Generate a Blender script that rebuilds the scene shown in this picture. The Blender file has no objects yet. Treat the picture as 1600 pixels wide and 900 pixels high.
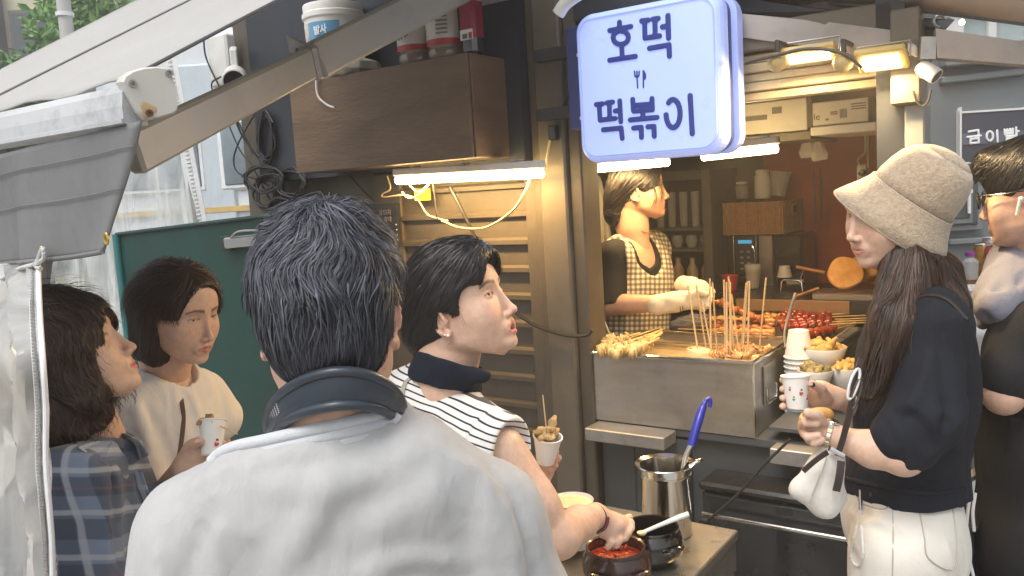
import bpy, bmesh, math, random
import numpy as np
from mathutils import Vector, Matrix, Quaternion
R = math.radians
random.seed(7); np.random.seed(7)
sc = bpy.context.scene
COL = sc.collection

# ------------------------------------------------------------------ camera
CAMZ = 1.65
FPX = 1300.0                      # focal length in pixels of a 1600 px wide frame
PITCH, ROLL = math.atan(150/FPX), 0.06
_fw = Vector((0, math.cos(PITCH), -math.sin(PITCH)))
_r0 = Vector((1, 0, 0)); _u0 = Vector((0, math.sin(PITCH), math.cos(PITCH)))
_R = _r0*math.cos(ROLL) - _u0*math.sin(ROLL)
_U = _r0*math.sin(ROLL) + _u0*math.cos(ROLL)
CAMP = Vector((0, 0, CAMZ))
cam = bpy.data.cameras.new('camera'); camo = bpy.data.objects.new('camera', cam); COL.objects.link(camo)
cam.sensor_width = 36; cam.lens = FPX/1600*36; cam.clip_start = 0.05; cam.clip_end = 500
m3 = Matrix((_R, _U, -_fw)).transposed()
camo.matrix_world = Matrix.Translation(CAMP) @ m3.to_4x4()
sc.camera = camo

# ------------------------------------------------------------------ light
SUN_EL, SUN_AZ = R(58), R(215)     # soft overcast sun, high behind the camera to the left
w = bpy.data.worlds.new('World'); sc.world = w; w.use_nodes = True
nt = w.node_tree; bg = nt.nodes['Background']
sky = nt.nodes.new('ShaderNodeTexSky'); sky.sky_type = 'NISHITA'; sky.sun_disc = False
sky.sun_elevation = SUN_EL; sky.sun_rotation = SUN_AZ
sky.air_density = 1.0; sky.dust_density = 4.0; sky.ozone_density = 1.0
hs = nt.nodes.new('ShaderNodeHueSaturation'); hs.inputs['Saturation'].default_value = 0.22
nt.links.new(sky.outputs[0], hs.inputs['Color']); nt.links.new(hs.outputs[0], bg.inputs['Color'])
bg.inputs['Strength'].default_value = 0.15
sl = bpy.data.lights.new('sun', 'SUN'); sl.energy = 1.3; sl.angle = R(25); sl.color = (1.0, 0.97, 0.93)
so = bpy.data.objects.new('sun', sl); COL.objects.link(so)
_sd = Vector((math.sin(SUN_AZ)*math.cos(SUN_EL), math.cos(SUN_AZ)*math.cos(SUN_EL), math.sin(SUN_EL)))
so.rotation_euler = (-_sd).to_track_quat('-Z', 'Y').to_euler(); so.location = (0, 0, 30)
sc.view_settings.view_transform = 'Standard'; sc.view_settings.look = 'None'
sc.view_settings.exposure = 0.64; sc.view_settings.gamma = 1.0
sc.view_settings.use_curve_mapping = False
sc.cycles.max_bounces = 8; sc.cycles.transparent_max_bounces = 24
sc.cycles.sample_clamp_indirect = 6.0
sc.cycles.caustics_reflective = False; sc.cycles.caustics_refractive = False

# ------------------------------------------------------------------ where a sight line meets the place
def ray(px, py):
    return (_fw + _R*((px-800)/FPX) + _U*((450-py)/FPX))
def P(px, py, d): return CAMP + ray(px, py)*d
KO = Vector((0.16, 2.6, 0))                       # kiosk corner post, on the ground
_a = R(55)
KS = Vector((math.sin(_a), -math.cos(_a), 0))      # along the kiosk front, towards the right
KN = Vector((-math.cos(_a), -math.sin(_a), 0))     # out of the kiosk front
def K(s, n, z): return KO + KS*s + KN*n + Vector((0, 0, z))
def hit(px, py, p0, nrm):
    r = ray(px, py); return CAMP + r*((p0-CAMP).dot(nrm)/r.dot(nrm))
def HN(px, py, n): return hit(px, py, K(0, n, 0), KN)
def HS(px, py, s): return hit(px, py, K(s, 0, 0), KS)
def HZ(px, py, z): return hit(px, py, Vector((0, 0, z)), Vector((0, 0, 1)))
V = Vector

# ------------------------------------------------------------------ materials
_M = {}
def mat(name, col, rough=0.6, metal=0.0, var=0.12, vscale=6.0, bump=0.0, bscale=80.0, spec=0.5, col2=None,
        dirt=0.0, coat=0.0, trans=0.0, alpha=1.0, emit=0.0, stretch=(1, 1, 1), sheen=0.0, sss=0.0, aniso=0.0, attr=None, rvar=0.1, bdist=0.01, bump2=None):
    if name in _M: return _M[name]
    m = bpy.data.materials.new(name); m.use_nodes = True; t = m.node_tree; N = t.nodes; L = t.links
    b = N['Principled BSDF']
    tc = N.new('ShaderNodeTexCoord'); mp = N.new('ShaderNodeMapping'); mp.inputs['Scale'].default_value = stretch
    L.new(tc.outputs['Object'], mp.inputs['Vector'])
    n1 = N.new('ShaderNodeTexNoise'); n1.inputs['Scale'].default_value = vscale; n1.inputs['Detail'].default_value = 6; n1.inputs['Roughness'].default_value = .6
    L.new(mp.outputs[0], n1.inputs['Vector'])
    c2 = col2 if col2 else tuple(c*(1-var) for c in col)
    c1 = col if col2 else tuple(min(1, c*(1+var)) for c in col)
    mx = N.new('ShaderNodeMix'); mx.data_type = 'RGBA'
    rp = N.new('ShaderNodeValToRGB'); rp.color_ramp.elements[0].position = .35; rp.color_ramp.elements[1].position = .68
    L.new(n1.outputs['Fac'], rp.inputs[0]); L.new(rp.outputs[0], mx.inputs['Factor'])
    mx.inputs['A'].default_value = (*c1, 1); mx.inputs['B'].default_value = (*c2, 1)
    out = mx.outputs['Result']
    if attr:
        at = N.new('ShaderNodeAttribute'); at.attribute_name = attr
        m2 = N.new('ShaderNodeMix'); m2.data_type = 'RGBA'; m2.blend_type = 'MULTIPLY'; m2.inputs['Factor'].default_value = 1
        L.new(at.outputs['Color'], m2.inputs['A']); L.new(out, m2.inputs['B']); out = m2.outputs['Result']
    if dirt > 0:
        n3 = N.new('ShaderNodeTexNoise'); n3.inputs['Scale'].default_value = vscale*2.3; n3.inputs['Detail'].default_value = 10; n3.inputs['Roughness'].default_value = .75
        L.new(tc.outputs['Object'], n3.inputs['Vector'])
        r3 = N.new('ShaderNodeValToRGB'); r3.color_ramp.elements[0].position = .5; r3.color_ramp.elements[1].position = .72
        L.new(n3.outputs['Fac'], r3.inputs[0])
        mm = N.new('ShaderNodeMath'); mm.operation = 'MULTIPLY'; mm.inputs[1].default_value = dirt; L.new(r3.outputs[0], mm.inputs[0])
        m3_ = N.new('ShaderNodeMix'); m3_.data_type = 'RGBA'; L.new(mm.outputs[0], m3_.inputs['Factor']); L.new(out, m3_.inputs['A'])
        m3_.inputs['B'].default_value = (.05, .042, .035, 1); out = m3_.outputs['Result']
    L.new(out, b.inputs['Base Color'])
    rm = N.new('ShaderNodeMapRange'); rm.inputs['To Min'].default_value = max(0, rough-rvar); rm.inputs['To Max'].default_value = min(1, rough+rvar)
    n4 = N.new('ShaderNodeTexNoise'); n4.inputs['Scale'].default_value = vscale*3; n4.inputs['Detail'].default_value = 5; L.new(mp.outputs[0], n4.inputs['Vector'])
    L.new(n4.outputs['Fac'], rm.inputs['Value']); L.new(rm.outputs[0], b.inputs['Roughness'])
    b.inputs['Metallic'].default_value = metal; b.inputs['Specular IOR Level'].default_value = spec
    b.inputs['Coat Weight'].default_value = coat; b.inputs['Transmission Weight'].default_value = trans
    b.inputs['Alpha'].default_value = alpha; b.inputs['Sheen Weight'].default_value = sheen
    if aniso: b.inputs['Anisotropic'].default_value = aniso
    if sss:
        b.inputs['Subsurface Weight'].default_value = sss; b.inputs['Subsurface Radius'].default_value = (.9, .35, .2); b.inputs['Subsurface Scale'].default_value = .012
    if emit:
        b.inputs['Emission Color'].default_value = (*col, 1); b.inputs['Emission Strength'].default_value = emit
    if bump:
        n2 = N.new('ShaderNodeTexNoise'); n2.inputs['Scale'].default_value = bscale; n2.inputs['Detail'].default_value = 5
        L.new(mp.outputs[0], n2.inputs['Vector'])
        bp = N.new('ShaderNodeBump'); bp.inputs['Strength'].default_value = bump; bp.inputs['Distance'].default_value = bdist
        L.new(n2.outputs['Fac'], bp.inputs['Height']); L.new(bp.outputs[0], b.inputs['Normal'])
        if bump2:
            n5 = N.new('ShaderNodeTexNoise'); n5.inputs['Scale'].default_value = bump2[1]; n5.inputs['Detail'].default_value = 4; n5.inputs['Distortion'].default_value = 1.2
            mp2 = N.new('ShaderNodeMapping'); mp2.inputs['Scale'].default_value = (1, 1, .45); L.new(tc.outputs['Object'], mp2.inputs[0]); L.new(mp2.outputs[0], n5.inputs['Vector'])
            b2 = N.new('ShaderNodeBump'); b2.inputs['Strength'].default_value = bump2[0]; b2.inputs['Distance'].default_value = bump2[2]; L.new(n5.outputs['Fac'], b2.inputs['Height']); L.new(b2.outputs[0], bp.inputs['Normal'])
    _M[name] = m; return m

# ------------------------------------------------------------------ objects
def tagp(o, label=None, cat=None, group=None, kind=None):
    if label: o['label'] = label
    if cat: o['category'] = cat
    if group: o['group'] = group
    if kind: o['kind'] = kind
    return o
def thing(name, label, cat, loc=(0, 0, 0), group=None):
    o = bpy.data.objects.new(name, None); COL.objects.link(o); o.location = loc; o.empty_display_size = .05
    return tagp(o, label, cat, group)
def root_loc(o):
    p = V((0, 0, 0))
    while o is not None: p += o.location; o = o.parent
    return p
def mk(name, verts, faces, m=None, parent=None, smooth=False, loc=None, cols=None, mats=None, fm=None, uv=None):
    """verts in world space; the object sits at loc (or at its own centre) and is parented keeping its place"""
    va = np.asarray([tuple(v) for v in verts] if not isinstance(verts, np.ndarray) else verts, dtype=np.float64)
    c = np.array(loc) if loc is not None else (va.min(0)+va.max(0))/2
    me = bpy.data.meshes.new(name); me.from_pydata((va-c).tolist(), [], faces if isinstance(faces, list) else faces.tolist())
    if smooth:
        me.polygons.foreach_set('use_smooth', np.ones(len(me.polygons), bool))
        if len(va) < 6000 and 'fishcake' not in name and name != 'pouch': me.set_sharp_from_angle(angle=R(42))
    if cols is not None:
        ca = me.color_attributes.new('col', 'FLOAT_COLOR', 'POINT'); a = np.ones((len(va), 4)); a[:, :3] = cols
        ca.data.foreach_set('color', a.ravel())
    o = bpy.data.objects.new(name, me); COL.objects.link(o)
    o.parent = parent; o.location = V(c) - (root_loc(parent) if parent else V((0, 0, 0)))
    if mats:
        for q in mats: me.materials.append(q)
        if fm is not None: me.polygons.foreach_set('material_index', np.asarray(fm, dtype=np.int32))
    elif m: me.materials.append(m)
    me.update(); return o
class MB:
    def __init__(s): s.v = []; s.f = []; s.m = []
    def add(s, v, f, mi=0):
        o = len(s.v); s.v += [V(q) for q in v]; s.f += [[i+o for i in q] for q in f]; s.m += [mi]*len(f); return s
    def build(s, name, m=None, parent=None, smooth=False, loc=None, mats=None):
        return mk(name, s.v, s.f, m, parent, smooth, loc, mats=mats, fm=s.m if mats else None)
    def frame_box(s, c, ax, ay, az, sx, sy, sz, mi=0, bev=0.0):
        c = V(c); ax, ay, az = V(ax).normalized(), V(ay).normalized(), V(az).normalized()
        if bev <= 0:
            v = [c+ax*(i*sx/2)+ay*(j*sy/2)+az*(k*sz/2) for i in (-1, 1) for j in (-1, 1) for k in (-1, 1)]
            f = [[0, 1, 3, 2], [4, 6, 7, 5], [0, 4, 5, 1], [2, 3, 7, 6], [0, 2, 6, 4], [1, 5, 7, 3]]
            return s.add(v, f, mi)
        bev = min(bev, sx*.45, sy*.45, sz*.45)
        pts = []; key = {}
        for i in (-1, 1):
            for j in (-1, 1):
                for k in (-1, 1):
                    for t in range(3):
                        q = [i*(sx/2-(bev if t != 0 else 0)), j*(sy/2-(bev if t != 1 else 0)), k*(sz/2-(bev if t != 2 else 0))]
                        key[(i, j, k, t)] = len(pts); pts.append(c+ax*q[0]+ay*q[1]+az*q[2])
        f = []
        for i in (-1, 1):
            f.append([key[(i, j, k, 0)] for j, k in ((-1, -1), (1, -1), (1, 1), (-1, 1))][::i])
            f.append([key[(j, i, k, 1)] for j, k in ((-1, -1), (-1, 1), (1, 1), (1, -1))][::i])
            f.append([key[(j, k, i, 2)] for j, k in ((-1, -1), (1, -1), (1, 1), (-1, 1))][::i])
        for i in (-1, 1):
            for j in (-1, 1):
                a = [key[(i, j, -1, 0)], key[(i, j, 1, 0)], key[(i, j, 1, 1)], key[(i, j, -1, 1)]]; f.append(a[::i*j])
                a = [key[(i, -1, j, 0)], key[(i, 1, j, 0)], key[(i, 1, j, 2)], key[(i, -1, j, 2)]]; f.append(a[::-i*j])
                a = [key[(-1, i, j, 1)], key[(1, i, j, 1)], key[(1, i, j, 2)], key[(-1, i, j, 2)]]; f.append(a[::i*j])
                for k in (-1, 1):
                    a = [key[(i, j, k, 0)], key[(i, j, k, 1)], key[(i, j, k, 2)]]; f.append(a[::i*j*k])
        return s.add(pts, f, mi)
    def kbox(s, s0, s1, n0, n1, z0, z1, mi=0, bev=0.0):          # box in kiosk axes
        return s.frame_box(K((s0+s1)/2, (n0+n1)/2, (z0+z1)/2), KS, KN, (0, 0, 1), abs(s1-s0), abs(n1-n0), abs(z1-z0), mi, bev)
    def prism(s, pts, off, mi=0):
        pts = [V(p) for p in pts]; n = len(pts); off = V(off)
        f = [list(range(n)), list(range(2*n-1, n-1, -1))]+[[i, i+n, (i+1) % n+n, (i+1) % n] for i in range(n)]
        return s.add(pts+[p+off for p in pts], f, mi)
    def tube(s, pts, r, seg=10, mi=0, caps=True, closed=False, flat=None):
        pts = [V(p) for p in pts]; n = len(pts); rs = r if hasattr(r, '__len__') else [r]*n
        vs = []; prev = None
        for i, p in enumerate(pts):
            if closed: t = pts[(i+1) % n]-pts[i-1]
            else: t = (pts[min(i+1, n-1)]-pts[max(i-1, 0)])
            t.normalize()
            if prev is None:
                a = V((0, 0, 1)) if abs(t.z) < .9 else V((1, 0, 0)); u = t.cross(a).normalized()
                if flat is not None: u = (V(flat)-t*V(flat).dot(t)).normalized()
            else: u = (prev-t*prev.dot(t)).normalized()
            prev = u; w_ = t.cross(u)
            fl = 1.0
            for k in range(seg):
                a = 2*math.pi*k/seg; vs.append(p+(u*math.cos(a)*fl+w_*math.sin(a))*rs[i])
        f = []
        for i in range(n if closed else n-1):
            j = (i+1) % n
            for k in range(seg): f.append([i*seg+k, i*seg+(k+1) % seg, j*seg+(k+1) % seg, j*seg+k])
        if caps and not closed: f.append(list(range(seg))[::-1]); f.append([(n-1)*seg+k for k in range(seg)])
        return s.add(vs, f, mi)
    def lathe(s, c, axis, prof, seg=32, mi=0, wob=None):
        """prof: list of (radius, height) along axis from c"""
        axis = V(axis).normalized(); a = V((1, 0, 0)) if abs(axis.x) < .9 else V((0, 1, 0))
        u = axis.cross(a).normalized(); w_ = axis.cross(u); c = V(c); vs = []
        for i, (r, h) in enumerate(prof):
            for k in range(seg):
                q = 2*math.pi*k/seg; rr = r*(wob(q, i) if wob else 1); vs.append(c+axis*h+(u*math.cos(q)+w_*math.sin(q))*max(rr, 1e-5))
        f = []
        for i in range(len(prof)-1):
            for k in range(seg): f.append([i*seg+k, i*seg+(k+1) % seg, (i+1)*seg+(k+1) % seg, (i+1)*seg+k])
        if len(prof) > 2 and prof[0][0] > 1e-4: f.append(list(range(seg))[::-1])
        if prof[-1][0] > 1e-4: f.append([(len(prof)-1)*seg+k for k in range(seg)])
        return s.add(vs, f, mi)
def spline(pts, n=8, closed=False):
    pts = [V(p) for p in pts]; out = []; N = len(pts)
    rng = range(N if closed else N-1)
    for i in rng:
        p1, p2 = pts[i], pts[(i+1) % N]
        p0 = pts[i-1] if (closed or i > 0) else p1*2-p2
        p3 = pts[(i+2) % N] if (closed or i+2 < N) else p2*2-p1
        for k in range(n):
            t = k/n; out.append(.5*((2*p1)+(p2-p0)*t+(2*p0-5*p1+4*p2-p3)*t*t+(3*p1-p0-3*p2+p3)*t**3))
    if not closed: out.append(pts[-1])
    return out
def copy_tree(o, loc, label=None, group=None, rot=None):
    """a thing with copies of its parts and sub-parts; meshes are shared"""
    r = o.copy(); COL.objects.link(r); r.location = loc
    if rot is not None: r.rotation_euler = rot
    if label: r['label'] = label
    if group: r['group'] = group
    for ch in list(o.children):
        c = ch.copy(); COL.objects.link(c); c.parent = r
        for g in list(ch.children):
            d = g.copy(); COL.objects.link(d); d.parent = c
    return r

# ------------------------------------------------------------------ signed distance modelling
def pnoise(p, s=0, f=1.0):
    """cheap smooth noise from sines, p (...,3)"""
    rs = np.random.RandomState(100+s); v = 0
    for k in range(5):
        d = rs.normal(size=3); d /= np.linalg.norm(d); fr = f*(1+.5*k)
        v = v + np.sin((p[..., 0]*d[0]+p[..., 1]*d[1]+p[..., 2]*d[2])*fr*6.28+rs.rand()*6.28+1.3*np.sin((p[..., 0]*d[1]+p[..., 1]*d[2]-p[..., 2]*d[0])*fr*4+rs.rand()*6))/(1+.4*k)
    return v/2.5
class SDF:
    def __init__(s): s.ops = []
    def _p(s, fn, lo, hi, mode, k): s.ops.append((fn, np.array(lo, float), np.array(hi, float), mode, k)); return s
    def cap(s, a, b, ra, rb=None, k=.01, mode='u', sq=None):
        a = np.array(a, float); b = np.array(b, float); rb = ra if rb is None else rb; ab = b-a; L2 = max(ab@ab, 1e-12)
        def fn(p):
            t = np.clip(((p-a)@ab)/L2, 0, 1); q = p-a-t[..., None]*ab
            return np.sqrt((q*q).sum(-1))-(ra+(rb-ra)*t)
        m = max(ra, rb); return s._p(fn, np.minimum(a, b)-m, np.maximum(a, b)+m, mode, k)
    def ell(s, c, r, rot=None, k=.01, mode='u'):
        c = np.array(c, float); r = np.array(r, float) if hasattr(r, '__len__') else np.array([r]*3, float)
        M = np.array(rot) if rot is not None else np.eye(3)   # columns = local axes
        def fn(p):
            q = (p-c)@M; k0 = np.sqrt(((q/r)**2).sum(-1)); k1 = np.sqrt(((q/r**2)**2).sum(-1))+1e-9
            return k0*(k0-1)/k1
        m = r.max(); return s._p(fn, c-m, c+m, mode, k)
    def box(s, c, h, rot=None, rad=.0, k=.005, mode='u'):
        c = np.array(c, float); h = np.array(h, float); M = np.array(rot) if rot is not None else np.eye(3)
        def fn(p):
            q = np.abs((p-c)@M)-(h-rad); o = np.maximum(q, 0)
            return np.sqrt((o*o).sum(-1))+np.minimum(q.max(-1), 0)-rad
        m = np.linalg.norm(h); return s._p(fn, c-m, c+m, mode, k)
    def plane(s, p0, n, k=.002):      # keeps the side opposite to n
        p0 = np.array(p0, float); n = np.array(n, float); n = n/np.linalg.norm(n)
        return s._p(lambda p: -((p-p0)@n), [-9]*3, [9]*3, 's', k)
    def disp(s, fn): return s._p(fn, [-9]*3, [9]*3, 'd', 0)
    def ridge(s, pts, amp, sig):      # raises (amp>0) the surface along a polyline
        pts = [np.array(p, float) for p in pts]
        for a, b in zip(pts[:-1], pts[1:]):
            ab = b-a; L2 = max(ab@ab, 1e-12)
            def fn(p, a=a, ab=ab, L2=L2):
                t = ((p-a)@ab)/L2; q = p-a-np.clip(t, 0, 1)[..., None]*ab
                return -amp*np.exp(-(q*q).sum(-1)/sig**2)
            s._p(fn, np.minimum(a, b)-3*sig, np.maximum(a, b)+3*sig, 'd', 0)
        return s
    def folds(s, lst, d0, d1, up=None):   # cloth folds laid on the surface met along sight lines
        for pts, amp, sg in lst:
            q = spline([on_cloth(s, x, y, d0, d1) for x, y in pts], 3) if len(pts) > 2 else [on_cloth(s, x, y, d0, d1) for x, y in pts]
            s.ridge([tuple(p) for p in q], amp, sg)
        return s
    def custom(s, fn, lo, hi, k=.01, mode='u'): return s._p(fn, lo, hi, mode, k)
    def _comb(s, d, v, mode, k):
        if mode == 'd': return d+v
        if mode == 'u':
            if k <= 0: return np.minimum(d, v)
            h = np.maximum(k-np.abs(d-v), 0)/k; return np.minimum(d, v)-h*h*k*.25
        v = -v if mode == 's' else v
        if k <= 0: return np.maximum(d, v)
        h = np.maximum(k-np.abs(d-v), 0)/k; return np.maximum(d, v)+h*h*k*.25
    def at(s, p):
        d = np.full(p.shape[:-1], 1.0)
        for fn, lo, hi, mode, k in s.ops: d = s._comb(d, fn(p), mode, k)
        return d
    def grid(s, lo, hi, res):
        lo = np.array(lo, float); hi = np.array(hi, float); n = np.ceil((hi-lo)/res).astype(int)+1
        ax = [lo[i]+np.arange(n[i])*res for i in range(3)]
        d = np.full(tuple(n), 1.0)
        for fn, l, h, mode, k in s.ops:
            mg = k+3*res+.004
            if mode == 'i': l = lo; h = hi
            i0 = [max(0, int((l[i]-mg-lo[i])/res)) for i in range(3)]; i1 = [min(n[i], int((h[i]+mg-lo[i])/res)+2) for i in range(3)]
            if any(i1[i] <= i0[i] for i in range(3)): continue
            sl_ = tuple(slice(i0[i], i1[i]) for i in range(3))
            p = np.stack(np.meshgrid(*[ax[i][sl_[i]] for i in range(3)], indexing='ij'), -1)
            d[sl_] = s._comb(d[sl_], fn(p), mode, k)
        return d, lo
    def mesh(s, lo, hi, res):
        d, lo = s.grid(lo, hi, res); return nets(d, lo, res)
def nets(d, lo, res):
    ins = d < 0; n = np.array(d.shape)
    c = np.zeros(n-1, int)
    offs = [(i, j, k) for i in (0, 1) for j in (0, 1) for k in (0, 1)]
    for o in offs: c += ins[o[0]:n[0]-1+o[0], o[1]:n[1]-1+o[1], o[2]:n[2]-1+o[2]]
    act = (c > 0) & (c < 8); idx = -np.ones(n-1, int); cells = np.argwhere(act); idx[act] = np.arange(len(cells))
    if not len(cells): return np.zeros((0, 3)), np.zeros((0, 4), int)
    acc = np.zeros((len(cells), 3)); cnt = np.zeros(len(cells))
    for a in range(3):
        for o in offs:
            if o[a]: continue
            o2 = list(o); o2[a] = 1
            v0 = d[cells[:, 0]+o[0], cells[:, 1]+o[1], cells[:, 2]+o[2]]; v1 = d[cells[:, 0]+o2[0], cells[:, 1]+o2[1], cells[:, 2]+o2[2]]
            m = (v0 < 0) != (v1 < 0); t = np.where(m, v0/np.where(m, v0-v1, 1), 0)
            q = np.tile(np.array(o, float), (len(cells), 1)); q[:, a] += t
            acc[m] += q[m]; cnt[m] += 1
    verts = np.array(lo)+(cells+acc/cnt[:, None])*res
    faces = []
    for a in range(3):
        b, e = (a+1) % 3, (a+2) % 3
        s0 = [slice(1, -1)]*3; s0[a] = slice(0, n[a]-1); s1 = list(s0); s1[a] = slice(1, n[a])
        A = ins[tuple(s0)]; B = ins[tuple(s1)]; e_ = np.argwhere(A != B)
        if not len(e_): continue
        sgn = A[tuple(e_.T)]; base = e_.copy(); base[:, b] += 1; base[:, e] += 1
        def cid(db, de):
            q = base.copy(); q[:, b] -= db; q[:, e] -= de; return idx[q[:, 0], q[:, 1], q[:, 2]]
        f = np.stack([cid(0, 0), cid(1, 0), cid(1, 1), cid(0, 1)], 1)
        f[~sgn] = f[~sgn][:, ::-1]; faces.append(f)
    return verts, np.concatenate(faces)
def grad(s, p, e=.0015):
    g = np.stack([(s.at(p+np.eye(3)[i]*e)-s.at(p-np.eye(3)[i]*e))/(2*e) for i in range(3)], -1)
    return g/(np.linalg.norm(g, axis=-1, keepdims=True)+1e-9)
def joinm(parts):
    vs, fs, o = [], [], 0
    for v, f in parts: vs.append(v); fs.append(f+o); o += len(v)
    return np.concatenate(vs), np.concatenate(fs)
# ================================================================== the setting
def st(o, label=None): o['kind'] = 'structure'; return o
M_ASPH = mat('asphalt', (.12, .12, .12), .9, var=.25, vscale=3, bump=.5, bscale=120)
M_PAVE = mat('pavement_concrete', (.36, .35, .33), .85, var=.12, vscale=4, bump=.3, bscale=60)
g = MB(); g.frame_box((0, 60, -.05), (1, 0, 0), (0, 1, 0), (0, 0, 1), 400, 400, .1); st(g.build('ground', M_ASPH))
g = MB(); g.frame_box((0, 2.5, .02), (1, 0, 0), (0, 1, 0), (0, 0, 1), 9, 9, .04); st(g.build('pavement', M_PAVE))
# pavement paving stones right of the kiosk and behind the left curtain are out of view

# ---------------------------------------------------------------- far street on the left: building, tree, pole, bus
M_STUC = mat('cream_stone_facade', (.62, .58, .42), .8, var=.08, vscale=1.5, bump=.2, bscale=20)
M_DCOL = mat('dark_grey_pilaster', (.17, .16, .155), .7, var=.1, vscale=2)
M_GLASSD = mat('dark_window_glass', (.05, .07, .08), .12, var=.3, vscale=.8, spec=.8)
M_CONC = mat('pale_concrete_wall', (.55, .54, .5), .85, var=.1, vscale=1.2, bump=.2, bscale=20)
b = thing('office_building', 'tall cream office block with dark vertical pilasters behind the street tree', 'building', (-8, 16, 0))
m = MB(); m.frame_box((-10.5, 19, 8), (1, 0, 0), (0, 1, 0), (0, 0, 1), 15, 5.4, 16); m.build('wall', M_STUC, b)
for i in range(9):
    m = MB(); x = -16.5+i*1.75
    m.frame_box((x, 16.2, 8), (1, 0, 0), (0, 1, 0), (0, 0, 1), .42, .3, 16, bev=.02); m.build('pilaster', M_DCOL, b)
for k in range(5):
    for i in range(8):
        x = -15.62+i*1.75; z = 1.6+k*3.0
        f = MB(); f.frame_box((x, 16.27, z), (1, 0, 0), (0, 1, 0), (0, 0, 1), 1.1, .08, 2.0); wo = f.build('window', M_DCOL, b)
        f = MB(); f.frame_box((x, 16.22, z), (1, 0, 0), (0, 1, 0), (0, 0, 1), .96, .03, 1.86); f.build('pane', M_GLASSD, wo)

def leaf_cloud(name, mt, parent, blobs, n, size, seed=1, fill=.9):
    rs = np.random.RandomState(seed); vs = []; fs = []
    tot = sum(r[0]*r[1]*r[2] for c, r in blobs)
    for c, r in blobs:
        k = int(n*r[0]*r[1]*r[2]/tot)
        d = rs.normal(size=(k, 3)); d /= np.linalg.norm(d, axis=1)[:, None]
        p = np.array(c)+d*np.array(r)*(rs.rand(k, 1)**(1/2.2))*(1+.16*pnoise(d*2, seed)[:, None])
        for q in p:
            u = rs.normal(size=3); u /= np.linalg.norm(u); w_ = np.cross(u, rs.normal(size=3)); w_ /= np.linalg.norm(w_)
            s = size*(.6+.8*rs.rand()); o = len(vs)
            vs += [q-u*s, q+w_*s*.45+np.cross(u, w_)*s*.12, q+u*s, q-w_*s*.45+np.cross(u, w_)*s*.12]; fs.append([o, o+1, o+2, o+3])
    return mk(name, np.array(vs), fs, mt, parent)
M_LEAF = mat('street_tree_leaves', (.16, .30, .08), .5, var=.45, vscale=1.2, spec=.4)
M_LEAF2 = mat('dark_tree_leaves', (.06, .13, .045), .55, var=.5, vscale=1.2, spec=.4)
M_BARK = mat('tree_bark', (.12, .09, .065), .9, var=.3, vscale=12, bump=.6, bscale=30)
def tree(name, label, x, y, h, r, mt, seed, n=9000):
    t = thing(name, label, 'tree', (x, y, 0)); rs = np.random.RandomState(seed)
    m = MB(); top = V((x, y, h-r*1.2)); m.tube(spline([(x, y, 0), (x+.05, y, h*.3), top], 4), [.16-.01*i for i in range(9)], 8)
    bl = []
    for k in range(11):
        a = rs.rand()*6.28; rr = r*(.25+.5*rs.rand()); c = V((x+math.cos(a)*rr, y+math.sin(a)*rr, h-r*1.1+(rs.rand()-.35)*r*1.3))
        m.tube([top-V((0, 0, .3+.6*rs.rand())), (top+c)/2+V((0, 0, -.1)), c], [.07, .045, .015], 6)
        bl.append((tuple(c), (r*.42*(.7+.5*rs.rand()), r*.42, r*.34*(.8+.4*rs.rand()))))
    m.build('trunk', M_BARK, t, smooth=True); leaf_cloud('crown', mt, t, bl, n, .065, seed)
    return t
tree('street_tree', 'bright green bushy street tree beside the pale lamp pole', -6.0, 10.6, 4.6, 2.0, M_LEAF, 3, 34000)
tree('street_tree', 'darker green tree at the far left edge, left of the lamp pole', -8.2, 12.5, 4.0, 1.7, M_LEAF2, 5, 18000)
M_POLE = mat('pale_painted_pole', (.5, .5, .48), .5, var=.06)
q = P(108, 80, 8.6); t = thing('street_pole', 'pale grey street pole with a white band in front of the tree', 'pole', (q.x, q.y, 0))
m = MB(); m.tube([(q.x, q.y, 0), (q.x, q.y, 6)], [.075, .065], 16); m.build('pole_shaft', M_POLE, t, True)
m = MB(); qq = P(108, 24, 8.6); m.tube([(q.x, q.y, qq.z-.02), (q.x, q.y, qq.z+.02)], .088, 16); m.build('band', mat('white_band', (.8, .8, .8), .5), t, True)

# bus / coach standing across the street
M_BUSW = mat('white_bus_paint', (.72, .77, .8), .25, var=.03, vscale=1, coat=.4, dirt=.15)
M_BUSB = mat('pale_blue_bus_paint', (.55, .62, .66), .3, var=.05, coat=.3)
M_YEL = mat('amber_stripe', (.62, .44, .16), .4)
M_RUB = mat('black_rubber', (.02, .02, .02), .6)
BY = 8.0
def bx(px): return P(px, 270, BY/_fw.y).x
b = thing('tour_bus', 'white and pale blue bus with an amber stripe seen through the plastic curtain', 'bus', (-4, BY+1, 0))
x0, x1 = bx(168), 0.5
m = MB(); m.frame_box(((x0+x1)/2, BY+1.2, 1.9), (1, 0, 0), (0, 1, 0), (0, 0, 1), x1-x0, 2.4, 2.9, bev=.12); m.build('body', M_BUSW, b)
m = MB(); m.frame_box(((x0+x1)/2, BY-.005, 1.05), (1, 0, 0), (0, 1, 0), (0, 0, 1), x1-x0-.1, .03, .8, bev=.01); m.build('skirt_panel', M_BUSW, b)
zs = P(300, 330, BY).z
m = MB(); m.frame_box(((x0+x1)/2, BY-.02, zs), (1, 0, 0), (0, 1, 0), (0, 0, 1), x1-x0-.1, .03, .05); m.build('stripe', M_YEL, b)
zw0, zw1 = P(360, 290, BY).z, P(360, 195, BY).z
wx = [(bx(352)+k*-1.25) for k in range(0, 8)]
M_SEAL = mat('white_window_seal', (.8, .8, .8), .4)
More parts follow.
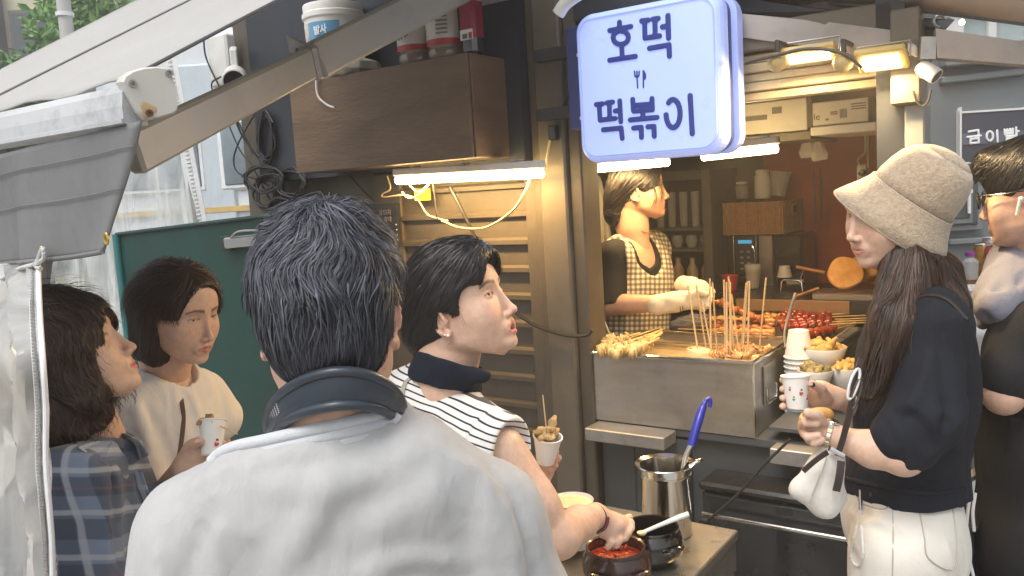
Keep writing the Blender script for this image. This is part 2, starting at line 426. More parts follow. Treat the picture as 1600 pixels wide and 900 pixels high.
for k, x in enumerate([bx(352)+1.32*j for j in range(-1, 3)]):
    m = MB(); m.frame_box((x+.6, BY-.01, (zw0+zw1)/2), (1, 0, 0), (0, 1, 0), (0, 0, 1), 1.2, .06, zw1-zw0+.1, bev=.025); wo = m.build('window', M_SEAL, b)
    m = MB(); m.frame_box((x+.6, BY-.035, (zw0+zw1)/2), (1, 0, 0), (0, 1, 0), (0, 0, 1), 1.1, .03, zw1-zw0, bev=.01); m.build('pane', mat('tinted_bus_glass', (.16, .21, .24), .08, var=.5, vscale=1.4, spec=1), wo)
m = MB(); m.frame_box((bx(330), BY-.01, (zw0+zw1)/2+.1), (1, 0, 0), (0, 1, 0), (0, 0, 1), .55, .04, 1.5, bev=.02); m.build('door_panel', M_BUSB, b)
for x in (-3.4, -.6):
    m = MB(); m.lathe((x, BY-.06, .5), (0, 1, 0), [(0, 0), (.28, 0), (.3, .02), (.46, .02), (.5, .06), (.5, .26), (0, .26)], 32); m.build('wheel', M_RUB, b, True)
# low pale barrier wall in the street behind the near women
M_BAR = mat('white_barrier_plastic', (.74, .74, .72), .5, var=.06)
b = thing('road_barrier', 'white plastic road barrier in the street behind the curtains', 'barrier', (-2.6, 6, 0))
for k in range(6):
    m = MB(); x = -5.6+k*.92; m.prism([(x, 5.9, 0), (x, 6.5, 0), (x, 6.32, 1.0), (x, 6.08, 1.0)], (.88, 0, 0)); m.build('section', M_BAR, b)

# ---------------------------------------------------------------- grey building on the right
M_GREY = mat('slate_grey_paint', (.155, .175, .185), .6, var=.06, vscale=1.5, bump=.1, bscale=30)
M_GREYL = mat('grey_trim_paint', (.19, .21, .22), .6, var=.05)
M_GREYD = mat('dark_grey_recess', (.07, .08, .085), .6)
GY = 4.4
def gp(px, py): r = ray(px, py); return CAMP+r*(GY/r.y)
gb = thing('grey_building', 'slate grey painted building with moulded panels at the far right', 'building', (gp(1500, 500).x, GY, 0))
a, c = gp(1395, 97), gp(1640, 40)
m = MB(); m.frame_box((a.x+1.4, GY+.6, a.z/2+.02), (1, 0, 0), (0, 1, 0), (0, 0, 1), 2.8, 1.2, a.z); m.build('wall', M_GREY, gb)
def gbar(name, p, q, wd=.04, dp=.05, mt=M_GREYL):
    p, q = gp(*p), gp(*q); d = (q-p); m = MB(); m.frame_box((p+q)/2-V((0, dp/2-.01, 0)), d, (0, 1, 0), d.cross(V((0, 1, 0))), d.length, dp, wd, bev=.006); return m.build(name, mt, gb)
gbar('moulding', (1466, 127), (1600, 112), .035)
gbar('moulding', (1466, 92), (1625, 78), .10, .09)
gbar('moulding', (1478, 378), (1640, 368), .03)
def grect(name, x0, y0, x1, y1, dp, off, mt, bev=.004):
    p = gp(x0, y0); q = gp(x1, y1); m = MB(); m.frame_box(((p.x+q.x)/2, GY-off, (p.z+q.z)/2), (1, 0, 0), (0, 1, 0), (0, 0, 1), abs(q.x-p.x), dp, abs(q.z-p.z), bev=bev); return m.build(name, mt, gb)
grect('window_frame', 1438, 262, 1528, 358, .05, .02, M_GREYL)
grect('window_casing', 1446, 268, 1519, 350, .05, .032, M_GREYD)
grect('window_casing', 1446, 270, 1510, 348, .05, .04, M_GREYL)
wo = grect('window', 1446, 277, 1504, 340, .05, .047, M_GREYD)
p, q = gp(1450, 302), gp(1507, 302)
M_WHT = mat('white_painted_metal', (.75, .75, .72), .45, var=.05)
m = MB(); m.frame_box(((p.x+q.x)/2, GY-.075, p.z), (1, 0, 0), (0, 1, 0), (0, 0, 1), q.x-p.x, .01, .02); o = m.build('glazing_bar', M_WHT, wo)
p = gp(1500, 300); m = MB(); m.frame_box((p.x, GY-.087, p.z-.01), (1, 0, 0), (0, 1, 0), (0, 0, 1), .014, .012, .2); m.build('glazing_bar', M_WHT, wo)

def stroke_sdf(strokes, r, to3, nrm, th, res, name, mt, parent, rings=()):
    """rounded letter strokes laid on a plane: union of capsules cut to a thin relief"""
    s = SDF(); pts = []
    nrm = np.array(nrm)
    for st_ in strokes:
        q = [np.array(to3(*p_)) for p_ in st_]; pts += q
        for a_, b_ in zip(q[:-1], q[1:]): s.cap(a_, b_, r, k=0)
    p0 = np.array(to3(*strokes[0][0]))
    pts = np.array(pts); lo = pts.min(0)-r-.004; hi = pts.max(0)+r+.004
    s._p(lambda p: np.abs((p-p0)@nrm)-th, lo, hi, 'i', 0)
    v, f = s.mesh(lo, hi, res)
    return mk(name, v, f, mt, parent)
def ring(cx, cy, rx, ry, n=16, a0=0, a1=360): return [(cx+rx*math.cos(R(a0+(a1-a0)*i/n)), cy+ry*math.sin(R(a0+(a1-a0)*i/n))) for i in range(n+1)]
def c4(x, y): return (1100+x/3, y/3)
sg = thing('wall_sign', 'dark slate sign with white Korean lettering on the grey building', 'sign', gp(1545, 212)+V((0, -.02, 0)))
def sgr(name, x0, y0, x1, y1, dp, off, mt, par, sk=0):
    ps = [gp(x0, y0+sk)-V((0, off, 0)), gp(x1, y0)-V((0, off, 0)), gp(x1, y1)-V((0, off, 0)), gp(x0, y1+sk)-V((0, off, 0))]
    m = MB(); m.prism(ps, (0, dp, 0)); return m.build(name, mt, par)
M_SIGND = mat('charcoal_sign_face', (.055, .06, .085), .45, var=.15, vscale=3)
sgr('board', 1496, 170, 1598, 249, .03, .03, M_SIGND, sg, 6)
for e in ((1494, 168, 1497, 252, 6), (1596, 168, 1599, 250, 0)): sgr('frame_bar', *e[:4], .036, .036, M_WHT, sg, 0 if e[0] > 1500 else 6)
for y in (169, 248): sgr('frame_bar', 1497.5, y, 1595.5, y+3, .036, .036, M_WHT, sg, 6)
M_SIGNB = mat('slate_band', (.12, .13, .17), .5)
o = sgr('band_print', 1498, 204, 1594, 222, .006, .034, M_SIGNB, sg, 5)
L3 = [[(1222, 620), (1266, 612), (1268, 636)], [(1216, 645), (1278, 638)], [(1230, 655), (1268, 650), (1268, 670), (1230, 674), (1230, 655)],
      ring(1320, 640, 15, 22), [(1354, 614), (1356, 666)],
      [(1388, 610), (1390, 632)], [(1401, 609), (1402, 631)], [(1414, 607), (1415, 629)], [(1426, 606), (1427, 628)], [(1389, 621), (1427, 617)], [(1390, 632), (1427, 628)], [(1442, 600), (1444, 636)], [(1444, 618), (1454, 617)],
      [(1396, 642), (1442, 638), (1442, 650), (1398, 653), (1398, 665), (1446, 661)]]
stroke_sdf(L3, .0058, lambda x, y: gp(*c4(x, y))-V((0, .038, 0)), (0, 1, 0), .004, .0028, 'lettering', mat('white_vinyl', (.85, .85, .85), .5), sg)

# buildings glimpsed between the awning and its arm, upper right
M_TEAL = mat('pale_teal_cladding', (.42, .52, .52), .4, var=.05)
b = thing('far_building', 'pale teal glass building glimpsed above the awning arm at upper right', 'building', (7.5, 14, 0))
m = MB(); m.frame_box((9, 15, 4.0), (1, 0, 0), (0, 1, 0), (0, 0, 1), 8, 2, 8.0); m.build('wall', M_TEAL, b)
for i in range(7):
    m = MB(); m.frame_box((5.6+i*.62, 13.95, 4.4), (1, 0, 0), (0, 1, 0), (0, 0, 1), .13 if i % 3 else .3, .1, 6, bev=.01); m.build('mullion', M_WHT, b)
m = MB(); m.frame_box((8, 13.9, 4.25), (1, 0, .08), (0, 1, 0), (0, 0, 1), 7, .16, .14); m.build('ledge', M_CONC, b)
# ================================================================== the kiosk
M_TAUPE = mat('taupe_painted_steel', (.10, .085, .062), .5, var=.1, vscale=4, bump=.15, bscale=25, dirt=.35)
M_TAUPE2 = mat('taupe_post_paint', (.145, .125, .095), .5, var=.1, vscale=4, bump=.15, bscale=25, dirt=.3)
M_NAVY = mat('dark_navy_panel', (.025, .03, .04), .5, var=.2, vscale=3)
M_DARK = mat('dark_grey_steel', (.045, .045, .045), .4, metal=.3, var=.25, vscale=5, dirt=.4)
M_INT = mat('dark_brown_interior', (.085, .06, .045), .6, var=.2, vscale=4)
M_RED = mat('brick_red_wall_panel', (.36, .065, .022), .55, var=.2, vscale=3)
M_BOARD = mat('beige_shutter_slats', (.42, .34, .2), .45, var=.1, vscale=5, dirt=.3)
M_STEEL = mat('brushed_stainless_steel', (.46, .45, .43), .32, metal=.85, var=.1, vscale=5, dirt=.25, stretch=(1, 1, 6), bump=.05, bscale=60)
M_STEELB = mat('bright_stainless_steel', (.7, .7, .68), .15, metal=1, var=.06, vscale=8)
M_ALU = mat('grey_aluminium', (.4, .39, .37), .4, metal=.6, var=.1, vscale=6, dirt=.3)
kz = thing('food_kiosk', 'taupe steel street food kiosk with an open serving hatch and louvred side', 'kiosk', K(.3, -.8, 0))
def kb(name, mt, *a, bev=0.0, par=kz): m = MB(); m.kbox(*a, bev=bev); return m.build(name, mt, par)
def kpoly(name, mt, sn, z0, z1, par=kz): m = MB(); m.prism([K(a, b, z0) for a, b in sn], (0, 0, z1-z0)); return m.build(name, mt, par)
kpoly('floor', M_DARK, [(-1.45, -1.72), (.70, -1.72), (.98, -.02), (-1.45, -.02)], .04, .22)
kpoly('roof', M_NAVY, [(-1.5, -1.75), (.74, -1.75), (1.04, .12), (-1.5, .12)], 2.62, 2.72)
kb('back_wall', M_INT, -1.45, .70, -1.70, -1.64, .221, 2.62)
kb('red_wall_panel', M_RED, .12, .698, -1.638, -1.62, .9, 2.1)
kb('partition_wall', M_INT, -.42, -.38, -1.636, -.06, .221, 2.62)
kb('end_wall', M_TAUPE, -1.49, -1.452, -1.70, .0, .04, 2.618)
m = MB(); m.prism([K(.702, -1.70, .222), K(.72, -1.70, .222), K(.99, -.102, .222), K(.97, -.102, .222)], (0, 0, 2.39)); m.build('end_wall', M_INT, kz)
kpoly('ceiling', M_INT, [(-.376, -1.63), (.69, -1.63), (.955, -.08), (-.376, -.08)], 2.06, 2.09)
# louvred panel: stiles, rails and one plate per slat
kb('backing_panel', M_TAUPE, -1.45, -.02, -.055, -.035, .05, 2.6)
kb('stile', M_TAUPE, -.785, -.655, -.034, .0, .05, 1.74, bev=.004)
kb('stile', M_TAUPE, -.118, -.045, -.034, .012, .05, 1.74, bev=.004)
kb('stile', M_TAUPE, -1.45, -1.33, -.034, .004, .05, 2.6, bev=.004)
def slat(s0, s1, z, h):
    m = MB(); prof = [(-.03, z+h), (-.014, z+h), (-.012, z+.022), (.004, z+.014), (.004, z), (-.03, z)]
    m.prism([K(s0, n, zz) for n, zz in prof], KS*(s1-s0)); m.build('slat', M_TAUPE, kz)
for k in range(17): slat(-.654, -.119, 1.571-.0906*(k-1), .0885)
for k in range(10): slat(-1.329, -.786, 2.3-.0906*3*(k), .268)
# corner post with its protruding nose
kb('corner_post', M_TAUPE2, -.043, .052, -.09, .035, .04, 2.6, bev=.006)
kb('corner_post_edge', M_TAUPE, .053, .098, -.09, .015, .04, 2.6, bev=.005)
kb('corner_post_edge', M_TAUPE, -.075, -.044, -.033, .02, .04, 2.6, bev=.004)
# dark upper front, wall behind the jars
kb('upper_front_panel', M_NAVY, -1.33, -.076, -.03, .06, 1.745, 2.6)
# right end post
kb('end_post', M_NAVY, .925, .99, -.10, -.0, .04, 2.6)
kb('end_post_cover', M_TAUPE2, .965, 1.03, -.06, .045, 1.80, 2.02, bev=.004)
kb('end_post_face', M_GREYL, .991, 1.035, -.07, .02, .04, 1.8, bev=.004)
# header over the hatch: shutter slats, valance board, lamp tray
for k in range(5): kb('shutter_slat', M_BOARD, .1, .963, -.06-.006*(k % 2), -.02+.008*(k % 2), 1.852+k*.0245, 1.875+k*.0245, bev=.003)
kb('header_board', M_TAUPE2, .1, .963, -.075, .0, 1.98, 2.05, bev=.004)
kb('header_board', M_BOARD, .1, .963, -.16, -.08, 1.945, 1.975, bev=.004)
kb('header_board', M_NAVY, .1, .963, -.10, .02, 2.14, 2.6)
# inside: shelf with cartons
kb('shelf', M_TAUPE2, .1, .608, -.95, -.6, 1.762, 1.790, bev=.003)
kb('shelf', M_WHT, .61, .81, -.95, -.585, 1.772, 1.80, bev=.003)
kb('shelf_divider', M_TAUPE2, .598, .612, -.95, -.598, 1.801, 1.95)
# counter body below the vat, with folded door leaves and ledge
M_LOW = mat('dark_blue_grey_cabinet', (.075, .082, .085), .5, var=.15, vscale=3, bump=.1, bscale=30, dirt=.35)
kb('counter_panel', M_LOW, .102, .99, -.05, -.03, .05, .90)
kb('counter_panel', M_LOW, .105, .22, -.029, -.012, .05, .895, bev=.003)
kb('counter_panel', M_LOW, .223, .40, -.029, -.006, .05, .895, bev=.003)
kpoly('counter_top', M_LOW, [(.102, -1.0), (.78, -1.0), (.955, -.0), (.102, -.0)], .905, .925)
kb('counter_ledge', M_ALU, .105, .365, .001, .09, .885, .924, bev=.003)
kb('counter_ledge', M_ALU, .66, .80, -.0, .06, .88, .924, bev=.003)

# ---------------------------------------------------------------- vat of fishcake broth
vt = thing('broth_vat', 'big rectangular stainless steel vat of fishcake broth on the counter', 'vat', K(.34, -.19, .926))
s0, s1, n0, n1, z0, z1 = .084, .60, -.385, .004, .928, 1.14
t = .004
m = MB(); m.kbox(s0, s1, n1-t, n1, z0, z1-.004); m.kbox(s0, s1, n0, n0+t, z0, z1-.004); m.kbox(s0, s0+t, n0+t, n1-t, z0, z1-.004); m.kbox(s1-t, s1, n0+t, n1-t, z0, z1-.004); m.kbox(s0+t, s1-t, n0+t, n1-t, z0, z0+t)
m.build('tub', M_STEEL, vt)
for a in ((s0-.006, s1+.006, n1-.004, n1+.008), (s0-.006, s1+.006, n0-.008, n0+.004)): kb('rim', M_STEELB, *a, z1-.004, z1+.006, bev=.002, par=vt)
for a in ((s0-.006, s0+.004, n0+.004, n1-.004), (s1-.004, s1+.006, n0+.004, n1-.004)): kb('rim', M_STEELB, *a, z1-.004, z1+.006, bev=.002, par=vt)
kb('corner_seam', M_STEELB, s1, s1+.003, n1-.008, n1+.001, z0, z1-.006, par=vt)
# recessed drop handle on the right end
hd = kb('handle_plate', M_STEEL, s1+.001, s1+.006, -.19, -.08, 1.0, 1.115, bev=.002, par=vt)
m = MB(); q = [K(s1+.008, n, z) for n, z in ((-.175, 1.05), (-.175, 1.012), (-.17, 1.005), (-.10, 1.005), (-.095, 1.012), (-.095, 1.05))]; m.tube(q, .0045, 8); m.build('handle', M_STEELB, hd, True)
M_BROTH = mat('cloudy_broth', (.42, .33, .18), .12, var=.25, vscale=14, spec=.6, bump=.3, bscale=22, bdist=.006)
kb('broth', M_BROTH, s0+t+.001, s1-t-.001, n0+t+.001, n1-t-.001, 1.08, 1.113, par=vt)
kb('rack_bar', M_STEELB, s0+t+.001, s1-t-.001, -.245, -.238, 1.116, 1.122, par=vt)
kb('rack_bar', M_STEELB, s0+t+.001, s1-t-.001, -.30, -.293, 1.116, 1.122, par=vt)

M_FISH = mat('yellow_fishcake', (.62, .45, .2), .4, var=.25, vscale=40, bump=.3, bscale=90, bdist=.004, coat=.3)
M_FISHB = mat('brown_fishcake', (.45, .25, .1), .4, var=.3, vscale=50, bump=.4, bscale=90, bdist=.004, coat=.4)
M_STICK = mat('bamboo_stick', (.62, .47, .28), .6, var=.15, vscale=30, stretch=(1, 1, 6))
M_RADISH = mat('boiled_radish', (.75, .66, .42), .3, var=.06, vscale=20, coat=.4)
rs = np.random.RandomState(11); ORD = ['first', 'second', 'third', 'fourth', 'fifth', 'sixth', 'seventh', 'eighth', 'ninth', 'tenth', 'eleventh', 'twelfth', 'thirteenth', 'fourteenth', 'fifteenth']
# radish lying in the broth
m = MB(); c = HN(1100, 549, -.14); c = HZ(1092, 553, 1.112); m.lathe(c-V((0, 0, .02)), (0.15, 0, 1), [(.0, 0), (.04, .0), (.046, .015), (.043, .032), (.025, .04), (0, .041)], 28, wob=lambda a, i: 1+.05*math.sin(3*a)); tagp(m.build('radish_piece', M_RADISH, smooth=True), 'pale round radish piece floating in the broth vat', 'radish')
m = MB(); c = HZ(1032, 530, 1.108); m.lathe(c-V((0, 0, .02)), (0.1, .1, 1), [(.0, 0), (.05, .0), (.055, .01), (.05, .022), (0, .026)], 24, wob=lambda a, i: 1+.1*math.sin(2*a)); tagp(m.build('radish_piece', M_BROTH, smooth=True), 'soaked radish slice nearly under the broth, left of the pale one', 'radish')
# upright skewers: (top px, py, foot px, py)
UP = [(1075, 446, 1092, 556), (1088, 445, 1104, 548), (1097, 472, 1113, 552), (1109, 435, 1111, 556), (1113, 441, 1121, 553), (1131, 437, 1134, 557), (1135, 441, 1136, 560), (1139, 437, 1143, 556), (1141, 441, 1141, 559), (1143, 460, 1155, 555), (1168, 440, 1160, 556), (1171, 439, 1168, 558), (1197, 434, 1186, 545), (1138, 432, 1147, 556), (1166, 442, 1158, 545)]
def fold(m, c, ax, L, wd, seed, mi=0):
    """a folded ribbon of fishcake threaded on a stick"""
    r_ = np.random.RandomState(seed); ax = V(ax).normalized(); side = ax.cross(V((r_.rand()-.5, r_.rand()-.5, 1))).normalized(); up = ax.cross(side)
    n = 12; rows = []
    for i in range(n+1):
        t_ = i/n; a = math.sin(t_*math.pi*3.5+r_.rand()*.4)
        rows.append(V(c)+ax*(L*t_)+side*(a*wd*.55)+up*((r_.rand()-.5)*wd*.2))
    vs = []; fs = []
    for i, p in enumerate(rows):
        hw = wd*.42*(.8+.4*r_.rand()); tl = up*hw+side*(r_.rand()-.5)*hw*.6; th = ax*.0028
        vs += [p-tl-th, p+tl-th, p+tl+th, p-tl+th]
    for i in range(n):
        for k in range(4): fs.append([i*4+k, i*4+(k+1) % 4, i*4+4+(k+1) % 4, i*4+4+k])
    fs += [[3, 2, 1, 0], [n*4, n*4+1, n*4+2, n*4+3]]
    m.add(vs, fs, mi)
UP.sort()
for i, (tx, ty, fx, fy) in enumerate(UP):
    foot = HZ(fx, fy+3, 1.105); nn = (foot-KO).dot(KN); top = hit(tx, ty, K(0, nn-.02, 0), KN)
    foot2 = foot-(top-foot)*.05
    lab = 'leftmost upright bamboo skewer in the broth vat' if i == 0 else ('rightmost upright bamboo skewer in the broth vat' if i == len(UP)-1 else ORD[i]+' upright bamboo skewer from the left in the broth vat')
    t_ = thing('fishcake_skewer', lab, 'skewer', foot, 'bamboo skewers standing upright in the vat')
    m = MB(); m.tube([foot2, top], .0028, 8); m.build('stick', M_STICK, t_, True)
    m = MB(); fold(m, foot-V((0, 0, .012))+V(((rs.rand()-.5)*.02, (rs.rand()-.5)*.02, 0)), V((rs.rand()-.5, rs.rand()-.5, .25)), .05, .026, 50+i); m.build('fishcake', M_FISHB, t_, True)
# yellow fishcakes heaped at the left end, sticks pointing right-back
FC = [(938, 548, 1033, 516), (950, 540, 1034, 521), (962, 552, 1036, 514), (975, 543, 1032, 523), (985, 551, 1030, 528), (945, 535, 1000, 520), (968, 534, 1030, 512), (996, 546, 1035, 520), (955, 549, 1024, 524), (1005, 540, 1034, 518)]
for i, (ax_, ay_, bx_, by_) in enumerate(FC):
    p = HZ(ax_, ay_, 1.15+.006*(i % 3)); e = HZ(bx_, by_, 1.165)
    t_ = thing('fishcake_skewer', 'folded yellow fishcake on a stick heaped at the left end of the vat', 'skewer', p, 'yellow fishcake skewers heaped on the vat')
    m = MB(); m.tube([p, e], .0026, 6); m.build('stick', mat('fresh_stick', (.75, .52, .22), .5), t_, True)
    m = MB(); d = (e-p).normalized()
    fold(m, p-d*.02, d, .07, .034, 90+i); fold(m, p+V((.01, .0, .006))-d*.015, d, .05, .03, 190+i); m.build('fishcake', M_FISH, t_, True)
# more brown fishcake bits crowd the broth around the sticks
m = MB()
for i in range(34):
    c = HZ(1112+rs.rand()*80, 546+rs.rand()*14, 1.112); fold(m, c, V((rs.rand()-.5, rs.rand()-.5, .1)), .035, .022, 300+i)
tagp(m.build('simmering_fishcake', M_FISHB, smooth=True), 'simmering brown fishcake pieces crowding the broth', 'fishcake', kind='stuff')
# ladle hooked on the rim
M_GRAYPL = mat('grey_plastic_handle', (.16, .16, .16), .45)
m = MB(); p = [HZ(1227, 543, 1.15), hit(1226, 520, K(.6, 0, 0), KS), hit(1233, 490, K(.6, 0, 0), KS), hit(1241, 465, K(.61, 0, 0), KS), hit(1243, 459, K(.61, 0, 0), KS)]
m.tube(spline(p, 6), [.003+.001*min(i, 12)/12*2 for i in range(25)], 8); t_ = tagp(m.build('tongs', M_GRAYPL, smooth=True), 'grey handled utensil hooked on the right rim of the vat', 'utensil')

# ---------------------------------------------------------------- tray of glazed chicken skewers
tr = thing('food_tray', 'wide steel tray heaped with glazed chicken skewers behind the vat', 'tray', K(.36, -.62, 1.09))
TZ = 1.105
kb('counter_riser', M_DARK, .03, .72, -1.0, -.41, .926, 1.085, par=kz)
m = MB(); m.kbox(.04, .70, -.89, -.40, 1.087, 1.093); m.build('tray_base', M_STEEL, tr)
for a in ((.04, .70, -.40, -.388), (.04, .70, -.902, -.89), (.688, .70, -.889, -.401), (.04, .052, -.889, -.401)): kb('tray_side', M_STEELB, *a, 1.087, 1.125, bev=.002, par=tr)
M_CHIX = mat('glazed_chicken', (.38, .13, .035), .25, var=.35, vscale=45, bump=.5, bscale=70, bdist=.005, coat=.6)
M_CHIXR = mat('red_sauced_chicken', (.28, .03, .01), .2, var=.4, vscale=45, bump=.5, bscale=70, bdist=.005, coat=.8)
M_CHIXP = mat('pale_grilled_chicken', (.6, .36, .13), .35, var=.3, vscale=45, bump=.5, bscale=70, bdist=.005, coat=.3)
def meat(m, p, q, r, seed):
    r_ = np.random.RandomState(seed); n = 26; ph = r_.rand(6)*6
    pts = [V(p).lerp(V(q), i/n)+V((0, 0, .003*math.sin(i*1.3+ph[0]))) for i in range(n+1)]
    rad = [r*(1+.28*math.sin(i*1.55+ph[1])+.2*math.sin(i*2.9+ph[2]))*(.45 if i in (0, n) else 1) for i in range(n+1)]
    m.tube(pts, rad, 10)
def chik(px0, py0, px1, py1, z, mt, lab, rev, seed, r=.012):
    """meat from (px0,py0) to (px1,py1); stick sticks out at the rev side"""
    a, b_ = HZ(px0, py0, z), HZ(px1, py1, z+.004)
    d = (b_-a).normalized(); t_ = thing('chicken_skewer', lab, 'skewer', a, 'chicken skewers on the steel tray')
    m = MB(); m.tube([a+d*.01, b_+d*.12] if rev > 0 else [a-d*.13, b_-d*.01], .0026, 6); m.build('stick', mat('fresh_stick', (.75, .52, .22), .5), t_, True)
    m = MB(); meat(m, a, b_, r, seed); o = m.build('meat', mt, t_, True); sub = o.modifiers.new('s', 'SUBSURF'); sub.levels = 1; sub.render_levels = 1
for i in range(6): chik(1112-6*(i % 2), 528-i*6, 1212, 532-i*6, TZ+.01+.004*i, M_CHIX if i in (1, 3, 4) else M_CHIXP, ORD[i]+' brown glazed chicken skewer from the front in the left half of the tray', -1, i)
for i in range(7): chik(1218+3*(i % 2), 511-i*4.4, 1296+4*(i % 3), 507-i*4.0, TZ+.022+.003*i, M_CHIXR, ORD[i]+' dark red sauced skewer from the front in the right half of the tray', 1, 20+i)
for i in range(4): chik(1244, 530-i*6, 1306, 514-i*4, TZ+.01, M_CHIX if i % 2 else M_CHIXR, ORD[i]+' short sauced skewer from the front at the far right end of the tray', 1, 40+i)
for i in range(4): chik(1168+8*i, 508-5*i, 1235+5*i, 502-4*i, TZ+.022, M_CHIXP if i > 1 else M_CHIX, ORD[i]+' plump grilled chicken skewer from the left in the middle of the tray', 1, 60+i, .014)
# the one she turns with a gloved hand
a, b_ = HN(1118, 470, -.62), HN(1196, 502, -.62)
t_ = thing('chicken_skewer', 'long brown chicken skewer lifted from the tray by the gloved vendor', 'skewer', a)
m = MB(); m.tube([a-(b_-a).normalized()*.09, b_], .0026, 6); m.build('stick', M_STICK, t_, True)
m = MB(); meat(m, a, b_, .013, 99); o = m.build('meat', M_CHIX, t_, True)
# sticks lying at the left end of the tray
# ---------------------------------------------------------------- griddle with hotteok
gd = thing('griddle', 'flat black pancake griddle with a steel front rail behind the tray', 'griddle', K(.48, -1.15, 1.1))
M_IRON = mat('seasoned_black_iron', (.03, .027, .025), .3, metal=.4, var=.3, vscale=9, dirt=.2)
kb('body', M_DARK, .10, .80, -1.42, -.90, .926, 1.14, par=gd)
kb('plate', M_IRON, .09, .81, -1.43, -.888, 1.165, 1.185, bev=.004, par=gd)
kb('front_rail', mat('copper_tinted_steel', (.5, .33, .2), .35, metal=.7, var=.1), .24, .66, -.884, -.872, 1.145, 1.19, bev=.003, par=gd)
kb('side_shield', M_DARK, .66, .805, -.885, -.875, 1.1, 1.19, bev=.003, par=gd)
kb('pan', M_STEEL, .52, .80, -1.06, -.90, 1.187, 1.213, bev=.003, par=gd)
m = MB(); m.tube([HN(1220, 456, -.95), HN(1221, 440, -.95), HN(1224, 437, -.95), HN(1248, 438, -.95), HN(1252, 441, -.95), HN(1254, 456, -.95)], .004, 8); m.build('handle', M_STEELB, gd, True)
M_HOT = mat('golden_fried_dough', (.85, .5, .15), .45, var=.35, vscale=22, bump=.3, bscale=60, bdist=.003, coat=.3, col2=(.62, .28, .07))
def hot(px, py, d, r, ax, lab):
    c = HN(px, py, d); m = MB(); m.lathe(c, ax, [(0, 0), (r*.6, .001), (r*.9, .004), (r, .011), (r*.93, .018), (r*.6, .021), (0, .019)], 36, wob=lambda a, i: 1+.03*math.sin(3*a+1)+.02*math.sin(5*a)); return tagp(m.build('hotteok', M_HOT, smooth=True), lab, 'pancake', 'fried sweet pancakes on the griddle')
hot(1321, 428, -1.0, .064, (-.3, -.85, .45), 'large golden round pancake leaning at the edge of the griddle')
hot(1350, 421, -1.1, .060, (-.2, -.6, .8), 'golden pancake lying behind the large leaning one')
hot(1345, 438, -1.2, .055, (0, -.2, 1), 'half hidden pancake furthest back on the griddle')
m = MB(); m.tube([HN(1244, 417, -1.15), HN(1289, 426, -1.15)], [.007, .008], 10); t_ = thing('spatula', 'griddle spatula with an orange wooden handle', 'spatula', HN(1260, 430, -1.15)); m.build('handle', mat('orange_wood', (.5, .22, .06), .4), t_, True)
m = MB(); m.tube([HN(1256, 420, -1.15), HN(1250, 437, -1.15)], .004, 8); m.prism([HN(1228, 436, -1.15), HN(1256, 436, -1.15), HN(1254, 444, -1.15), HN(1230, 446, -1.15)], KN*.003); m.build('blade', M_STEELB, t_)
m = MB(); m.tube([HN(1243, 463, -1.0), HN(1280, 450, -1.02)], .006, 8); tagp(m.build('wooden_roller', mat('orange_wood', (.5, .22, .06), .4), smooth=True), 'short wooden rod lying on the griddle plate', 'rod')
# tiled side of the griddle stand
M_TILE = mat('mottled_pale_tile', (.55, .52, .47), .35, var=.15, vscale=15)
for i in range(7):
    for j in range(5): kb('tile', M_TILE, .807, .812, -.90-.072*(i+1)+.002, -.90-.072*i-.002, 1.14-.042*(j+1)+.002, 1.14-.042*j-.002, par=gd)
for i in range(3):
    for j in range(4): kb('tile', M_TILE, .668+.045*i, .711+.045*i, -.874, -.869, 1.10-.042*(j+1)+.002, 1.10-.042*j-.002, par=gd)

# ---------------------------------------------------------------- paper cups and bowls
M_PAPER = mat('white_paper', (.8, .79, .75), .55, var=.03)
M_FOAM = mat('white_melamine', (.8, .77, .72), .35, var=.03, coat=.3)
def cup(c, r0, r1, h, parent=None, axis=(0, 0, 1), name='paper_cup', mt=None, invert=False, seg=28):
    pr = [(0, .002), (r0*.96, .002), (r0, 0), (r1, h-.002), (r1+.0022, h-.001), (r1+.0022, h+.0015), (r1-.001, h+.001), (r1-.0015, h-.002), (r0-.002, .006), (0, .006)]
    m = MB(); ax = V(axis)*(-1 if invert else 1); m.lathe(V(c)+(V(axis)*h if invert else V((0, 0, 0))), ax, pr, seg); return m.build(name, mt or M_PAPER, parent, True)
# stack of nested cups, mouths down, beside the vat
base = HZ(1244, 612, 1.0); q = HS(1232, 530, .665)
CS = K(.665, -.215, 0)
k = 0; z = .926
while z < 1.105:
    o = cup(CS+V((0, 0, z)), .028, .040, .0, invert=False) if False else None
    m = MB(); m.lathe(CS+V((.0008*math.sin(k*2.1), 0, z)), (0, 0, 1), [(.0415, 0), (.0435, .001), (.0435, .004), (.0405, .005), (.0395, .0135)], 28)
    tagp(m.build('paper_cup', M_PAPER, smooth=True), 'white paper cup nested in the tall stack beside the vat, below the top cup', 'cup', 'stacked paper cups beside the vat'); z += .0148; k += 1
m = MB(); zt = z; m.lathe(CS+V((0, 0, zt)), (0, 0, 1), [(.0415, 0), (.0435, .001), (.0435, .004), (.0405, .005), (.0285, .078), (.028, .081), (.0255, .081), (.0252, .079), (0, .079)], 32)
tagp(m.build('paper_cup', M_PAPER, smooth=True), 'top paper cup with green print, upside down on the stack beside the vat', 'cup', 'stacked paper cups beside the vat')
M_GREENP = mat('green_print', (.08, .35, .12), .5)
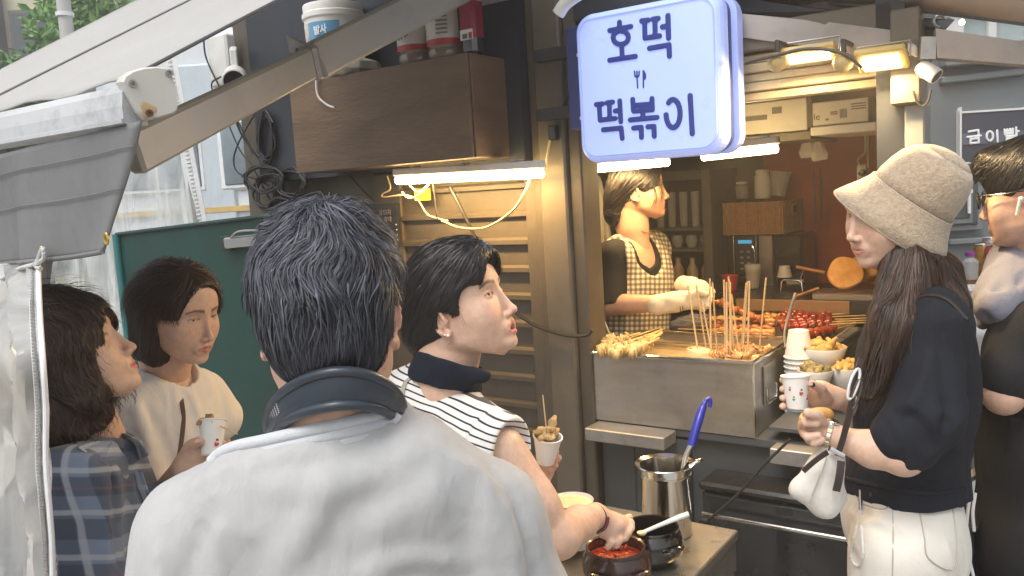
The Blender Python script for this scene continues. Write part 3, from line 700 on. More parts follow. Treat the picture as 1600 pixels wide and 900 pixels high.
def fried(m, c, n, spread, r, seed):
    r_ = np.random.RandomState(seed)
    for i in range(n):
        a = r_.rand()*6.28; rr = spread*math.sqrt(r_.rand()); p = V(c)+V((math.cos(a)*rr, math.sin(a)*rr, r_.rand()*r*1.0)); d = V((r_.normal(), r_.normal(), r_.normal()*.4)).normalized()
        L = r*(1+r_.rand()*1.4); nn = 8; ph = r_.rand(3)*6
        m.tube([p+d*(L*(k/nn-.5)*2)+V((0, 0, .003*math.sin(k+ph[0]))) for k in range(nn+1)], [r*.62*(1+.25*math.sin(k*2.2+ph[1]))*(math.sin(math.pi*(k+.35)/(nn+.7))**.45) for k in range(nn+1)], 9)
M_FRY = mat('crisp_golden_batter', (.62, .38, .1), .6, var=.35, vscale=60, bump=.8, bscale=120, bdist=.004, col2=(.42, .25, .08))
M_SEAW = mat('seaweed_roll_batter', (.34, .26, .11), .6, var=.4, vscale=50, bump=.8, bscale=110, bdist=.004, col2=(.1, .1, .04))
def bowl(px, py, d, r, lab, mtf, seed, h=.062, n=15):
    c = P(px, py, d); t_ = thing('snack_bowl', lab, 'bowl', c-V((0, 0, h)), 'white bowls of fried snacks beside the cups')
    pr = [(0, 0), (r*.55, 0), (r*.62, .004), (r*.82, h*.45), (r, h), (r*.985, h+.003), (r*.95, h), (r*.76, h*.45), (r*.5, .008), (0, .008)]
    m = MB(); m.lathe(c-V((0, 0, h)), (0, 0, 1), pr, 36); m.build('bowl_shell', M_FOAM, t_, True)
    m = MB(); fried(m, c+V((0, 0, -.006)), n, r*.6, .017, seed); tagp(m.build('fried_snacks', mtf, t_, True), kind='stuff')
    return c
bowl(1287, 543, 2.42, .064, 'upper white bowl heaped with golden fried snacks', M_FRY, 1)
bowl(1273, 578, 2.36, .050, 'lower left white bowl of seaweed roll fritters', M_SEAW, 2, n=13)
bowl(1322, 574, 2.36, .048, 'lower right white bowl with a long golden fritter', M_FRY, 3, n=12)
c = P(1287, 543, 2.42)
kpoly('side_worktop', M_LOW, [(.64, -.6), (.82, -.6), (.955, -.0), (.64, -.0)], .955, .965)
M_TRAYW = mat('pale_worktop', (.6, .58, .55), .4, var=.05)
m = MB(); m.lathe(P(1287, 543, 2.42)-V((0, 0, .105)), (0, 0, 1), [(.0, 0), (.045, 0), (.045, .04), (0, .04)], 24); tagp(m.build('bowl_stand', M_FOAM, smooth=True), 'small white pedestal under the upper snack bowl', 'stand')
# hotdog bun-like snack at her wrist
a = HN(1256, 655, .10); b_ = HN(1290, 650, .10)

# ---------------------------------------------------------------- interior fittings
M_FRG = mat('dull_fridge_grey', (.17, .155, .13), .45, metal=.2, var=.1)
fr = thing('display_fridge', 'tall grey glass fronted fridge of cups and bottles behind the vendor', 'fridge', K(-.12, -1.45, .22))
fs0, fs1, fn0, fn1 = -.36, -.005, -1.62, -1.30
kb('back_panel', M_INT, fs0, fs1, fn0, fn0+.02, .23, 1.70, par=fr)
kb('side_panel', M_FRG, fs0, fs0+.02, fn0+.021, fn1, .23, 1.70, par=fr)
kb('door_frame', M_FRG, fs1-.042, fs1, fn0+.021, fn1+.02, .23, 1.70, bev=.004, par=fr)
kb('top_panel', M_FRG, fs0+.021, fs1-.043, fn0+.021, fn1+.02, 1.655, 1.70, bev=.004, par=fr)
for z in (1.43, 1.335, 1.16, .98): kb('shelf', M_FRG, fs0+.021, fs1-.043, fn0+.021, fn1, z, z+.012, par=fr)
kb('lower_body', M_DARK, fs0+.021, fs1-.043, fn0+.021, fn1-.001, .23, .978, par=fr)
M_GL = mat('clear_drinking_glass', (.78, .8, .78), .06, trans=.0, alpha=.35, spec=1, var=.02)
M_BOT = mat('amber_drink', (.5, .3, .1), .3, var=.2)
for i in range(5):
    c = K(fs0+.06+.058*i, -1.40, 1.443); m = MB(); m.lathe(c, (0, 0, 1), [(0, 0), (.018, 0), (.022, .16), (.020, .16), (.016, .006), (0, .006)], 16); tagp(m.build('drinking_glass', M_GL, smooth=True), ORD[i]+' tall drinking glass from the left on the upper fridge shelf', 'glass', 'glasses in the fridge')
for i in range(4):
    c = K(fs0+.07+.07*i, -1.40, 1.348); m = MB(); m.lathe(c, (0, 0, 1), [(0, 0), (.02, 0), (.03, .03), (.024, .055), (.021, .055), (.024, .03), (0, .006)], 16); tagp(m.build('tumbler', M_GL, smooth=True), ORD[i]+' short round tumbler from the left on the middle fridge shelf', 'glass', 'tumblers in the fridge')
for i in range(4):
    c = K(fs0+.07+.07*i, -1.40, 1.173); m = MB(); m.lathe(c, (0, 0, 1), [(0, 0), (.024, 0), (.026, .07), (.012, .10), (.012, .125), (0, .125)], 16); tagp(m.build('sauce_bottle', mat('pale_sauce_bottle', (.55, .42, .25), .4, var=.3, vscale=20), smooth=True), ORD[i]+' cream and amber sauce bottle from the left on the low fridge shelf', 'bottle', 'bottles in the fridge')
# coffee machine under the wicker basket
cm = thing('coffee_machine', 'black coffee machine with a steel side panel below the wicker basket', 'coffee machine', K(.15, -1.3, 1.1))
M_BLKP = mat('glossy_black_plastic', (.015, .016, .018), .18, coat=.5)
kb('cabinet_block', M_DARK, .01, .50, -1.60, -1.33, .226, 1.12, par=kz)
kb('body', M_BLKP, .03, .36, -1.58, -1.36, 1.122, 1.40, bev=.01, par=cm)
kb('control_panel', M_NAVY, .075, .165, -1.359, -1.345, 1.225, 1.40, bev=.006, par=cm)
kb('display', mat('blue_display', (.05, .35, .6), .3, emit=.5), .09, .15, -1.344, -1.341, 1.365, 1.38, par=cm)
for i in range(2):
    for j in range(4): kb('button', M_ALU, .098+.03*i, .112+.03*i, -1.344, -1.341, 1.25+.025*j, 1.258+.025*j, par=cm)
kb('steel_panel', M_STEEL, .185, .245, -1.359, -1.33, 1.13, 1.40, bev=.003, par=cm)
m = MB(); m.tube([K(.07, -1.34, 1.40), K(.07, -1.34, 1.225), K(.078, -1.34, 1.217), K(.16, -1.34, 1.217), K(.17, -1.34, 1.225), K(.17, -1.34, 1.40)], .003, 8); m.build('trim', M_STEELB, cm, True)
m = MB(); m.tube(spline([HN(1170, 382, -1.25), HN(1178, 390, -1.25), HN(1181, 425, -1.25)], 5), .0035, 8); m.build('spout', M_STEELB, cm, True)
# wicker basket on top
M_WICK = mat('brown_wicker', (.36, .2, .085), .7, var=.3, vscale=60, bump=1, bscale=150, bdist=.004)
wb = thing('wicker_basket', 'brown woven basket on top of the coffee machine', 'basket', K(.2, -1.4, 1.41))
bs0, bs1, bn0, bn1, bz0, bz1 = .035, .30, -1.60, -1.31, 1.405, 1.545
for k in range(14):
    z = bz0+.01*k; e = .0015*(k % 2)
    m = MB(); m.kbox(bs0-e, bs1+e, bn1-.004, bn1+e, z+.0005, z+.0095, bev=.002); m.kbox(bs1-.004, bs1+e, bn0, bn1-.005, z+.0005, z+.0095, bev=.002); m.kbox(bs0-e, bs0+.004, bn0, bn1-.005, z+.0005, z+.0095, bev=.002); m.build('woven_band', M_WICK, wb)
m = MB()
for i in range(22): m.kbox(bs0+.004+i*.0122, bs0+.0085+i*.0122, bn1+.0016, bn1+.0035, bz0, bz1)
for i in range(22): m.kbox(bs1+.0016, bs1+.0035, bn1-.01-i*.0125, bn1-.0145-i*.0125, bz0, bz1)
m.build('uprights', M_WICK, wb)['kind'] = 'stuff'
m = MB(); m.kbox(bs0, bs1, bn0, bn1-.006, bz0, bz0+.006); m.build('basket_floor', M_WICK, wb)
kb('handle_hole_frame', M_BOARD, bs1+.003, bs1+.007, -1.48, -1.42, 1.485, 1.525, par=wb); kb('handle_hole', M_NAVY, bs1+.0075, bs1+.009, -1.472, -1.428, 1.49, 1.52, par=wb)
def jarlike(name, px, py0, py1, n, r, mt, lab, cat, lid=None):
    c = HN(px, py1, n); z1_ = HN(px, py0, n).z; h = z1_-c.z; t_ = thing(name, lab, cat, c)
    m = MB(); m.lathe(c, (0, 0, 1), [(0, 0), (r*.92, 0), (r, .006), (r, h*.78), (r*.8, h*.85), (r*.8, h*.87), (0, h*.87)], 24); m.build('vessel', mt, t_, True)
    m = MB(); m.lathe(c+V((0, 0, h*.872)), (0, 0, 1), [(0, 0), (r*.86, 0), (r*.86, h*.12), (r*.8, h*.13), (0, h*.13)], 24); m.build('lid', lid or M_PAPER, t_, True)
jarlike('plastic_jar', 1192, 265, 310, -1.45, .034, M_PAPER, 'white lidded plastic jar standing in the wicker basket', 'jar')
jarlike('glass_jar', 1160, 284, 310, -1.45, .03, mat('smoky_glass', (.5, .5, .48), .15, alpha=.5), 'small smoky glass jar in the wicker basket, left of the white one', 'jar')
c = HN(1216, 306, -1.45); m = MB(); m.lathe(c, (.15, 0, 1), [(.028, 0), (.036, .05), (.05, .105), (.049, .105), (.034, .05), (.026, 0)], 20, wob=lambda a, i: 1+.07*math.sin(5*a+i)); tagp(m.build('plastic_bag', mat('clear_crinkled_plastic', (.8, .8, .78), .2, alpha=.35, bump=.5, bscale=40), smooth=True), 'crinkled clear plastic bag standing in the wicker basket', 'bag')
c = HN(1140, 445, -1.2); t_ = tagp(cup(HN(1141, 458, -1.15)-V((0, 0, .0)), .024, .034, .075, mt=mat('red_plastic', (.5, .05, .02), .35)), 'red plastic cup beside the coffee machine', 'cup')
t_ = thing('iced_drink', 'clear cup of iced brown drink with a straw by the coffee machine', 'drink', HN(1177, 450, -1.2))
m = MB(); c = HN(1177, 450, -1.2); m.lathe(c, (0, 0, 1), [(0, 0), (.026, 0), (.036, .10), (.034, .10), (.024, .004), (0, .004)], 24); m.build('cup_wall', M_GL, t_, True)
m = MB(); m.lathe(c+V((0, 0, .005)), (0, 0, 1), [(0, 0), (.0235, 0), (.031, .065), (0, .066)], 24); m.build('drink', mat('brown_tea', (.3, .13, .04), .1), t_, True)
m = MB()
for i in range(5): m.frame_box(c+V((rs.rand()*.03-.015, rs.rand()*.03-.015, .072+rs.rand()*.02)), V(rs.normal(size=3)), V((0, 1, .3)), V((1, 0, .2)), .016, .016, .016, bev=.002)
m.build('ice', M_GL, t_)
tagp(cup(HN(1226, 432, -1.3), .022, .03, .045, invert=True), 'small white paper cup upside down behind the griddle', 'cup')
# sockets, cable on red wall
so_ = thing('wall_socket', 'white wall socket strip with a black plug on the red wall', 'socket', HN(1350, 278, -1.5))
m = MB(); a, b_ = HN(1345, 262, -1.3), HN(1349, 296, -1.3); m.frame_box((a+b_)/2, KS, KN, (0, 0, 1), .035, .02, .11, bev=.003); m.build('plate', M_PAPER, so_)
for y in (270, 284): m = MB(); c = HN(1346, y, -1.27); m.lathe(c-KN*.014, KN, [(0, 0), (.014, 0), (.015, .006), (.011, .02), (0, .021)], 16); m.build('plug', M_BLKP, so_, True)
m = MB(); m.tube(spline([HN(1346, 262, -1.28), HN(1340, 250, -1.28), HN(1351, 238, -1.28), HN(1352, 210, -1.28)], 6), .003, 6); tagp(m.build('cable', M_PAPER, smooth=True), 'white cable running up the red wall from the socket', 'cable')
m = MB(); m.tube([HN(1356, 208, -1.28), HN(1357, 262, -1.28)], .006, 8); tagp(m.build('conduit', mat('yellow_conduit', (.5, .38, .12), .5), smooth=True), 'thin ochre conduit beside the white cable on the red wall', 'conduit')
# kitchen tools hanging on red wall
for i, (x, y0, y1) in enumerate(((1272, 265, 350), (1282, 262, 345))):
    m = MB(); m.tube([HN(x, y0, -1.5), HN(x+3, y1, -1.5)], [.003, .006], 8); tagp(m.build('hanging_tongs', M_DARK, smooth=True), ['thin dark rod hanging on the red wall, left one', 'thin dark rod hanging on the red wall, right one'][i], 'utensil')
# cartons on the shelf
def carton(s0, s1, n0, n1, z0, z1, lab, prints):
    t_ = thing('carton', lab, 'carton', K((s0+s1)/2, (n0+n1)/2, z0)); kb('box_body', mat('white_carton', (.72, .69, .62), .7, var=.06, vscale=8), s0, s1, n0, n1, z0, z1, bev=.003, par=t_)
    for (a, b2, c2, d2, mt) in prints: kb('print', mt, s0+a*(s1-s0), s0+b2*(s1-s0), n1+.0006, n1+.0012, z0+c2*(z1-z0), z0+d2*(z1-z0), par=t_)
M_INK = mat('faded_print_ink', (.22, .2, .2), .7)
carton(.18, .592, -.9, -.62, 1.792, 1.90, 'long pale cardboard carton at the left on the shelf', [(.72, .8, .6, .8, M_INK), (.5, .68, .45, .6, M_INK)])
CP = [(.0+.24, .30, .2, .28, M_INK), (.33, .46, .42, .47, M_INK), (.33, .46, .5, .55, M_INK)]+[(.5+.022*i, .512+.022*i, .25, .62, M_INK) for i in range(6)]+[(.7, .95, .55+.1*i, .6+.1*i, M_INK) for i in range(3)]
carton(.613, .785, -.9, -.60, 1.802, 1.878, 'white printed carton with a barcode at the right end of the shelf', CP)
def fonttext(body, name, mt, parent, o, ux, uy, size, th=.0006, bold=0.0):
    cu = bpy.data.curves.new('text', 'FONT'); cu.body = body; cu.size = 1; cu.extrude = th/size; cu.offset = bold; cu.align_x = 'LEFT'
    ob = bpy.data.objects.new('text', cu); COL.objects.link(ob); bpy.context.view_layer.update()
    me = ob.evaluated_get(bpy.context.evaluated_depsgraph_get()).to_mesh(); vs = [v.co.copy() for v in me.vertices]; fs = [list(p.vertices) for p in me.polygons]
    bpy.data.objects.remove(ob); ux = V(ux).normalized(); uy = V(uy).normalized(); uz = ux.cross(uy)
    return mk(name, [V(o)+ux*(v.x*size)+uy*(v.y*size)+uz*(v.z*size) for v in vs], fs, mt, parent)
ct = [o for o in bpy.data.objects if o.name.startswith('carton')]
fonttext('le', 'print', M_INK, ct[-1], K(.617, -.5985, 1.822), KS, (0, 0, 1), .03)
# hanging cloth and bags
m = MB(); a = HN(935, 275, -.7)
pr = [(-.012, 0), (-.02, -.06), (-.045, -.14), (-.05, -.22), (-.03, -.3)]
cl = []
for i in range(14):
    z_ = -.33*i/13; wd = .012+.045*(i/13)**.6
    for j in range(13):
        u = (j/12-.5)*2; cl.append(a+KS*(u*wd)+KN*(.012*math.sin(u*7+i*.3)*(i/13)+.01)+V((0, 0, z_)))
fs = [[i*13+j, i*13+j+1, i*13+j+14, i*13+j+13] for i in range(13) for j in range(12)]
m.add(cl, fs); o = m.build('hanging_cloth', mat('white_cotton_cloth', (.7, .68, .62), .85, var=.06, bump=.3, bscale=60), smooth=True); tagp(o, 'white cloth hanging by the corner post behind the vendor', 'cloth'); sm = o.modifiers.new('t', 'SOLIDIFY'); sm.thickness = .003
for i, (x, y) in enumerate(((1262, 222), (1278, 226))):
    c = HN(x, y-6, -.9); m = MB(); m.lathe(c, (.1*i, 0, -1), [(0, 0), (.01, .0), (.02, .02), (.035, .05), (.03, .07), (.0, .075)], 16, wob=lambda a, i: 1+.15*math.sin(4*a+i)); tagp(m.build('plastic_bag', mat('clear_crinkled_plastic', (.8, .8, .78), .2, alpha=.35), smooth=True), ['clear plastic bag hanging under the shelf, left one', 'clear plastic bag hanging under the shelf, right one'][i], 'bag')
# slanted steel rods leaning at the post
for i, (x0, y0, x1, y1) in enumerate(((917, 450, 950, 540), (920, 470, 944, 545), (921, 448, 957, 535))):
    m = MB(); m.tube([HN(x0, y0, -.12), HN(x1, y1, -.12)], .005, 8); tagp(m.build('steel_rod', M_STEELB if i == 0 else M_ALU, smooth=True), 'thin steel rod leaning between the corner post and the vat', 'rod', 'steel rods leaning at the corner post')

# ---------------------------------------------------------------- lamps
M_TUBE = mat('glowing_warm_tube', (1.0, .72, .32), .4, emit=22, var=0)
def tubelamp(p0, p1, lab, r=.0135, watts=3.0):
    t_ = thing('tube_lamp', lab, 'lamp', (p0+p1)/2, 'warm white tube lamps on the kiosk')
    d = (p1-p0).normalized(); m = MB(); m.tube([p0, p0+d*.004, p1-d*.004, p1], [r*.8, r, r, r*.8], 16); m.build('tube', M_TUBE, t_, True)
    m = MB(); m.frame_box((p0+p1)/2+V((0, 0, r+.013)), d, d.cross(V((0, 0, 1))), (0, 0, 1), (p1-p0).length+.01, .03, .024, bev=.003); m.build('housing', M_WHT, t_)
    for e in (.15, .5, .85): m = MB(); m.frame_box(p0.lerp(p1, e)+V((0, 0, r+.028)), d, d.cross(V((0, 0, 1))), (0, 0, 1), .02, .034, .006); m.build('clip', M_ALU, t_)
    al = bpy.data.lights.new('tube_light', 'AREA'); al.shape = 'RECTANGLE'; al.size = (p1-p0).length; al.size_y = .03; al.energy = watts; al.color = (1.0, .60, .24)
    ao = bpy.data.objects.new('tube_light', al); COL.objects.link(ao); ao.parent = t_; ao.location = V((0, 0, -r-.003))
    ao.rotation_euler = Matrix((d, V((0, 0, 1)).cross(d), V((0, 0, 1)))).transposed().to_euler()
    return t_
tubelamp(HN(620, 282, .13), HN(848, 271, .13), 'left glowing tube lamp under the wooden cabinet', watts=5)
tubelamp(HN(906, 266, -.4), HN(1045, 253, -.4), 'middle glowing tube lamp just below the lit sign')
tubelamp(HN(1097, 245, -.4), HN(1215, 232, -.4), 'right glowing tube lamp at the right of the lit sign')
def flood(c, lab, e, w_=.11, h=.05):
    t_ = thing('flood_lamp', lab, 'lamp', c, 'small flood lamps over the hatch'); ax = (KN*.55+V((0, 0, -1))).normalized(); u = KS; v = ax.cross(u)
    m = MB(); m.frame_box(c, u, v, ax, w_, h+.03, .018, bev=.004); m.build('housing', mat('yellowish_lamp_case', (.6, .45, .15), .4), t_)
    m = MB(); m.frame_box(c+ax*.0105, u, v, ax, w_-.03, h, .004); m.build('lens', mat('glowing_flood_lens', (1, .76, .38), .3, emit=18, var=0), t_)
    m = MB(); m.tube([c-u*(w_/2+.004), c-u*(w_/2+.004)-ax*.04, c+u*(w_/2+.004)-ax*.04, c+u*(w_/2+.004)], .003, 6); m.build('bracket', M_ALU, t_)
    al = bpy.data.lights.new('flood_light', 'AREA'); al.shape = 'RECTANGLE'; al.size = w_-.03; al.size_y = h; al.energy = e; al.color = (1, .68, .32)
    ao = bpy.data.objects.new('flood_light', al); COL.objects.link(ao); ao.parent = t_; ao.location = ax*.016; ao.rotation_euler = ax.to_track_quat('-Z', 'Y').to_euler()
flood(HN(1378, 92, .08), 'lit yellow flood lamp at the right end of the hatch header', 5)
flood(HN(1265, 84, .05), 'lit flood lamp partly behind the awning arm above the hatch', 4, .13, .03)
M_GOLD = mat('brassy_bracket', (.55, .42, .2), .35, metal=.5, var=.2, vscale=30)
for i, x in enumerate((1215, 1318)):
    c = HN(x, 98, .1); t_ = thing('lamp_bracket', ['round brassy lamp bracket over the hatch, left one', 'round brassy lamp bracket over the hatch, right one'][i], 'bracket', c)
    m = MB(); m.lathe(c, KN, [(0, 0), (.022, 0), (.024, .006), (.018, .012), (.008, .014), (0, .014)], 20); m.build('disc', M_GOLD, t_, True)
    m = MB(); m.tube([c+V((0, 0, .0)), c+V((0, 0, .05)), c-KN*.08+V((0, 0, .05))], .007, 8); m.build('arm', M_DARK, t_, True)
m = MB(); m.tube(spline([HN(1165, 98, .12), HN(1215, 86, .12), HN(1265, 76, .12), HN(1318, 84, .12), HN(1348, 106, .12)], 6), .0045, 8); tagp(m.build('cable', M_DARK, smooth=True), 'dark cable sagging across the lamp brackets over the hatch', 'cable')

# ---------------------------------------------------------------- lit projecting sign
SN = .16
ls = thing('lightbox_sign', 'glowing blue white double sided lightbox sign with blue Korean letters', 'sign', K(.36, SN, 1.93))
M_LIT = mat('lit_blue_white_acrylic', (.36, .46, .88), .3, emit=.44, var=.02, vscale=2, coat=.4)
M_LITS = mat('lit_acrylic_side', (.33, .42, .82), .3, emit=.30, var=.02, vscale=2)
M_BLUE = mat('deep_blue_vinyl', (.022, .038, .21), .4, emit=.22, var=.05)
M_BLUEB = mat('dark_blue_sign_frame', (.04, .055, .16), .4, var=.1)
def rrect(s0, s1, z0, z1, r, n=8):
    out = []
    for cx, cz, a0 in ((s1-r, z1-r, 0), (s0+r, z1-r, 90), (s0+r, z0+r, 180), (s1-r, z0+r, 270)):
        out += [(cx+r*math.cos(R(a0+90*i/n)), cz+r*math.sin(R(a0+90*i/n))) for i in range(n+1)]
    return out
def lens(s0, s1, z0, z1, nb, nf, name, mt, dome=.012, r=.05):
    """one rounded shell of the sign: back at nb, domed edge towards nf"""
    m = MB(); rows = []; steps = [(0, nb), (0, nb+(nf-nb)*.55), (.004, nb+(nf-nb)*.8), (.012, nb+(nf-nb)*.96), (.02, nf)]
    for ins, n_ in steps: rows.append([K(s, n_, z) for s, z in rrect(s0+ins, s1-ins, z0+ins, z1-ins, r-ins*.5)])
    k = len(rows[0]); vs = [p for r_ in rows for p in r_]; fs = [[i*k+j, i*k+(j+1) % k, (i+1)*k+(j+1) % k, (i+1)*k+j] for i in range(len(rows)-1) for j in range(k)]
    fs += [list(range(k))[::-1], [(len(rows)-1)*k+j for j in range(k)]]; m.add(vs, fs); return m.build(name, mt, ls)
a0_, a1_, b0_, b1_ = HN(900, 130, SN), HN(1128, 100, SN), HN(1010, 248, SN), HN(1010, 2, SN)
ss0 = (a0_-KO).dot(KS); ss1 = (a1_-KO).dot(KS); sz0 = b0_.z; sz1 = b1_.z
print('sign', ss0, ss1, sz0, sz1)
lens(ss0, ss1, sz0, sz1, SN-.05, SN, 'front_face', M_LIT)
lens(ss0+.004, ss1-.004, sz0+.004, sz1-.004, SN-.084, SN-.051, 'core_frame', M_BLUEB, r=.046)
lens(ss0+.012, ss1+.012, sz0, sz1, SN-.085, SN-.15, 'back_face', M_LITS)
m = MB(); pr = rrect(ss0+.018, ss1-.018, sz0+.018, sz1-.018, .04); q = [K(s, SN+.0015, z) for s, z in pr]; m.tube(q, .0022, 6, closed=True); m.build('face_bead', M_LITS, ls, True)
c3 = lambda x, y: HN(820+x/3, y/3, SN+.001)
LS = [[(444, 104), (445, 122)], [(398, 143), (497, 124)], ring(450, 176, 36, 32), [(455, 222), (457, 268)], [(398, 282), (518, 264)],
      [(548, 98), (578, 94)], [(562, 98), (563, 178), (632, 168)], [(600, 90), (625, 86)], [(610, 92), (611, 168)], [(671, 73), (674, 178)], [(645, 126), (671, 122)], [(585, 226), (676, 210), (678, 262)],
      [(335, 490), (365, 486)], [(349, 490), (353, 563), (424, 555)], [(386, 482), (412, 478)], [(396, 484), (398, 555)], [(445, 473), (450, 570)], [(424, 520), (446, 517)], [(368, 608), (452, 600), (457, 648)],
      [(506, 466), (510, 520)], [(596, 462), (598, 514)], [(508, 494), (596, 488)], [(510, 520), (598, 514)], [(553, 520), (554, 556)], [(494, 562), (620, 550)], [(510, 600), (546, 596), (547, 643)], [(577, 594), (606, 592), (607, 638)],
      ring(695, 532, 33, 66, 22, -130, 175), [(775, 448), (785, 626)]]
nn_ = np.array(KN)
stroke_sdf(LS, .0072, c3, nn_, .003, .0021, 'lettering', M_BLUE, ls)
LF = [[(514, 334), (516, 352), (521, 360)], [(525, 334), (526, 360)], [(536, 334), (535, 352), (530, 360)], [(516, 358), (534, 358)], [(526, 360), (529, 412)], [(555, 332), (556, 410)], [(557, 332), (564, 345), (566, 358), (564, 368), (557, 374)], [(560, 345), (560, 368)]]
stroke_sdf(LF, .0022, c3, nn_, .002, .0012, 'emblem', M_BLUE, ls)
m = MB(); m.kbox(ss0-.055, ss0-.002, SN-.10, SN-.045, sz0+.1, sz1-.02, bev=.004); m.build('mounting_bracket', M_BLUEB, ls)
for z_ in (sz1-.08, sz0+.155): m = MB(); m.kbox(.0, ss0-.056, SN-.10, SN-.06, z_-.017, z_+.017); m.build('mounting_arm', M_DARK, ls)
for z in (sz1-.1, sz0+.13): m = MB(); m.lathe(K(ss0-.012, SN-.044, z), KN, [(0, 0), (.006, 0), (.006, .003), (0, .004)], 12); m.build('bolt', M_WHT, ls, True)
al = bpy.data.lights.new('sign_light', 'AREA'); al.size = .38; al.energy = 1.3; al.color = (.5, .62, 1)
ao = bpy.data.objects.new('sign_light', al); COL.objects.link(ao); ao.parent = ls; ao.location = K(.36, SN+.01, 1.93)-ls.location; al.energy = .35; ao.rotation_euler = KN.to_track_quat('-Z', 'Y').to_euler()

# ---------------------------------------------------------------- wooden cabinet and what stands on it
M_PLY = mat('worn_brown_plywood', (.14, .09, .054), .55, var=.2, vscale=3, stretch=(1, 1, 4), bump=.2, bscale=30, dirt=.25)
wc = thing('wooden_cabinet', 'long brown plywood cabinet fixed high on the kiosk wall', 'cabinet', K(-.5, .15, 1.75))
kb('front_board', M_PLY, -.90, -.133, .238, .25, 1.757, 2.058, bev=.002, par=wc)
kb('end_board', M_PLY, -.14, -.128, .062, .237, 1.757, 2.058, bev=.002, par=wc)
kb('end_board', M_PLY, -.90, -.888, .062, .237, 1.757, 2.058, bev=.002, par=wc)
kb('bottom_board', M_PLY, -.887, -.141, .062, .236, 1.757, 1.769, par=wc)
kb('top_board', M_PLY, -.887, -.141, .062, .236, 2.045, 2.057, par=wc)
BZ = 2.059
t_ = thing('paint_pail', 'white plastic pail with a blue label on the cabinet', 'pail', K(-.76, .15, BZ))
m = MB(); c = K(-.76, .15, BZ); m.lathe(c, (0, 0, 1), [(0, 0), (.085, 0), (.09, .01), (.1, .2), (.106, .205), (.106, .22), (.1, .225), (.102, .245), (.1, .25), (0, .252)], 40); m.build('bucket', M_PAPER, t_, True)
def wrap(name, c, r, z0, z1, a0, a1, mt, par, r1=None):
    m = MB(); n = 14; vs = []; r1 = r if r1 is None else r1
    for i in range(n+1):
        a = R(a0+(a1-a0)*i/n); u = KN*math.cos(a)+KS*math.sin(a)
        vs += [V(c)+u*r+V((0, 0, z0)), V(c)+u*r1+V((0, 0, z1)), V(c)+u*(r1+.0012)+V((0, 0, z1)), V(c)+u*(r+.0012)+V((0, 0, z0))]
    fs = [[i*4+k, i*4+(k+1) % 4, i*4+4+(k+1) % 4, i*4+4+k] for i in range(n) for k in range(4)]+[[3, 2, 1, 0], [n*4+k for k in range(4)]]
    m.add(vs, fs); return m.build(name, mt, par, True)
lb = wrap('label', c, .0925, .04, .185, -10, 55, mat('sky_blue_label', (.12, .33, .55), .5), t_, .0995)
wrap('picture', c, .0925, .04, .185, -60, -12, mat('grey_picture_print', (.5, .48, .44), .6, var=.4, vscale=20), t_, .0995)
def vtext(body, c, r, ang, z, size, mt, par, bold=0.02):
    u = KN*math.cos(R(ang))+KS*math.sin(R(ang)); tx = V((0, 0, 1)).cross(u); o_ = V(c)+u*(r+.003)+V((0, 0, z)); return fonttext(body, 'lettering', mt, par, o_, tx, (0, 0, 1), size, .0008, bold)
M_WINK = mat('white_print', (.85, .85, .85), .5); M_BINK = mat('black_print', (.03, .03, .03), .5)
vtext('발사', c, .0992, 3, .145, .032, M_WINK, t_); vtext('기', c, .0985, 3, .105, .032, M_WINK, t_)
t_ = thing('plastic_sack', 'crumpled white plastic sack lying on the cabinet behind the awning arm', 'sack', K(-.62, .17, BZ))
m = MB(); m.lathe(K(-.68, .17, BZ), (0, 0, 1), [(0, 0), (.08, 0), (.1, .02), (.09, .045), (.05, .06), (0, .062)], 28, wob=lambda a, i: 1+.12*math.sin(4*a+i)+.08*math.sin(9*a)); m.build('sack', mat('white_crumpled_sack', (.6, .58, .52), .5, bump=.6, bscale=30), t_, True)
M_PET = mat('clear_pet_plastic', (.35, .28, .22), .1, spec=1, alpha=.75); M_LABR = mat('red_label_band', (.5, .05, .05), .45); M_LABW = mat('white_label', (.66, .64, .58), .5)
def bigjar(s, lab, txt, ang=5):
    c = K(s, .16, BZ); t_ = thing('vinegar_bottle', lab, 'bottle', c, 'big square bottles on the cabinet')
    m = MB(); m.lathe(c, (0, 0, 1), [(0, 0), (.052, 0), (.057, .008), (.058, .03), (.054, .036), (.057, .042), (.058, .19), (.03, .23), (.02, .24), (.02, .26), (0, .26)], 32); m.build('vessel', M_PET, t_, True)
    wrap('label', c, .0588, .062, .16, -80, 80, M_LABW, t_); wrap('label_band', c, .0590, .044, .062, -80, 80, M_LABR, t_)
    m = MB(); m.lathe(c+V((0, 0, .262)), (0, 0, 1), [(0, 0), (.023, 0), (.023, .025), (0, .026)], 20); m.build('cap', M_LABR, t_, True)
    if txt: vtext(txt, c, .0600, -28, .078, .026, M_BINK, t_)
    else:
        for k in range(5): wrap('fine_print', c, .0603, .075+.012*k, .080+.012*k, 10, 45, M_INK, t_)
        wrap('barcode', c, .0603, .075, .095, -60, -40, M_INK, t_)
bigjar(-.395, 'large bottle with white and red label reading Korean text, left of its twin', '사과식초')
bigjar(-.275, 'large bottle with white and red label, fine print side shown, nearer the corner', '')
c = K(-.165, .17, BZ); t_ = thing('sauce_bottle', 'dark bottle with a crimson label and small barcode at the cabinet end', 'bottle', c)
m = MB(); m.frame_box(c+V((0, 0, .1)), KS, KN, (0, 0, 1), .056, .056, .2, bev=.012); m.build('vessel', mat('dark_bottle_plastic', (.03, .03, .04), .15, spec=.9), t_)
m = MB(); m.frame_box(c+V((0, 0, .115)), KS, KN, (0, 0, 1), .058, .058, .145, bev=.011); m.build('label', mat('crimson_label', (.30, .012, .04), .45), t_)
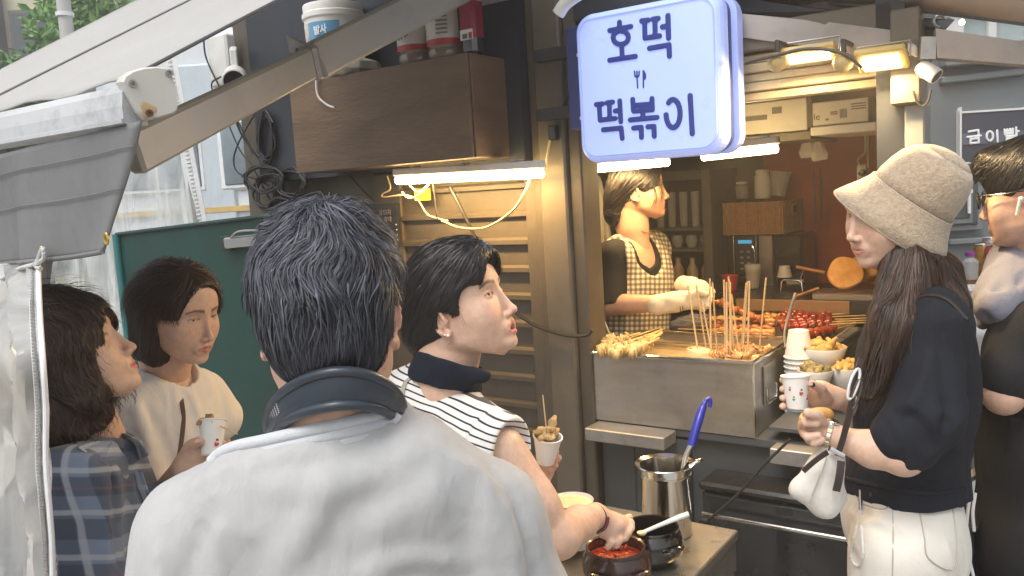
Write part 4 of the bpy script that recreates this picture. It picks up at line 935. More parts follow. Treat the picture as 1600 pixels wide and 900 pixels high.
m = MB(); m.frame_box(c+KN*.0295+V((0, 0, .06)), KS, KN, (0, 0, 1), .046, .0012, .03); bl_ = m.build('price_sticker', M_PAPER, t_)
for i in range(6): m = MB(); m.frame_box(c+KN*.0305-KS*(.014-.0032*i)+V((0, 0, .056)), KS, KN, (0, 0, 1), .0014+.0006*(i % 2), .0008, .014); m.build('barcode_bar', M_BINK, bl_)
m = MB(); m.frame_box(c+KN*.0302+KS*.0145+V((0, 0, .056)), KS, KN, (0, 0, 1), .012, .0012, .018); m.build('sticker_patch', M_LABR, bl_)
# white strap hanging over the cabinet edge
m = MB(); m.tube(spline([HN(497, 112, .262), HN(494, 128, .262), HN(497, 150, .262), HN(510, 163, .262), HN(522, 168, .262)], 6), .0035, 6); tagp(m.build('strap', M_WHT, smooth=True), 'white strap hanging down the front of the wooden cabinet', 'strap')

# ---------------------------------------------------------------- cables on the wall
M_WIRE = mat('black_cable', (.018, .018, .018), .45); M_WIREY = mat('cream_cable', (.55, .45, .25), .45)
def wire(pts, n, r, mt, lab, cat='cable', tie=None):
    m = MB(); q = [HN(x, y, n+(.0 if len(e) < 3 else e[2])) for e in pts for x, y in (e[:2],)]; m.tube(spline(q, 7), r, 6); return tagp(m.build('cable', mt, smooth=True), lab, cat)
bd = thing('cable_bundle', 'tangled bundle of black cables hanging on the kiosk corner', 'cable bundle', HN(430, 250, .05))
def bw(pts, r=.0035, n=.05, mt=M_WIRE):
    m = MB(); q = [HN(x, y, n) for x, y in pts]; m.tube(spline(q, 7), r, 6); m.build('strand', mt, bd, True)
bw([(355, 190), (375, 235), (395, 262), (415, 300), (430, 325)]); bw([(367, 185), (380, 215), (405, 250), (428, 290), (440, 318)], .005); bw([(372, 170), (400, 170), (385, 200), (372, 225), (365, 250), (372, 270), (400, 280), (420, 290)])
bw([(415, 150), (422, 200), (430, 260), (432, 310)], .006)
rs2 = np.random.RandomState(4)
for (cx, cy, rx, ry, k) in ((414, 215, 13, 40, 9), (420, 300, 24, 30, 8), (455, 285, 24, 22, 10), (440, 325, 22, 16, 7), (410, 280, 30, 22, 5)):
    for i in range(k):
        a0 = rs2.rand()*6; pts = [(cx+rx*(.7+.4*rs2.rand())*math.cos(a0+j*.8)+rs2.normal()*1.5, cy+ry*(.75+.35*rs2.rand())*math.sin(a0+j*.8)) for j in range(9)]
        bw(pts, .0036, .05+.04*rs2.rand())
bw([(455, 236), (440, 240), (432, 250)]); bw([(318, 60), (322, 90), (340, 130), (372, 190), (395, 240)], .0035, .1); bw([(345, 120), (332, 128), (332, 140), (345, 150)], .0035, .1)
wire([(545, 273), (560, 290), (585, 315), (600, 330)], .02, .003, M_WIRE, 'black cable running down behind the man below the cabinet')
wire([(605, 275), (610, 295), (598, 303), (600, 308), (630, 305), (652, 312), (668, 335), (690, 343), (700, 345)], .10, .0028, M_WIREY, 'cream cable looped at the left end of the tube lamp')
wire([(640, 290), (655, 300), (672, 285), (660, 300), (640, 310), (628, 300)], .11, .0025, M_WIREY, 'cream cable knot beside the yellow sticker')
wire([(690, 345), (720, 356), (760, 355), (800, 330), (820, 300), (828, 280)], .11, .004, M_WIREY, 'thick cream cable sagging below the tube lamp to its right end')
wire([(676, 282), (680, 320), (684, 344)], .11, .0028, M_WIRE, 'dark cable dropping from the middle of the tube lamp')
wire([(703, 292), (720, 325), (742, 370), (755, 400), (790, 470), (830, 505), (880, 523), (915, 524), (926, 516)], .05, .0058, M_WIRE, 'thick dark cable crossing the louvres and hooking round the corner post')
wire([(852, 262), (858, 225), (862, 205)], .06, .004, M_WIREY, 'cream cable rising to the switch box on the corner post')
wire([(855, 185), (880, 165), (890, 145)], .06, .0018, M_WIRE, 'thin wire from the switch box to the lit sign')
sb = thing('switch_box', 'small black switch box on the corner post', 'switch', HN(865, 208, .05)); m = MB(); c = HN(865, 208, .05); m.frame_box(c, KS, KN, (0, 0, 1), .026, .03, .045, bev=.004); m.build('case', M_BLKP, sb)
m = MB(); m.frame_box(c+V((0, 0, .045)), KS, KN, (0, 0, 1), .03, .02, .012, bev=.002); m.build('terminal', M_WHT, sb)
m = MB(); a = HN(660, 304, .03); m.frame_box(a, KS, KN, (0, 0, 1), .07, .004, .04); tagp(m.build('yellow_sticker', mat('bright_yellow_sticker', (.8, .62, .03), .5)), 'bright yellow sticker under the left tube lamp', 'sticker')
# notice on the wall behind the man's head
nb = thing('notice_board', 'small dark notice board with pale lettering behind the tall man', 'board', HN(605, 350, .03))
m = MB(); ps = [HN(568, 320, .03), HN(620, 317, .03), HN(622, 378, .03), HN(570, 382, .03)]; m.prism(ps, -KN*.012); m.build('board', M_NAVY, nb)
fonttext('유모차', 'lettering', M_INK, nb, HN(592, 336, .033), KS, (0, 0, 1), .022, .001, .02); fonttext('휴대', 'lettering', M_INK, nb, HN(600, 346, .033), KS, (0, 0, 1), .02, .001, .02)
for i in range(4): m = MB(); c = HN(619+i*.8, 351+i*8, .036); m.lathe(c, KN, [(0, 0), (.003, 0), (0, .003)], 8); m.build('stud', M_WHT, nb)
# small red sticker remnants and scratches
for i, (x, y) in enumerate(((868, 632), (860, 600))):
    m = MB(); a = HN(x, y, .012); m.frame_box(a, KS, KN, (0, 0, 1), .012, .002, .01); tagp(m.build('paint_chip', M_LABR), ['small red paint chip on the post beside the woman', 'upper red paint chip on the post'][i], 'paint chip')

# ---------------------------------------------------------------- security cameras
M_CAMW = mat('white_camera_plastic', (.65, .65, .62), .35)
def seccam(c, ax, lab, s=1.0, back=None):
    t_ = thing('security_camera', lab, 'camera', c); ax = V(ax).normalized()
    m = MB(); m.lathe(c, ax, [(0, 0), (.026*s, 0), (.032*s, .015*s), (.034*s, .085*s), (.032*s, .09*s), (.029*s, .09*s), (.028*s, .079*s)], 28); m.build('housing', M_CAMW, t_, True)
    m = MB(); m.lathe(c+ax*.08*s, ax, [(.0, .006*s), (.012*s, .006*s), (.013*s, .003*s), (.026*s, .003*s), (.031*s, .008*s)], 28); m.build('lens', M_BLKP, t_, True)
    m = MB()
    for k in range(8): a = k*math.pi/4; u = ax.cross(V((0, 0, 1))).normalized(); w_ = ax.cross(u); m.lathe(c+ax*.084*s+(u*math.cos(a)+w_*math.sin(a))*.02*s, ax, [(.003*s, 0), (.002*s, .002), (0, .002)], 8)
    m.build('infrared_led', M_ALU, t_)
    m = MB(); m.frame_box(c+V((0, 0, .05*s))-ax*.02, ax, ax.cross(V((0, 0, 1))), (0, 0, 1), .05*s, .02*s, .05*s, bev=.004); m.build('mount', M_CAMW, t_)
    return t_
c = HN(368, 118, .12)
seccam(c-V((.0, -.0, .0)), (.25, -1, -.35), 'white bullet security camera at upper left under the awning', 1.35)
m = MB(); a = HN(350, 112, .06); m.frame_box(a+V((0, 0, .04)), KS, KN, (0, 0, 1), .12, .05, .2, bev=.008); tagp(m.build('junction_box', M_CAMW), 'white junction box behind the upper left security camera', 'box')
seccam(HN(1437, 103, .06), (.45, -.55, -.55), 'grey and white security camera on the right end post', .55)
m = MB(); a = K(1.032, .03, 1.90); m.frame_box(a, KS, KN, (0, 0, 1), .004, .04, .09, bev=.001); tagp(m.build('mounting_plate', M_CAMW), 'white plate behind the right security camera', 'plate')
m = MB(); m.tube(spline([HN(1427, 142, .05), HN(1432, 158, .05), HN(1441, 166, .05), HN(1450, 158, .05), HN(1455, 140, .05)], 6), .0025, 6); tagp(m.build('cable', M_WIRE, smooth=True), 'short black cable loop under the right security camera', 'cable')

# ---------------------------------------------------------------- left awning
M_CANV = mat('pale_grey_awning_canvas', (.40, .395, .38), .7, var=.06, vscale=2, bump=.15, bscale=60)
M_CANVU = mat('weathered_grey_canvas', (.185, .187, .19), .75, var=.12, vscale=3, bump=.3, bscale=30, dirt=.25, stretch=(1, 1, .35))
M_AWALU = mat('weathered_white_aluminium', (.55, .57, .58), .45, metal=.15, var=.08, vscale=4, dirt=.45, stretch=(1, 1, .6))
M_ARM = mat('beige_powder_coated_arm', (.40, .39, .33), .4, metal=.1, var=.05, vscale=4, dirt=.15)
aw = thing('awning', 'left awning with pale canvas top, aluminium front bar and folding arm', 'awning', K(-.75, .2, 2.4))
# canvas with a little sag
A0 = V(HN(203, 122, 1.5)); A1 = V(HS(443, -3, (A0-KO).dot(KS))); dA = (A1-A0); A1 = A0+dA*4.2
B0, B1 = HS(-160, 189, -.668), HS(210, 0, -.668); dB = B1-B0; B1 = B0+dB*2.3
NI, NJ = 24, 16; vs = []
for i in range(NI+1):
    for j in range(NJ+1):
        u, v = i/NI, j/NJ; p = A0.lerp(A1, u).lerp(B0.lerp(B1, u), v); p.z -= .016*math.sin(math.pi*v)*(1-abs(2*u-1)*.3)
        p.z += .004*math.sin(v*22+u*3)*math.exp(-u*2); vs.append(p)
fs = [[i*(NJ+1)+j, (i+1)*(NJ+1)+j, (i+1)*(NJ+1)+j+1, i*(NJ+1)+j+1] for i in range(NI) for j in range(NJ)]
o = mk('canvas', vs, fs, M_CANV, aw, True); sm = o.modifiers.new('t', 'SOLIDIFY'); sm.thickness = .003
q = [vs[i*(NJ+1)+10]+V((0, 0, .002)) for i in range(NI+1)]; m = MB(); m.tube(q, .0022, 5); m.build('seam', M_CANVU, aw, True)
q = [vs[i*(NJ+1)] for i in range(NI+1)]; m = MB(); m.tube(q, .003, 6); m.build('hem', mat('dark_hem', (.08, .08, .09), .7), aw, True)
# front bar: profile swept along
prof = [(-.014, .026), (.010, .026), (.021, .014), (.024, -.006), (.024, -.030), (.013, -.035), (-.014, -.033)]
p0 = HN(214, 160, 1.5); p1 = HN(-330, 262, 1.5); p1 = K((p1-KO).dot(KS), 1.5, p0.z)
m = MB(); m.prism([p0+KN*n_+V((0, 0, z_)) for n_, z_ in prof], p1-p0); m.build('front_bar', M_AWALU, aw)
m = MB(); m.prism([p0+KN*n_+V((0, 0, z_)) for n_, z_ in [(.0243, -.024), (.0275, -.025), (.0275, -.031), (.0243, -.032)]], p1-p0); m.build('bar_lip', M_AWALU, aw)
# rounded end cap with screws
capq = [(188, 128), (192, 119), (204, 111), (222, 106), (242, 104), (257, 106), (267, 113), (272, 128), (277, 150), (277, 172), (270, 178), (250, 184), (232, 189), (224, 188), (214, 176), (201, 152)]
capc = K(-.335, 1.15, 1.9); fx = _R; fy = V((0, 0, 1)); nrmc = (CAMP-P(232, 148, 1.78)).normalized(); nrmc = (nrmc*.5+KS*.35+V((0, 0, 0))).normalized()
pc = P(232, 148, 1.22); pts = [hit(x, y, pc, nrmc) for x, y in capq]
m = MB(); cc = sum(pts, V((0, 0, 0)))/len(pts); inner = [cc+(p-cc)*.93+nrmc*.008 for p in pts]; n_ = len(pts); back = [p-nrmc*.03 for p in pts]
m.add(back+pts+inner, [[i, (i+1) % n_, n_+(i+1) % n_, n_+i] for i in range(n_)]+[[n_+i, n_+(i+1) % n_, 2*n_+(i+1) % n_, 2*n_+i] for i in range(n_)]+[[2*n_+i for i in range(n_)], list(range(n_))[::-1]])
m.build('end_cap', mat('yellowed_white_plastic', (.62, .61, .56), .4, var=.05, vscale=10), aw)
for i, (x, y, r_) in enumerate(((205, 131, .0055), (262, 115, .0055), (231, 177, .0055))):
    c = hit(x, y, pc, nrmc)+nrmc*.0085; m = MB(); m.lathe(c, nrmc, [(0, .002), (r_*.45, .001), (r_*.5, .003), (r_, .003), (r_, 0)], 16); m.build('screw', M_ALU if i < 2 else mat('rusty_screw', (.16, .08, .05), .8), aw, True)
m = MB(); c = hit(229, 172, pc, nrmc)+nrmc*.0082; m.lathe(c, nrmc, [(0, 0), (.011, 0), (.009, .0006), (0, .0007)], 20, wob=lambda a, i: 1+.2*math.sin(3*a)); m.build('rust_stain', mat('rust_stain', (.5, .36, .2), .8, var=.2), aw)
# folding arm: two boxed beams, elbow, root
def beam(name, p, q, w_, h, up=V((0, 0, 1)), mt=M_ARM, par=None, bev=.01):
    d = (q-p).normalized(); s_ = d.cross(up).normalized(); m = MB(); m.frame_box((p+q)/2, d, s_, d.cross(s_), (q-p).length, w_, h, bev=bev); return m.build(name, mt, par)
e0, e1, e2 = HN(205, 240, 1.42), HN(486, 98, .75), HN(760, -42, .14)
beam('outer_arm', e0, e1-(e1-e0).normalized()*.012, .032, .074, par=aw, bev=.006)
beam('inner_arm', e1+(e2-e1).normalized()*.012, e2, .042, .092, par=aw, bev=.007)
m = MB(); d = (e1-e0).normalized(); u = d.cross(V((0, 0, 1))).normalized(); w_ = u.cross(d)
m.frame_box(e1, d, u, w_, .03, .05, .085, bev=.008); el = m.build('elbow', M_ALU, aw)
for k in (-1, 0, 1): m = MB(); m.frame_box(e1+w_*(.03*k)-u*.027+d*.008, d, u, w_, .05, .008, .018, bev=.003); m.build('elbow_tooth', M_ALU, el)
m = MB(); m.lathe(e1-u*.028, -u, [(0, 0), (.006, 0), (.006, .004), (0, .005)], 12); m.build('pivot_pin', M_DARK, el, True)
m = MB(); tp = HN(475, 75, .75); m.prism([HN(462, 58, .74), HN(490, 72, .74), HN(486, 80, .74), HN(466, 84, .74)], KN*.03); m.build('elbow_cover', M_AWALU, el)
# thin cable under the outer arm catches the lamp light
ed = (e1-e0).normalized(); cb0 = e0+ed*.10-ed.cross(ed.cross(V((0, 0, 1))).normalized())*(-.046)
# roller housing at the wall
kb('housing', M_AWALU, -.18, .02, .10, .26, 2.215, 2.33, bev=.01, par=aw)
kb('housing_lip', M_AWALU, -.21, .02, .261, .275, 2.205, 2.225, bev=.003, par=aw)
m = MB(); m.tube(spline([HN(872, 22, .2), HN(884, 5, .2), HN(905, -10, .2)], 5), .018, 12); m.build('bracket_tube', M_WHT, aw, True)
# valance flap hanging from the bar
fl0 = HN(219, 190, 1.52); FW = 30; FH = 22; vs = []
topL = [HN(x, y, 1.52) for x, y in ((219, 189), (150, 206), (60, 226), (0, 241), (-120, 268), (-250, 296))]
botL = [HN(x, y, 1.52) for x, y in ((172, 392), (120, 400), (55, 408), (0, 413), (-120, 424), (-250, 440))]
tl = spline(topL, 6); bl = spline(botL, 6); n_ = len(tl)
for i in range(FH+1):
    for j in range(n_):
        v = i/FH; p = tl[j].lerp(bl[j], v); p = p+KN*(.012*v*math.sin(j*.55+1.2*v)+.007*math.sin(j*.9+v*3)*v); p = p+KS*(.008*math.sin(v*3.1)*(1 if j == 0 else max(0, 1-j/5))); vs.append(p)
fs = [[i*n_+j, i*n_+j+1, (i+1)*n_+j+1, (i+1)*n_+j] for i in range(FH) for j in range(n_-1)]
o = mk('valance', vs, fs, M_CANVU, aw, True); sm = o.modifiers.new('t', 'SOLIDIFY'); sm.thickness = .0035
m = MB(); m.tube([vs[FH*n_+j] for j in range(n_)], .0042, 8); m.build('valance_hem', M_CANVU, aw, True)
for i in (4, 11): m = MB(); m.tube([vs[i*n_+j]+KN*.0035 for j in range(n_)], .0011, 5); m.build('stitch_line', mat('dark_stitching', (.2, .2, .2), .8), aw, True)
M_BRASS = mat('brass', (.6, .42, .12), .3, metal=.8)
for x, y in ((65, 393), (166, 373)):
    c = HN(x, y, 1.533); m = MB(); m.tube([c+(KS*.5*math.cos(a)+V((0, 0, 1))*math.sin(a))*.008 for a in [k*math.pi/8 for k in range(16)]], .0022, 6, closed=True); m.build('eyelet', M_BRASS, aw, True)
# rope through the eyelet
m = MB(); m.tube(spline([HN(-60, 462, 1.54), HN(0, 437, 1.54), HN(30, 420, 1.54), HN(55, 412, 1.54), HN(62, 398, 1.54), HN(67, 388, 1.54), HN(68, 404, 1.54), HN(56, 415, 1.54), HN(64, 420, 1.54)], 6), .0038, 8); tagp(m.build('rope', mat('grey_white_rope', (.6, .6, .58), .8, bump=.5, bscale=200), smooth=True), 'pale rope tied through the brass eyelet of the flap', 'rope')

# ---------------------------------------------------------------- right awning over the hatch
aw2 = thing('awning', 'right awning seen from below with its grey folding arm over the hatch', 'awning', K(.6, .2, 2.3))
M_CANVB = mat('taupe_canvas_underside', (.44, .38, .32), .8, var=.08, vscale=2, bump=.15, bscale=50)
def quad(name, pts, th, mt, par): m = MB(); m.prism(pts, th); return m.build(name, mt, par)
# canvas: rises from the front bar (near right) to the kiosk wall
c0, c1, c2, c3_ = HN(1190, -4, .03), HN(1625, 39, .03), None, None
r1 = P(1195, -2, 2.3); r2 = P(1640, 40, 1.75); r3 = P(1900, -300, 1.2); r4 = P(1150, -500, 1.6)
vs = []
for i in range(15):
    for j in range(15):
        p = r1.lerp(r2, i/14).lerp(r4.lerp(r3, i/14), j/14); p.z += .02*math.sin(math.pi*j/14)+.01*math.sin(math.pi*i/14)+.006*math.sin(j*2.2); vs.append(p)
fs = [[i*15+j, i*15+j+1, (i+1)*15+j+1, (i+1)*15+j] for i in range(14) for j in range(14)]
o = mk('canvas', vs, fs, M_CANVB, aw2, True); sm = o.modifiers.new('t', 'SOLIDIFY'); sm.thickness = .004
q = [vs[i*15]+V((0, 0, -.004)) for i in range(15)]; m = MB(); m.tube(q, .005, 6); m.build('hem', mat('dark_hem', (.08, .08, .09), .7), aw2, True)
quad('roller_housing', [P(1150, -8, 2.25), P(1200, 3, 2.2), P(1300, 17, 2.1), P(1400, 26, 2.0), P(1492, 31, 1.93), P(1478, 46, 1.94), P(1450, 62, 1.97), P(1400, 48, 2.03), P(1290, 32, 2.13), P(1150, 20, 2.26)], V((.03, .08, .02)), M_NAVY, aw2)
M_ARM2 = mat('taupe_arm_paint', (.36, .33, .30), .45, var=.08, vscale=4, dirt=.2)
quad('inner_arm', [P(1150, 21, 2.2), P(1290, 34, 2.08), P(1400, 48, 1.98), P(1446, 62, 1.94), P(1442, 95, 1.94), P(1400, 97, 1.98), P(1280, 75, 2.09), P(1150, 57, 2.2)], V((.02, .05, .01)), M_ARM2, aw2)
quad('elbow', [P(1440, 57, 1.90), P(1463, 57, 1.89), P(1462, 92, 1.89), P(1438, 92, 1.90)], V((.02, .06, 0)), M_ALU, aw2)
quad('outer_arm', [P(1462, 44, 1.89), P(1500, 50, 1.86), P(1700, 80, 1.74), P(1700, 116, 1.74), P(1600, 101, 1.80), P(1464, 90, 1.89)], V((.02, .05, .0)), M_ARM2, aw2)
m = MB(); c = P(1468, 33, 1.95); m.tube([c+(V((1, 0, 0))*math.cos(a)+V((0, 0, 1))*math.sin(a))*.014 for a in [k*math.pi/8 for k in range(16)]], .004, 8, closed=True); m.build('ring_bolt', M_ALU, aw2, True)
tl_ = thing('street_lamp', 'tiny lit yellow bulb seen above the right awning arm', 'lamp', P(1503, 34, 5)); m = MB(); m.lathe(P(1503, 34, 5)-V((0, 0, .02)), (0, 0, 1), [(0, 0), (.012, .004), (.018, .015), (.012, .03), (0, .036)], 12); m.build('bulb', mat('lit_bulb', (1, .8, .4), .4, emit=6), tl_, True); m = MB(); m.tube([P(1503, 34, 5)+V((0, 0, .03)), P(1503, 34, 5)+V((0, 0, 1.2))], .006, 6); m.build('hanging_cord', M_WIRE, tl_)

# ---------------------------------------------------------------- green board, plastic curtains
M_GREEN = mat('dark_green_board', (.007, .043, .034), .45, var=.25, vscale=3, bump=.1, bscale=40, dirt=.1)
gb_ = thing('green_board', 'dark green painted hoarding panel leaning behind the two women', 'board', K(-1.5, .3, .04))
gq = [HN(184, 366, .28), HN(452, 333, .28)]; gq[1].z = HN(452, 333, .28).z
ga = V((gq[0].x, gq[0].y, .05)); gb2 = V((gq[1].x, gq[1].y, .05)) + KS*.12

m = MB(); m.prism([ga, gb2, V((gb2.x, gb2.y, gq[1].z-.01)), gq[1], gq[0]], -KN*.03); m.build('panel', M_GREEN, gb_)
M_GREENE = mat('teal_edge_trim', (.03, .17, .17), .4)
m = MB(); m.tube([ga+KN*.008, gq[0]+KN*.008], .016, 10); m.build('edge_trim', M_GREENE, gb_, True)
m = MB(); m.tube([gq[0]+KN*.006, gq[1]+KN*.006], .008, 8); m.build('edge_trim', M_GREEN, gb_, True)
a, b_ = HN(352, 380, .31), HN(425, 372, .31); beam('latch_bar', a, b_, .02, .04, mt=M_STEELB, par=gb_, bev=.006)
m = MB(); m.tube(spline([HN(360, 372, .32), HN(372, 362, .32), HN(400, 360, .32), HN(420, 362, .32)], 5), .004, 6); m.build('latch_rod', M_ALU, gb_, True)
beam('latch_plate', HN(348, 381, .30), HN(362, 379, .30), .02, .055, mt=M_DARK, par=gb_, bev=.003)
def plastic(name, c=(.85, .87, .86), tr=.7, bs=8, st_=(1, 1, .25)):
    m = bpy.data.materials.new(name); m.use_nodes = True; t = m.node_tree; N = t.nodes; L = t.links; N.remove(N['Principled BSDF'])
    out = N['Material Output']; gl = N.new('ShaderNodeBsdfGlossy'); gl.inputs['Roughness'].default_value = .12; gl.inputs['Color'].default_value = (.9, .92, .92, 1)
    tp = N.new('ShaderNodeBsdfTransparent'); tp.inputs['Color'].default_value = (.93, .95, .94, 1); df = N.new('ShaderNodeBsdfDiffuse'); df.inputs['Color'].default_value = (*c, 1)
    tl = N.new('ShaderNodeBsdfTranslucent'); tl.inputs['Color'].default_value = (*c, 1); ad = N.new('ShaderNodeMixShader'); ad.inputs[0].default_value = .5; L.new(df.outputs[0], ad.inputs[1]); L.new(tl.outputs[0], ad.inputs[2])
    tc = N.new('ShaderNodeTexCoord'); mp = N.new('ShaderNodeMapping'); mp.inputs['Scale'].default_value = st_; L.new(tc.outputs['Object'], mp.inputs[0])
    nz = N.new('ShaderNodeTexNoise'); nz.inputs['Scale'].default_value = bs; nz.inputs['Detail'].default_value = 6; nz.inputs['Distortion'].default_value = .8; L.new(mp.outputs[0], nz.inputs['Vector'])
    bp = N.new('ShaderNodeBump'); bp.inputs['Strength'].default_value = .9; bp.inputs['Distance'].default_value = .03; L.new(nz.outputs['Fac'], bp.inputs['Height']); L.new(bp.outputs[0], gl.inputs['Normal'])
    rp = N.new('ShaderNodeMapRange'); rp.inputs['From Min'].default_value = .35; rp.inputs['From Max'].default_value = .7; rp.inputs['To Min'].default_value = (1-tr)*.5; rp.inputs['To Max'].default_value = min(1, (1-tr)*1.9); L.new(nz.outputs['Fac'], rp.inputs[0])
    m1 = N.new('ShaderNodeMixShader'); L.new(rp.outputs[0], m1.inputs[0]); L.new(tp.outputs[0], m1.inputs[1]); L.new(ad.outputs[0], m1.inputs[2])
    fr_ = N.new('ShaderNodeFresnel'); fr_.inputs[0].default_value = 1.5; L.new(bp.outputs[0], fr_.inputs['Normal']); m2 = N.new('ShaderNodeMixShader'); L.new(fr_.outputs[0], m2.inputs[0]); L.new(m1.outputs[0], m2.inputs[1]); L.new(gl.outputs[0], m2.inputs[2]); L.new(m2.outputs[0], out.inputs[0]); return m
M_PLAS = plastic('clear_vinyl_sheet', tr=.45); M_PLAS2 = plastic('clear_vinyl_sheet_near', tr=.38, bs=7)
M_PLASE = mat('milky_vinyl_hem', (.75, .77, .77), .4, alpha=.8)
cu_ = thing('plastic_curtain', 'clear vinyl curtain with zip edge hanging at the far left of the kiosk', 'curtain', HN(300, 300, .5))
topq = [P(285, 78, 4.1), P(250, 100, 4.2), P(190, 190, 4.3), P(150, 240, 4.4), P(100, 290, 4.5)]
botq = [P(372, 640, 4.1), P(310, 640, 4.2), P(230, 640, 4.3), P(160, 640, 4.4), P(60, 640, 4.5)]
topq[0] = P(272, 70, 4.1)
tl = spline(topq, 8); bl = spline(botq, 8); n_ = len(tl); vs = []
for i in range(31):
    for j in range(n_): v = i/30; p = tl[j].lerp(bl[j], v); p = p+V((0, 1, 0))*(.04*math.sin(j*1.1+v*2)*(.3+v)); vs.append(p)
fs = [[i*n_+j, i*n_+j+1, (i+1)*n_+j+1, (i+1)*n_+j] for i in range(30) for j in range(n_-1)]
mk('sheet', vs, fs, M_PLAS, cu_, True)
q = [vs[i*n_] for i in range(31)]
m = MB(); 
for i in range(30): a, b_ = q[i], q[i+1]; m.prism([a, b_, b_-V((.07, 0, 0)), a-V((.07, 0, 0))], V((0, .003, 0)))
m.build('edge_strip', M_PLASE, cu_)
m = MB()
for i in range(90): a = q[0].lerp(q[-1], i/90) if False else (lambda t: q[int(t)].lerp(q[min(30, int(t)+1)], t-int(t)))(i/90*29.9); m.frame_box(a-V((.035, .004, 0)), (1, 0, 0), (0, 1, 0), (0, 0, 1), .018, .004, .006)
m.build('zip_teeth', M_WHT, cu_)['kind'] = 'stuff'
cu2 = thing('plastic_curtain', 'near clear vinyl curtain hanging from the flap at the left edge of the photo', 'curtain', HN(30, 700, 1.1))
tl = spline([HN(60, 413, 1.53), HN(30, 416, 1.53), HN(-30, 422, 1.53), HN(-120, 430, 1.53), HN(-250, 440, 1.53)], 8)
edge = [(60, 413), (62, 480), (67, 560), (72, 640), (72, 720), (78, 800), (82, 860), (83, 960), (84, 1200)]
el_ = spline([HN(x, y, 1.53+.10*min(1, k/2)) for k, (x, y) in enumerate(edge)], 5); n_ = len(tl); vs = []
for i, e in enumerate(el_):
    for j in range(n_):
        p = e+(tl[j]-tl[0]); p.z = e.z; p = p+KN*(.014*math.sin(j*.9+.25*i*.3)+.006*math.sin(j*2.3+i*.5)) if j > 2 else p; vs.append(p)
fs = [[i*n_+j, i*n_+j+1, (i+1)*n_+j+1, (i+1)*n_+j] for i in range(len(el_)-1) for j in range(n_-1)]
mk('sheet', vs, fs, M_PLAS2, cu2, True)
m = MB(); m.tube(el_, .004, 8); m.build('piping', mat('white_piping', (.8, .8, .8), .5), cu2, True)
m = MB(); 
for i in range(len(el_)-1): a, b_ = el_[i], el_[i+1]; m.prism([a, b_, b_-KS*.034, a-KS*.034], -KN*.003)
m.build('edge_strip', M_PLASE, cu2)
m = MB()
for i in range(len(el_)-1):
    for k in range(3): a = el_[i].lerp(el_[i+1], k/3); m.frame_box(a-KS*.018+KN*.003, KS, KN, (0, 0, 1), .011, .002, .004)
m.build('zip_teeth', M_ALU, cu2)['kind'] = 'stuff'

# ---------------------------------------------------------------- oven under the hatch, side table, right counter
ov = thing('gas_oven', 'black enamel oven cabinet with a steel rail under the serving hatch', 'oven', K(.8, -.1, .05))
M_OVEN = mat('black_enamel', (.018, .019, .021), .25, var=.3, vscale=4, dirt=.15, coat=.3)
kb('body', M_OVEN, .485, 1.15, -.001, .12, .05, .80, bev=.012, par=ov)
kb('top_plate', M_OVEN, .48, 1.16, -.001, .13, .802, .826, bev=.008, par=ov)
m = MB(); m.tube([K(.50, .15, .745), K(1.14, .15, .745)], .007, 10); m.build('rail', M_STEELB, ov, True)
for s_ in (.52, 1.12): m = MB(); m.tube([K(s_, .121, .745), K(s_, .15, .745)], .006, 8); m.build('rail_post', M_STEELB, ov, True)
m = MB(); m.tube(spline([HN(1235, 686, .16), HN(1195, 725, .16), HN(1150, 775, .16), HN(1104, 815, .16)], 6), .0038, 8); m.lathe(HN(1102, 815, .16), KN, [(0, 0), (.012, 0), (.012, .02), (0, .02)], 14); m.build('gas_hose', M_RUB, ov, True)
# shelf under the counter in the right corner
tb = thing('side_table', 'low stainless steel table holding the pots beside the kiosk', 'table', K(.4, .6, .04))
TZ0, TZ1 = .775, .80
kb('table_top', mat('worn_table_steel', (.42, .39, .34), .3, metal=.8, var=.15, vscale=6, dirt=.4), .05, .668, .335, .95, TZ0, TZ1, bev=.003, par=tb)
kb('apron', M_STEEL, .655, .664, .345, .94, .70, TZ0-.001, par=tb)
for s_, n_ in ((.64, .36), (.64, .92), (.08, .36), (.08, .92)): kb('leg', M_STEEL, s_-.018, s_+.018, n_-.018, n_+.018, .042, TZ0-.002, bev=.003, par=tb)
kb('lower_shelf', M_ALU, .06, .65, .345, .94, .30, .315, par=tb)
m = MB(); m.tube(spline([K(.60, .8, .70), K(.6, .82, .62), K(.61, .84, .55)], 5), .012, 10); tagp(m.build('hose', M_RUB, smooth=True), 'black hose end hanging under the steel table', 'hose')
# right counter behind the hat woman, with drinks
rc = thing('side_counter', 'white serving counter with a wooden tray running behind the standing man', 'counter', (gp(1560, 700).x*.8, 3, 0))
def zq(name, pts, z, th, mt, par): m = MB(); m.prism([HZ(x, y, z) for x, y in pts], V((0, 0, -th))); return m.build(name, mt, par)
zq('counter_top', [(1500, 470), (1600, 462), (1640, 640), (1540, 640), (1515, 600)], 1.02, .03, mat('white_laminate', (.7, .7, .68), .4), rc)
m = MB(); a, b_ = HZ(1492, 500, 1.0), HZ(1560, 480, 1.0); m.prism([V((a.x+.02, a.y, .04)), V((b_.x+.1, b_.y, .04)), V((b_.x+.1, b_.y, .98)), V((a.x+.02, a.y, .98))], (.25, -.0, 0)); m.build('counter_base', M_WHT, rc)
beam('counter_trim', P(1488, 800, 2.0), P(1540, 632, 2.35), .03, .07, mt=M_ALU, par=rc)
beam('counter_trim', P(1490, 762, 2.02), P(1532, 735, 2.1), .02, .03, mt=M_WHT, par=rc)
wt = thing('wooden_tray', 'brown wooden tray edge holding drink cans beside the man', 'tray', HZ(1520, 445, 1.2))
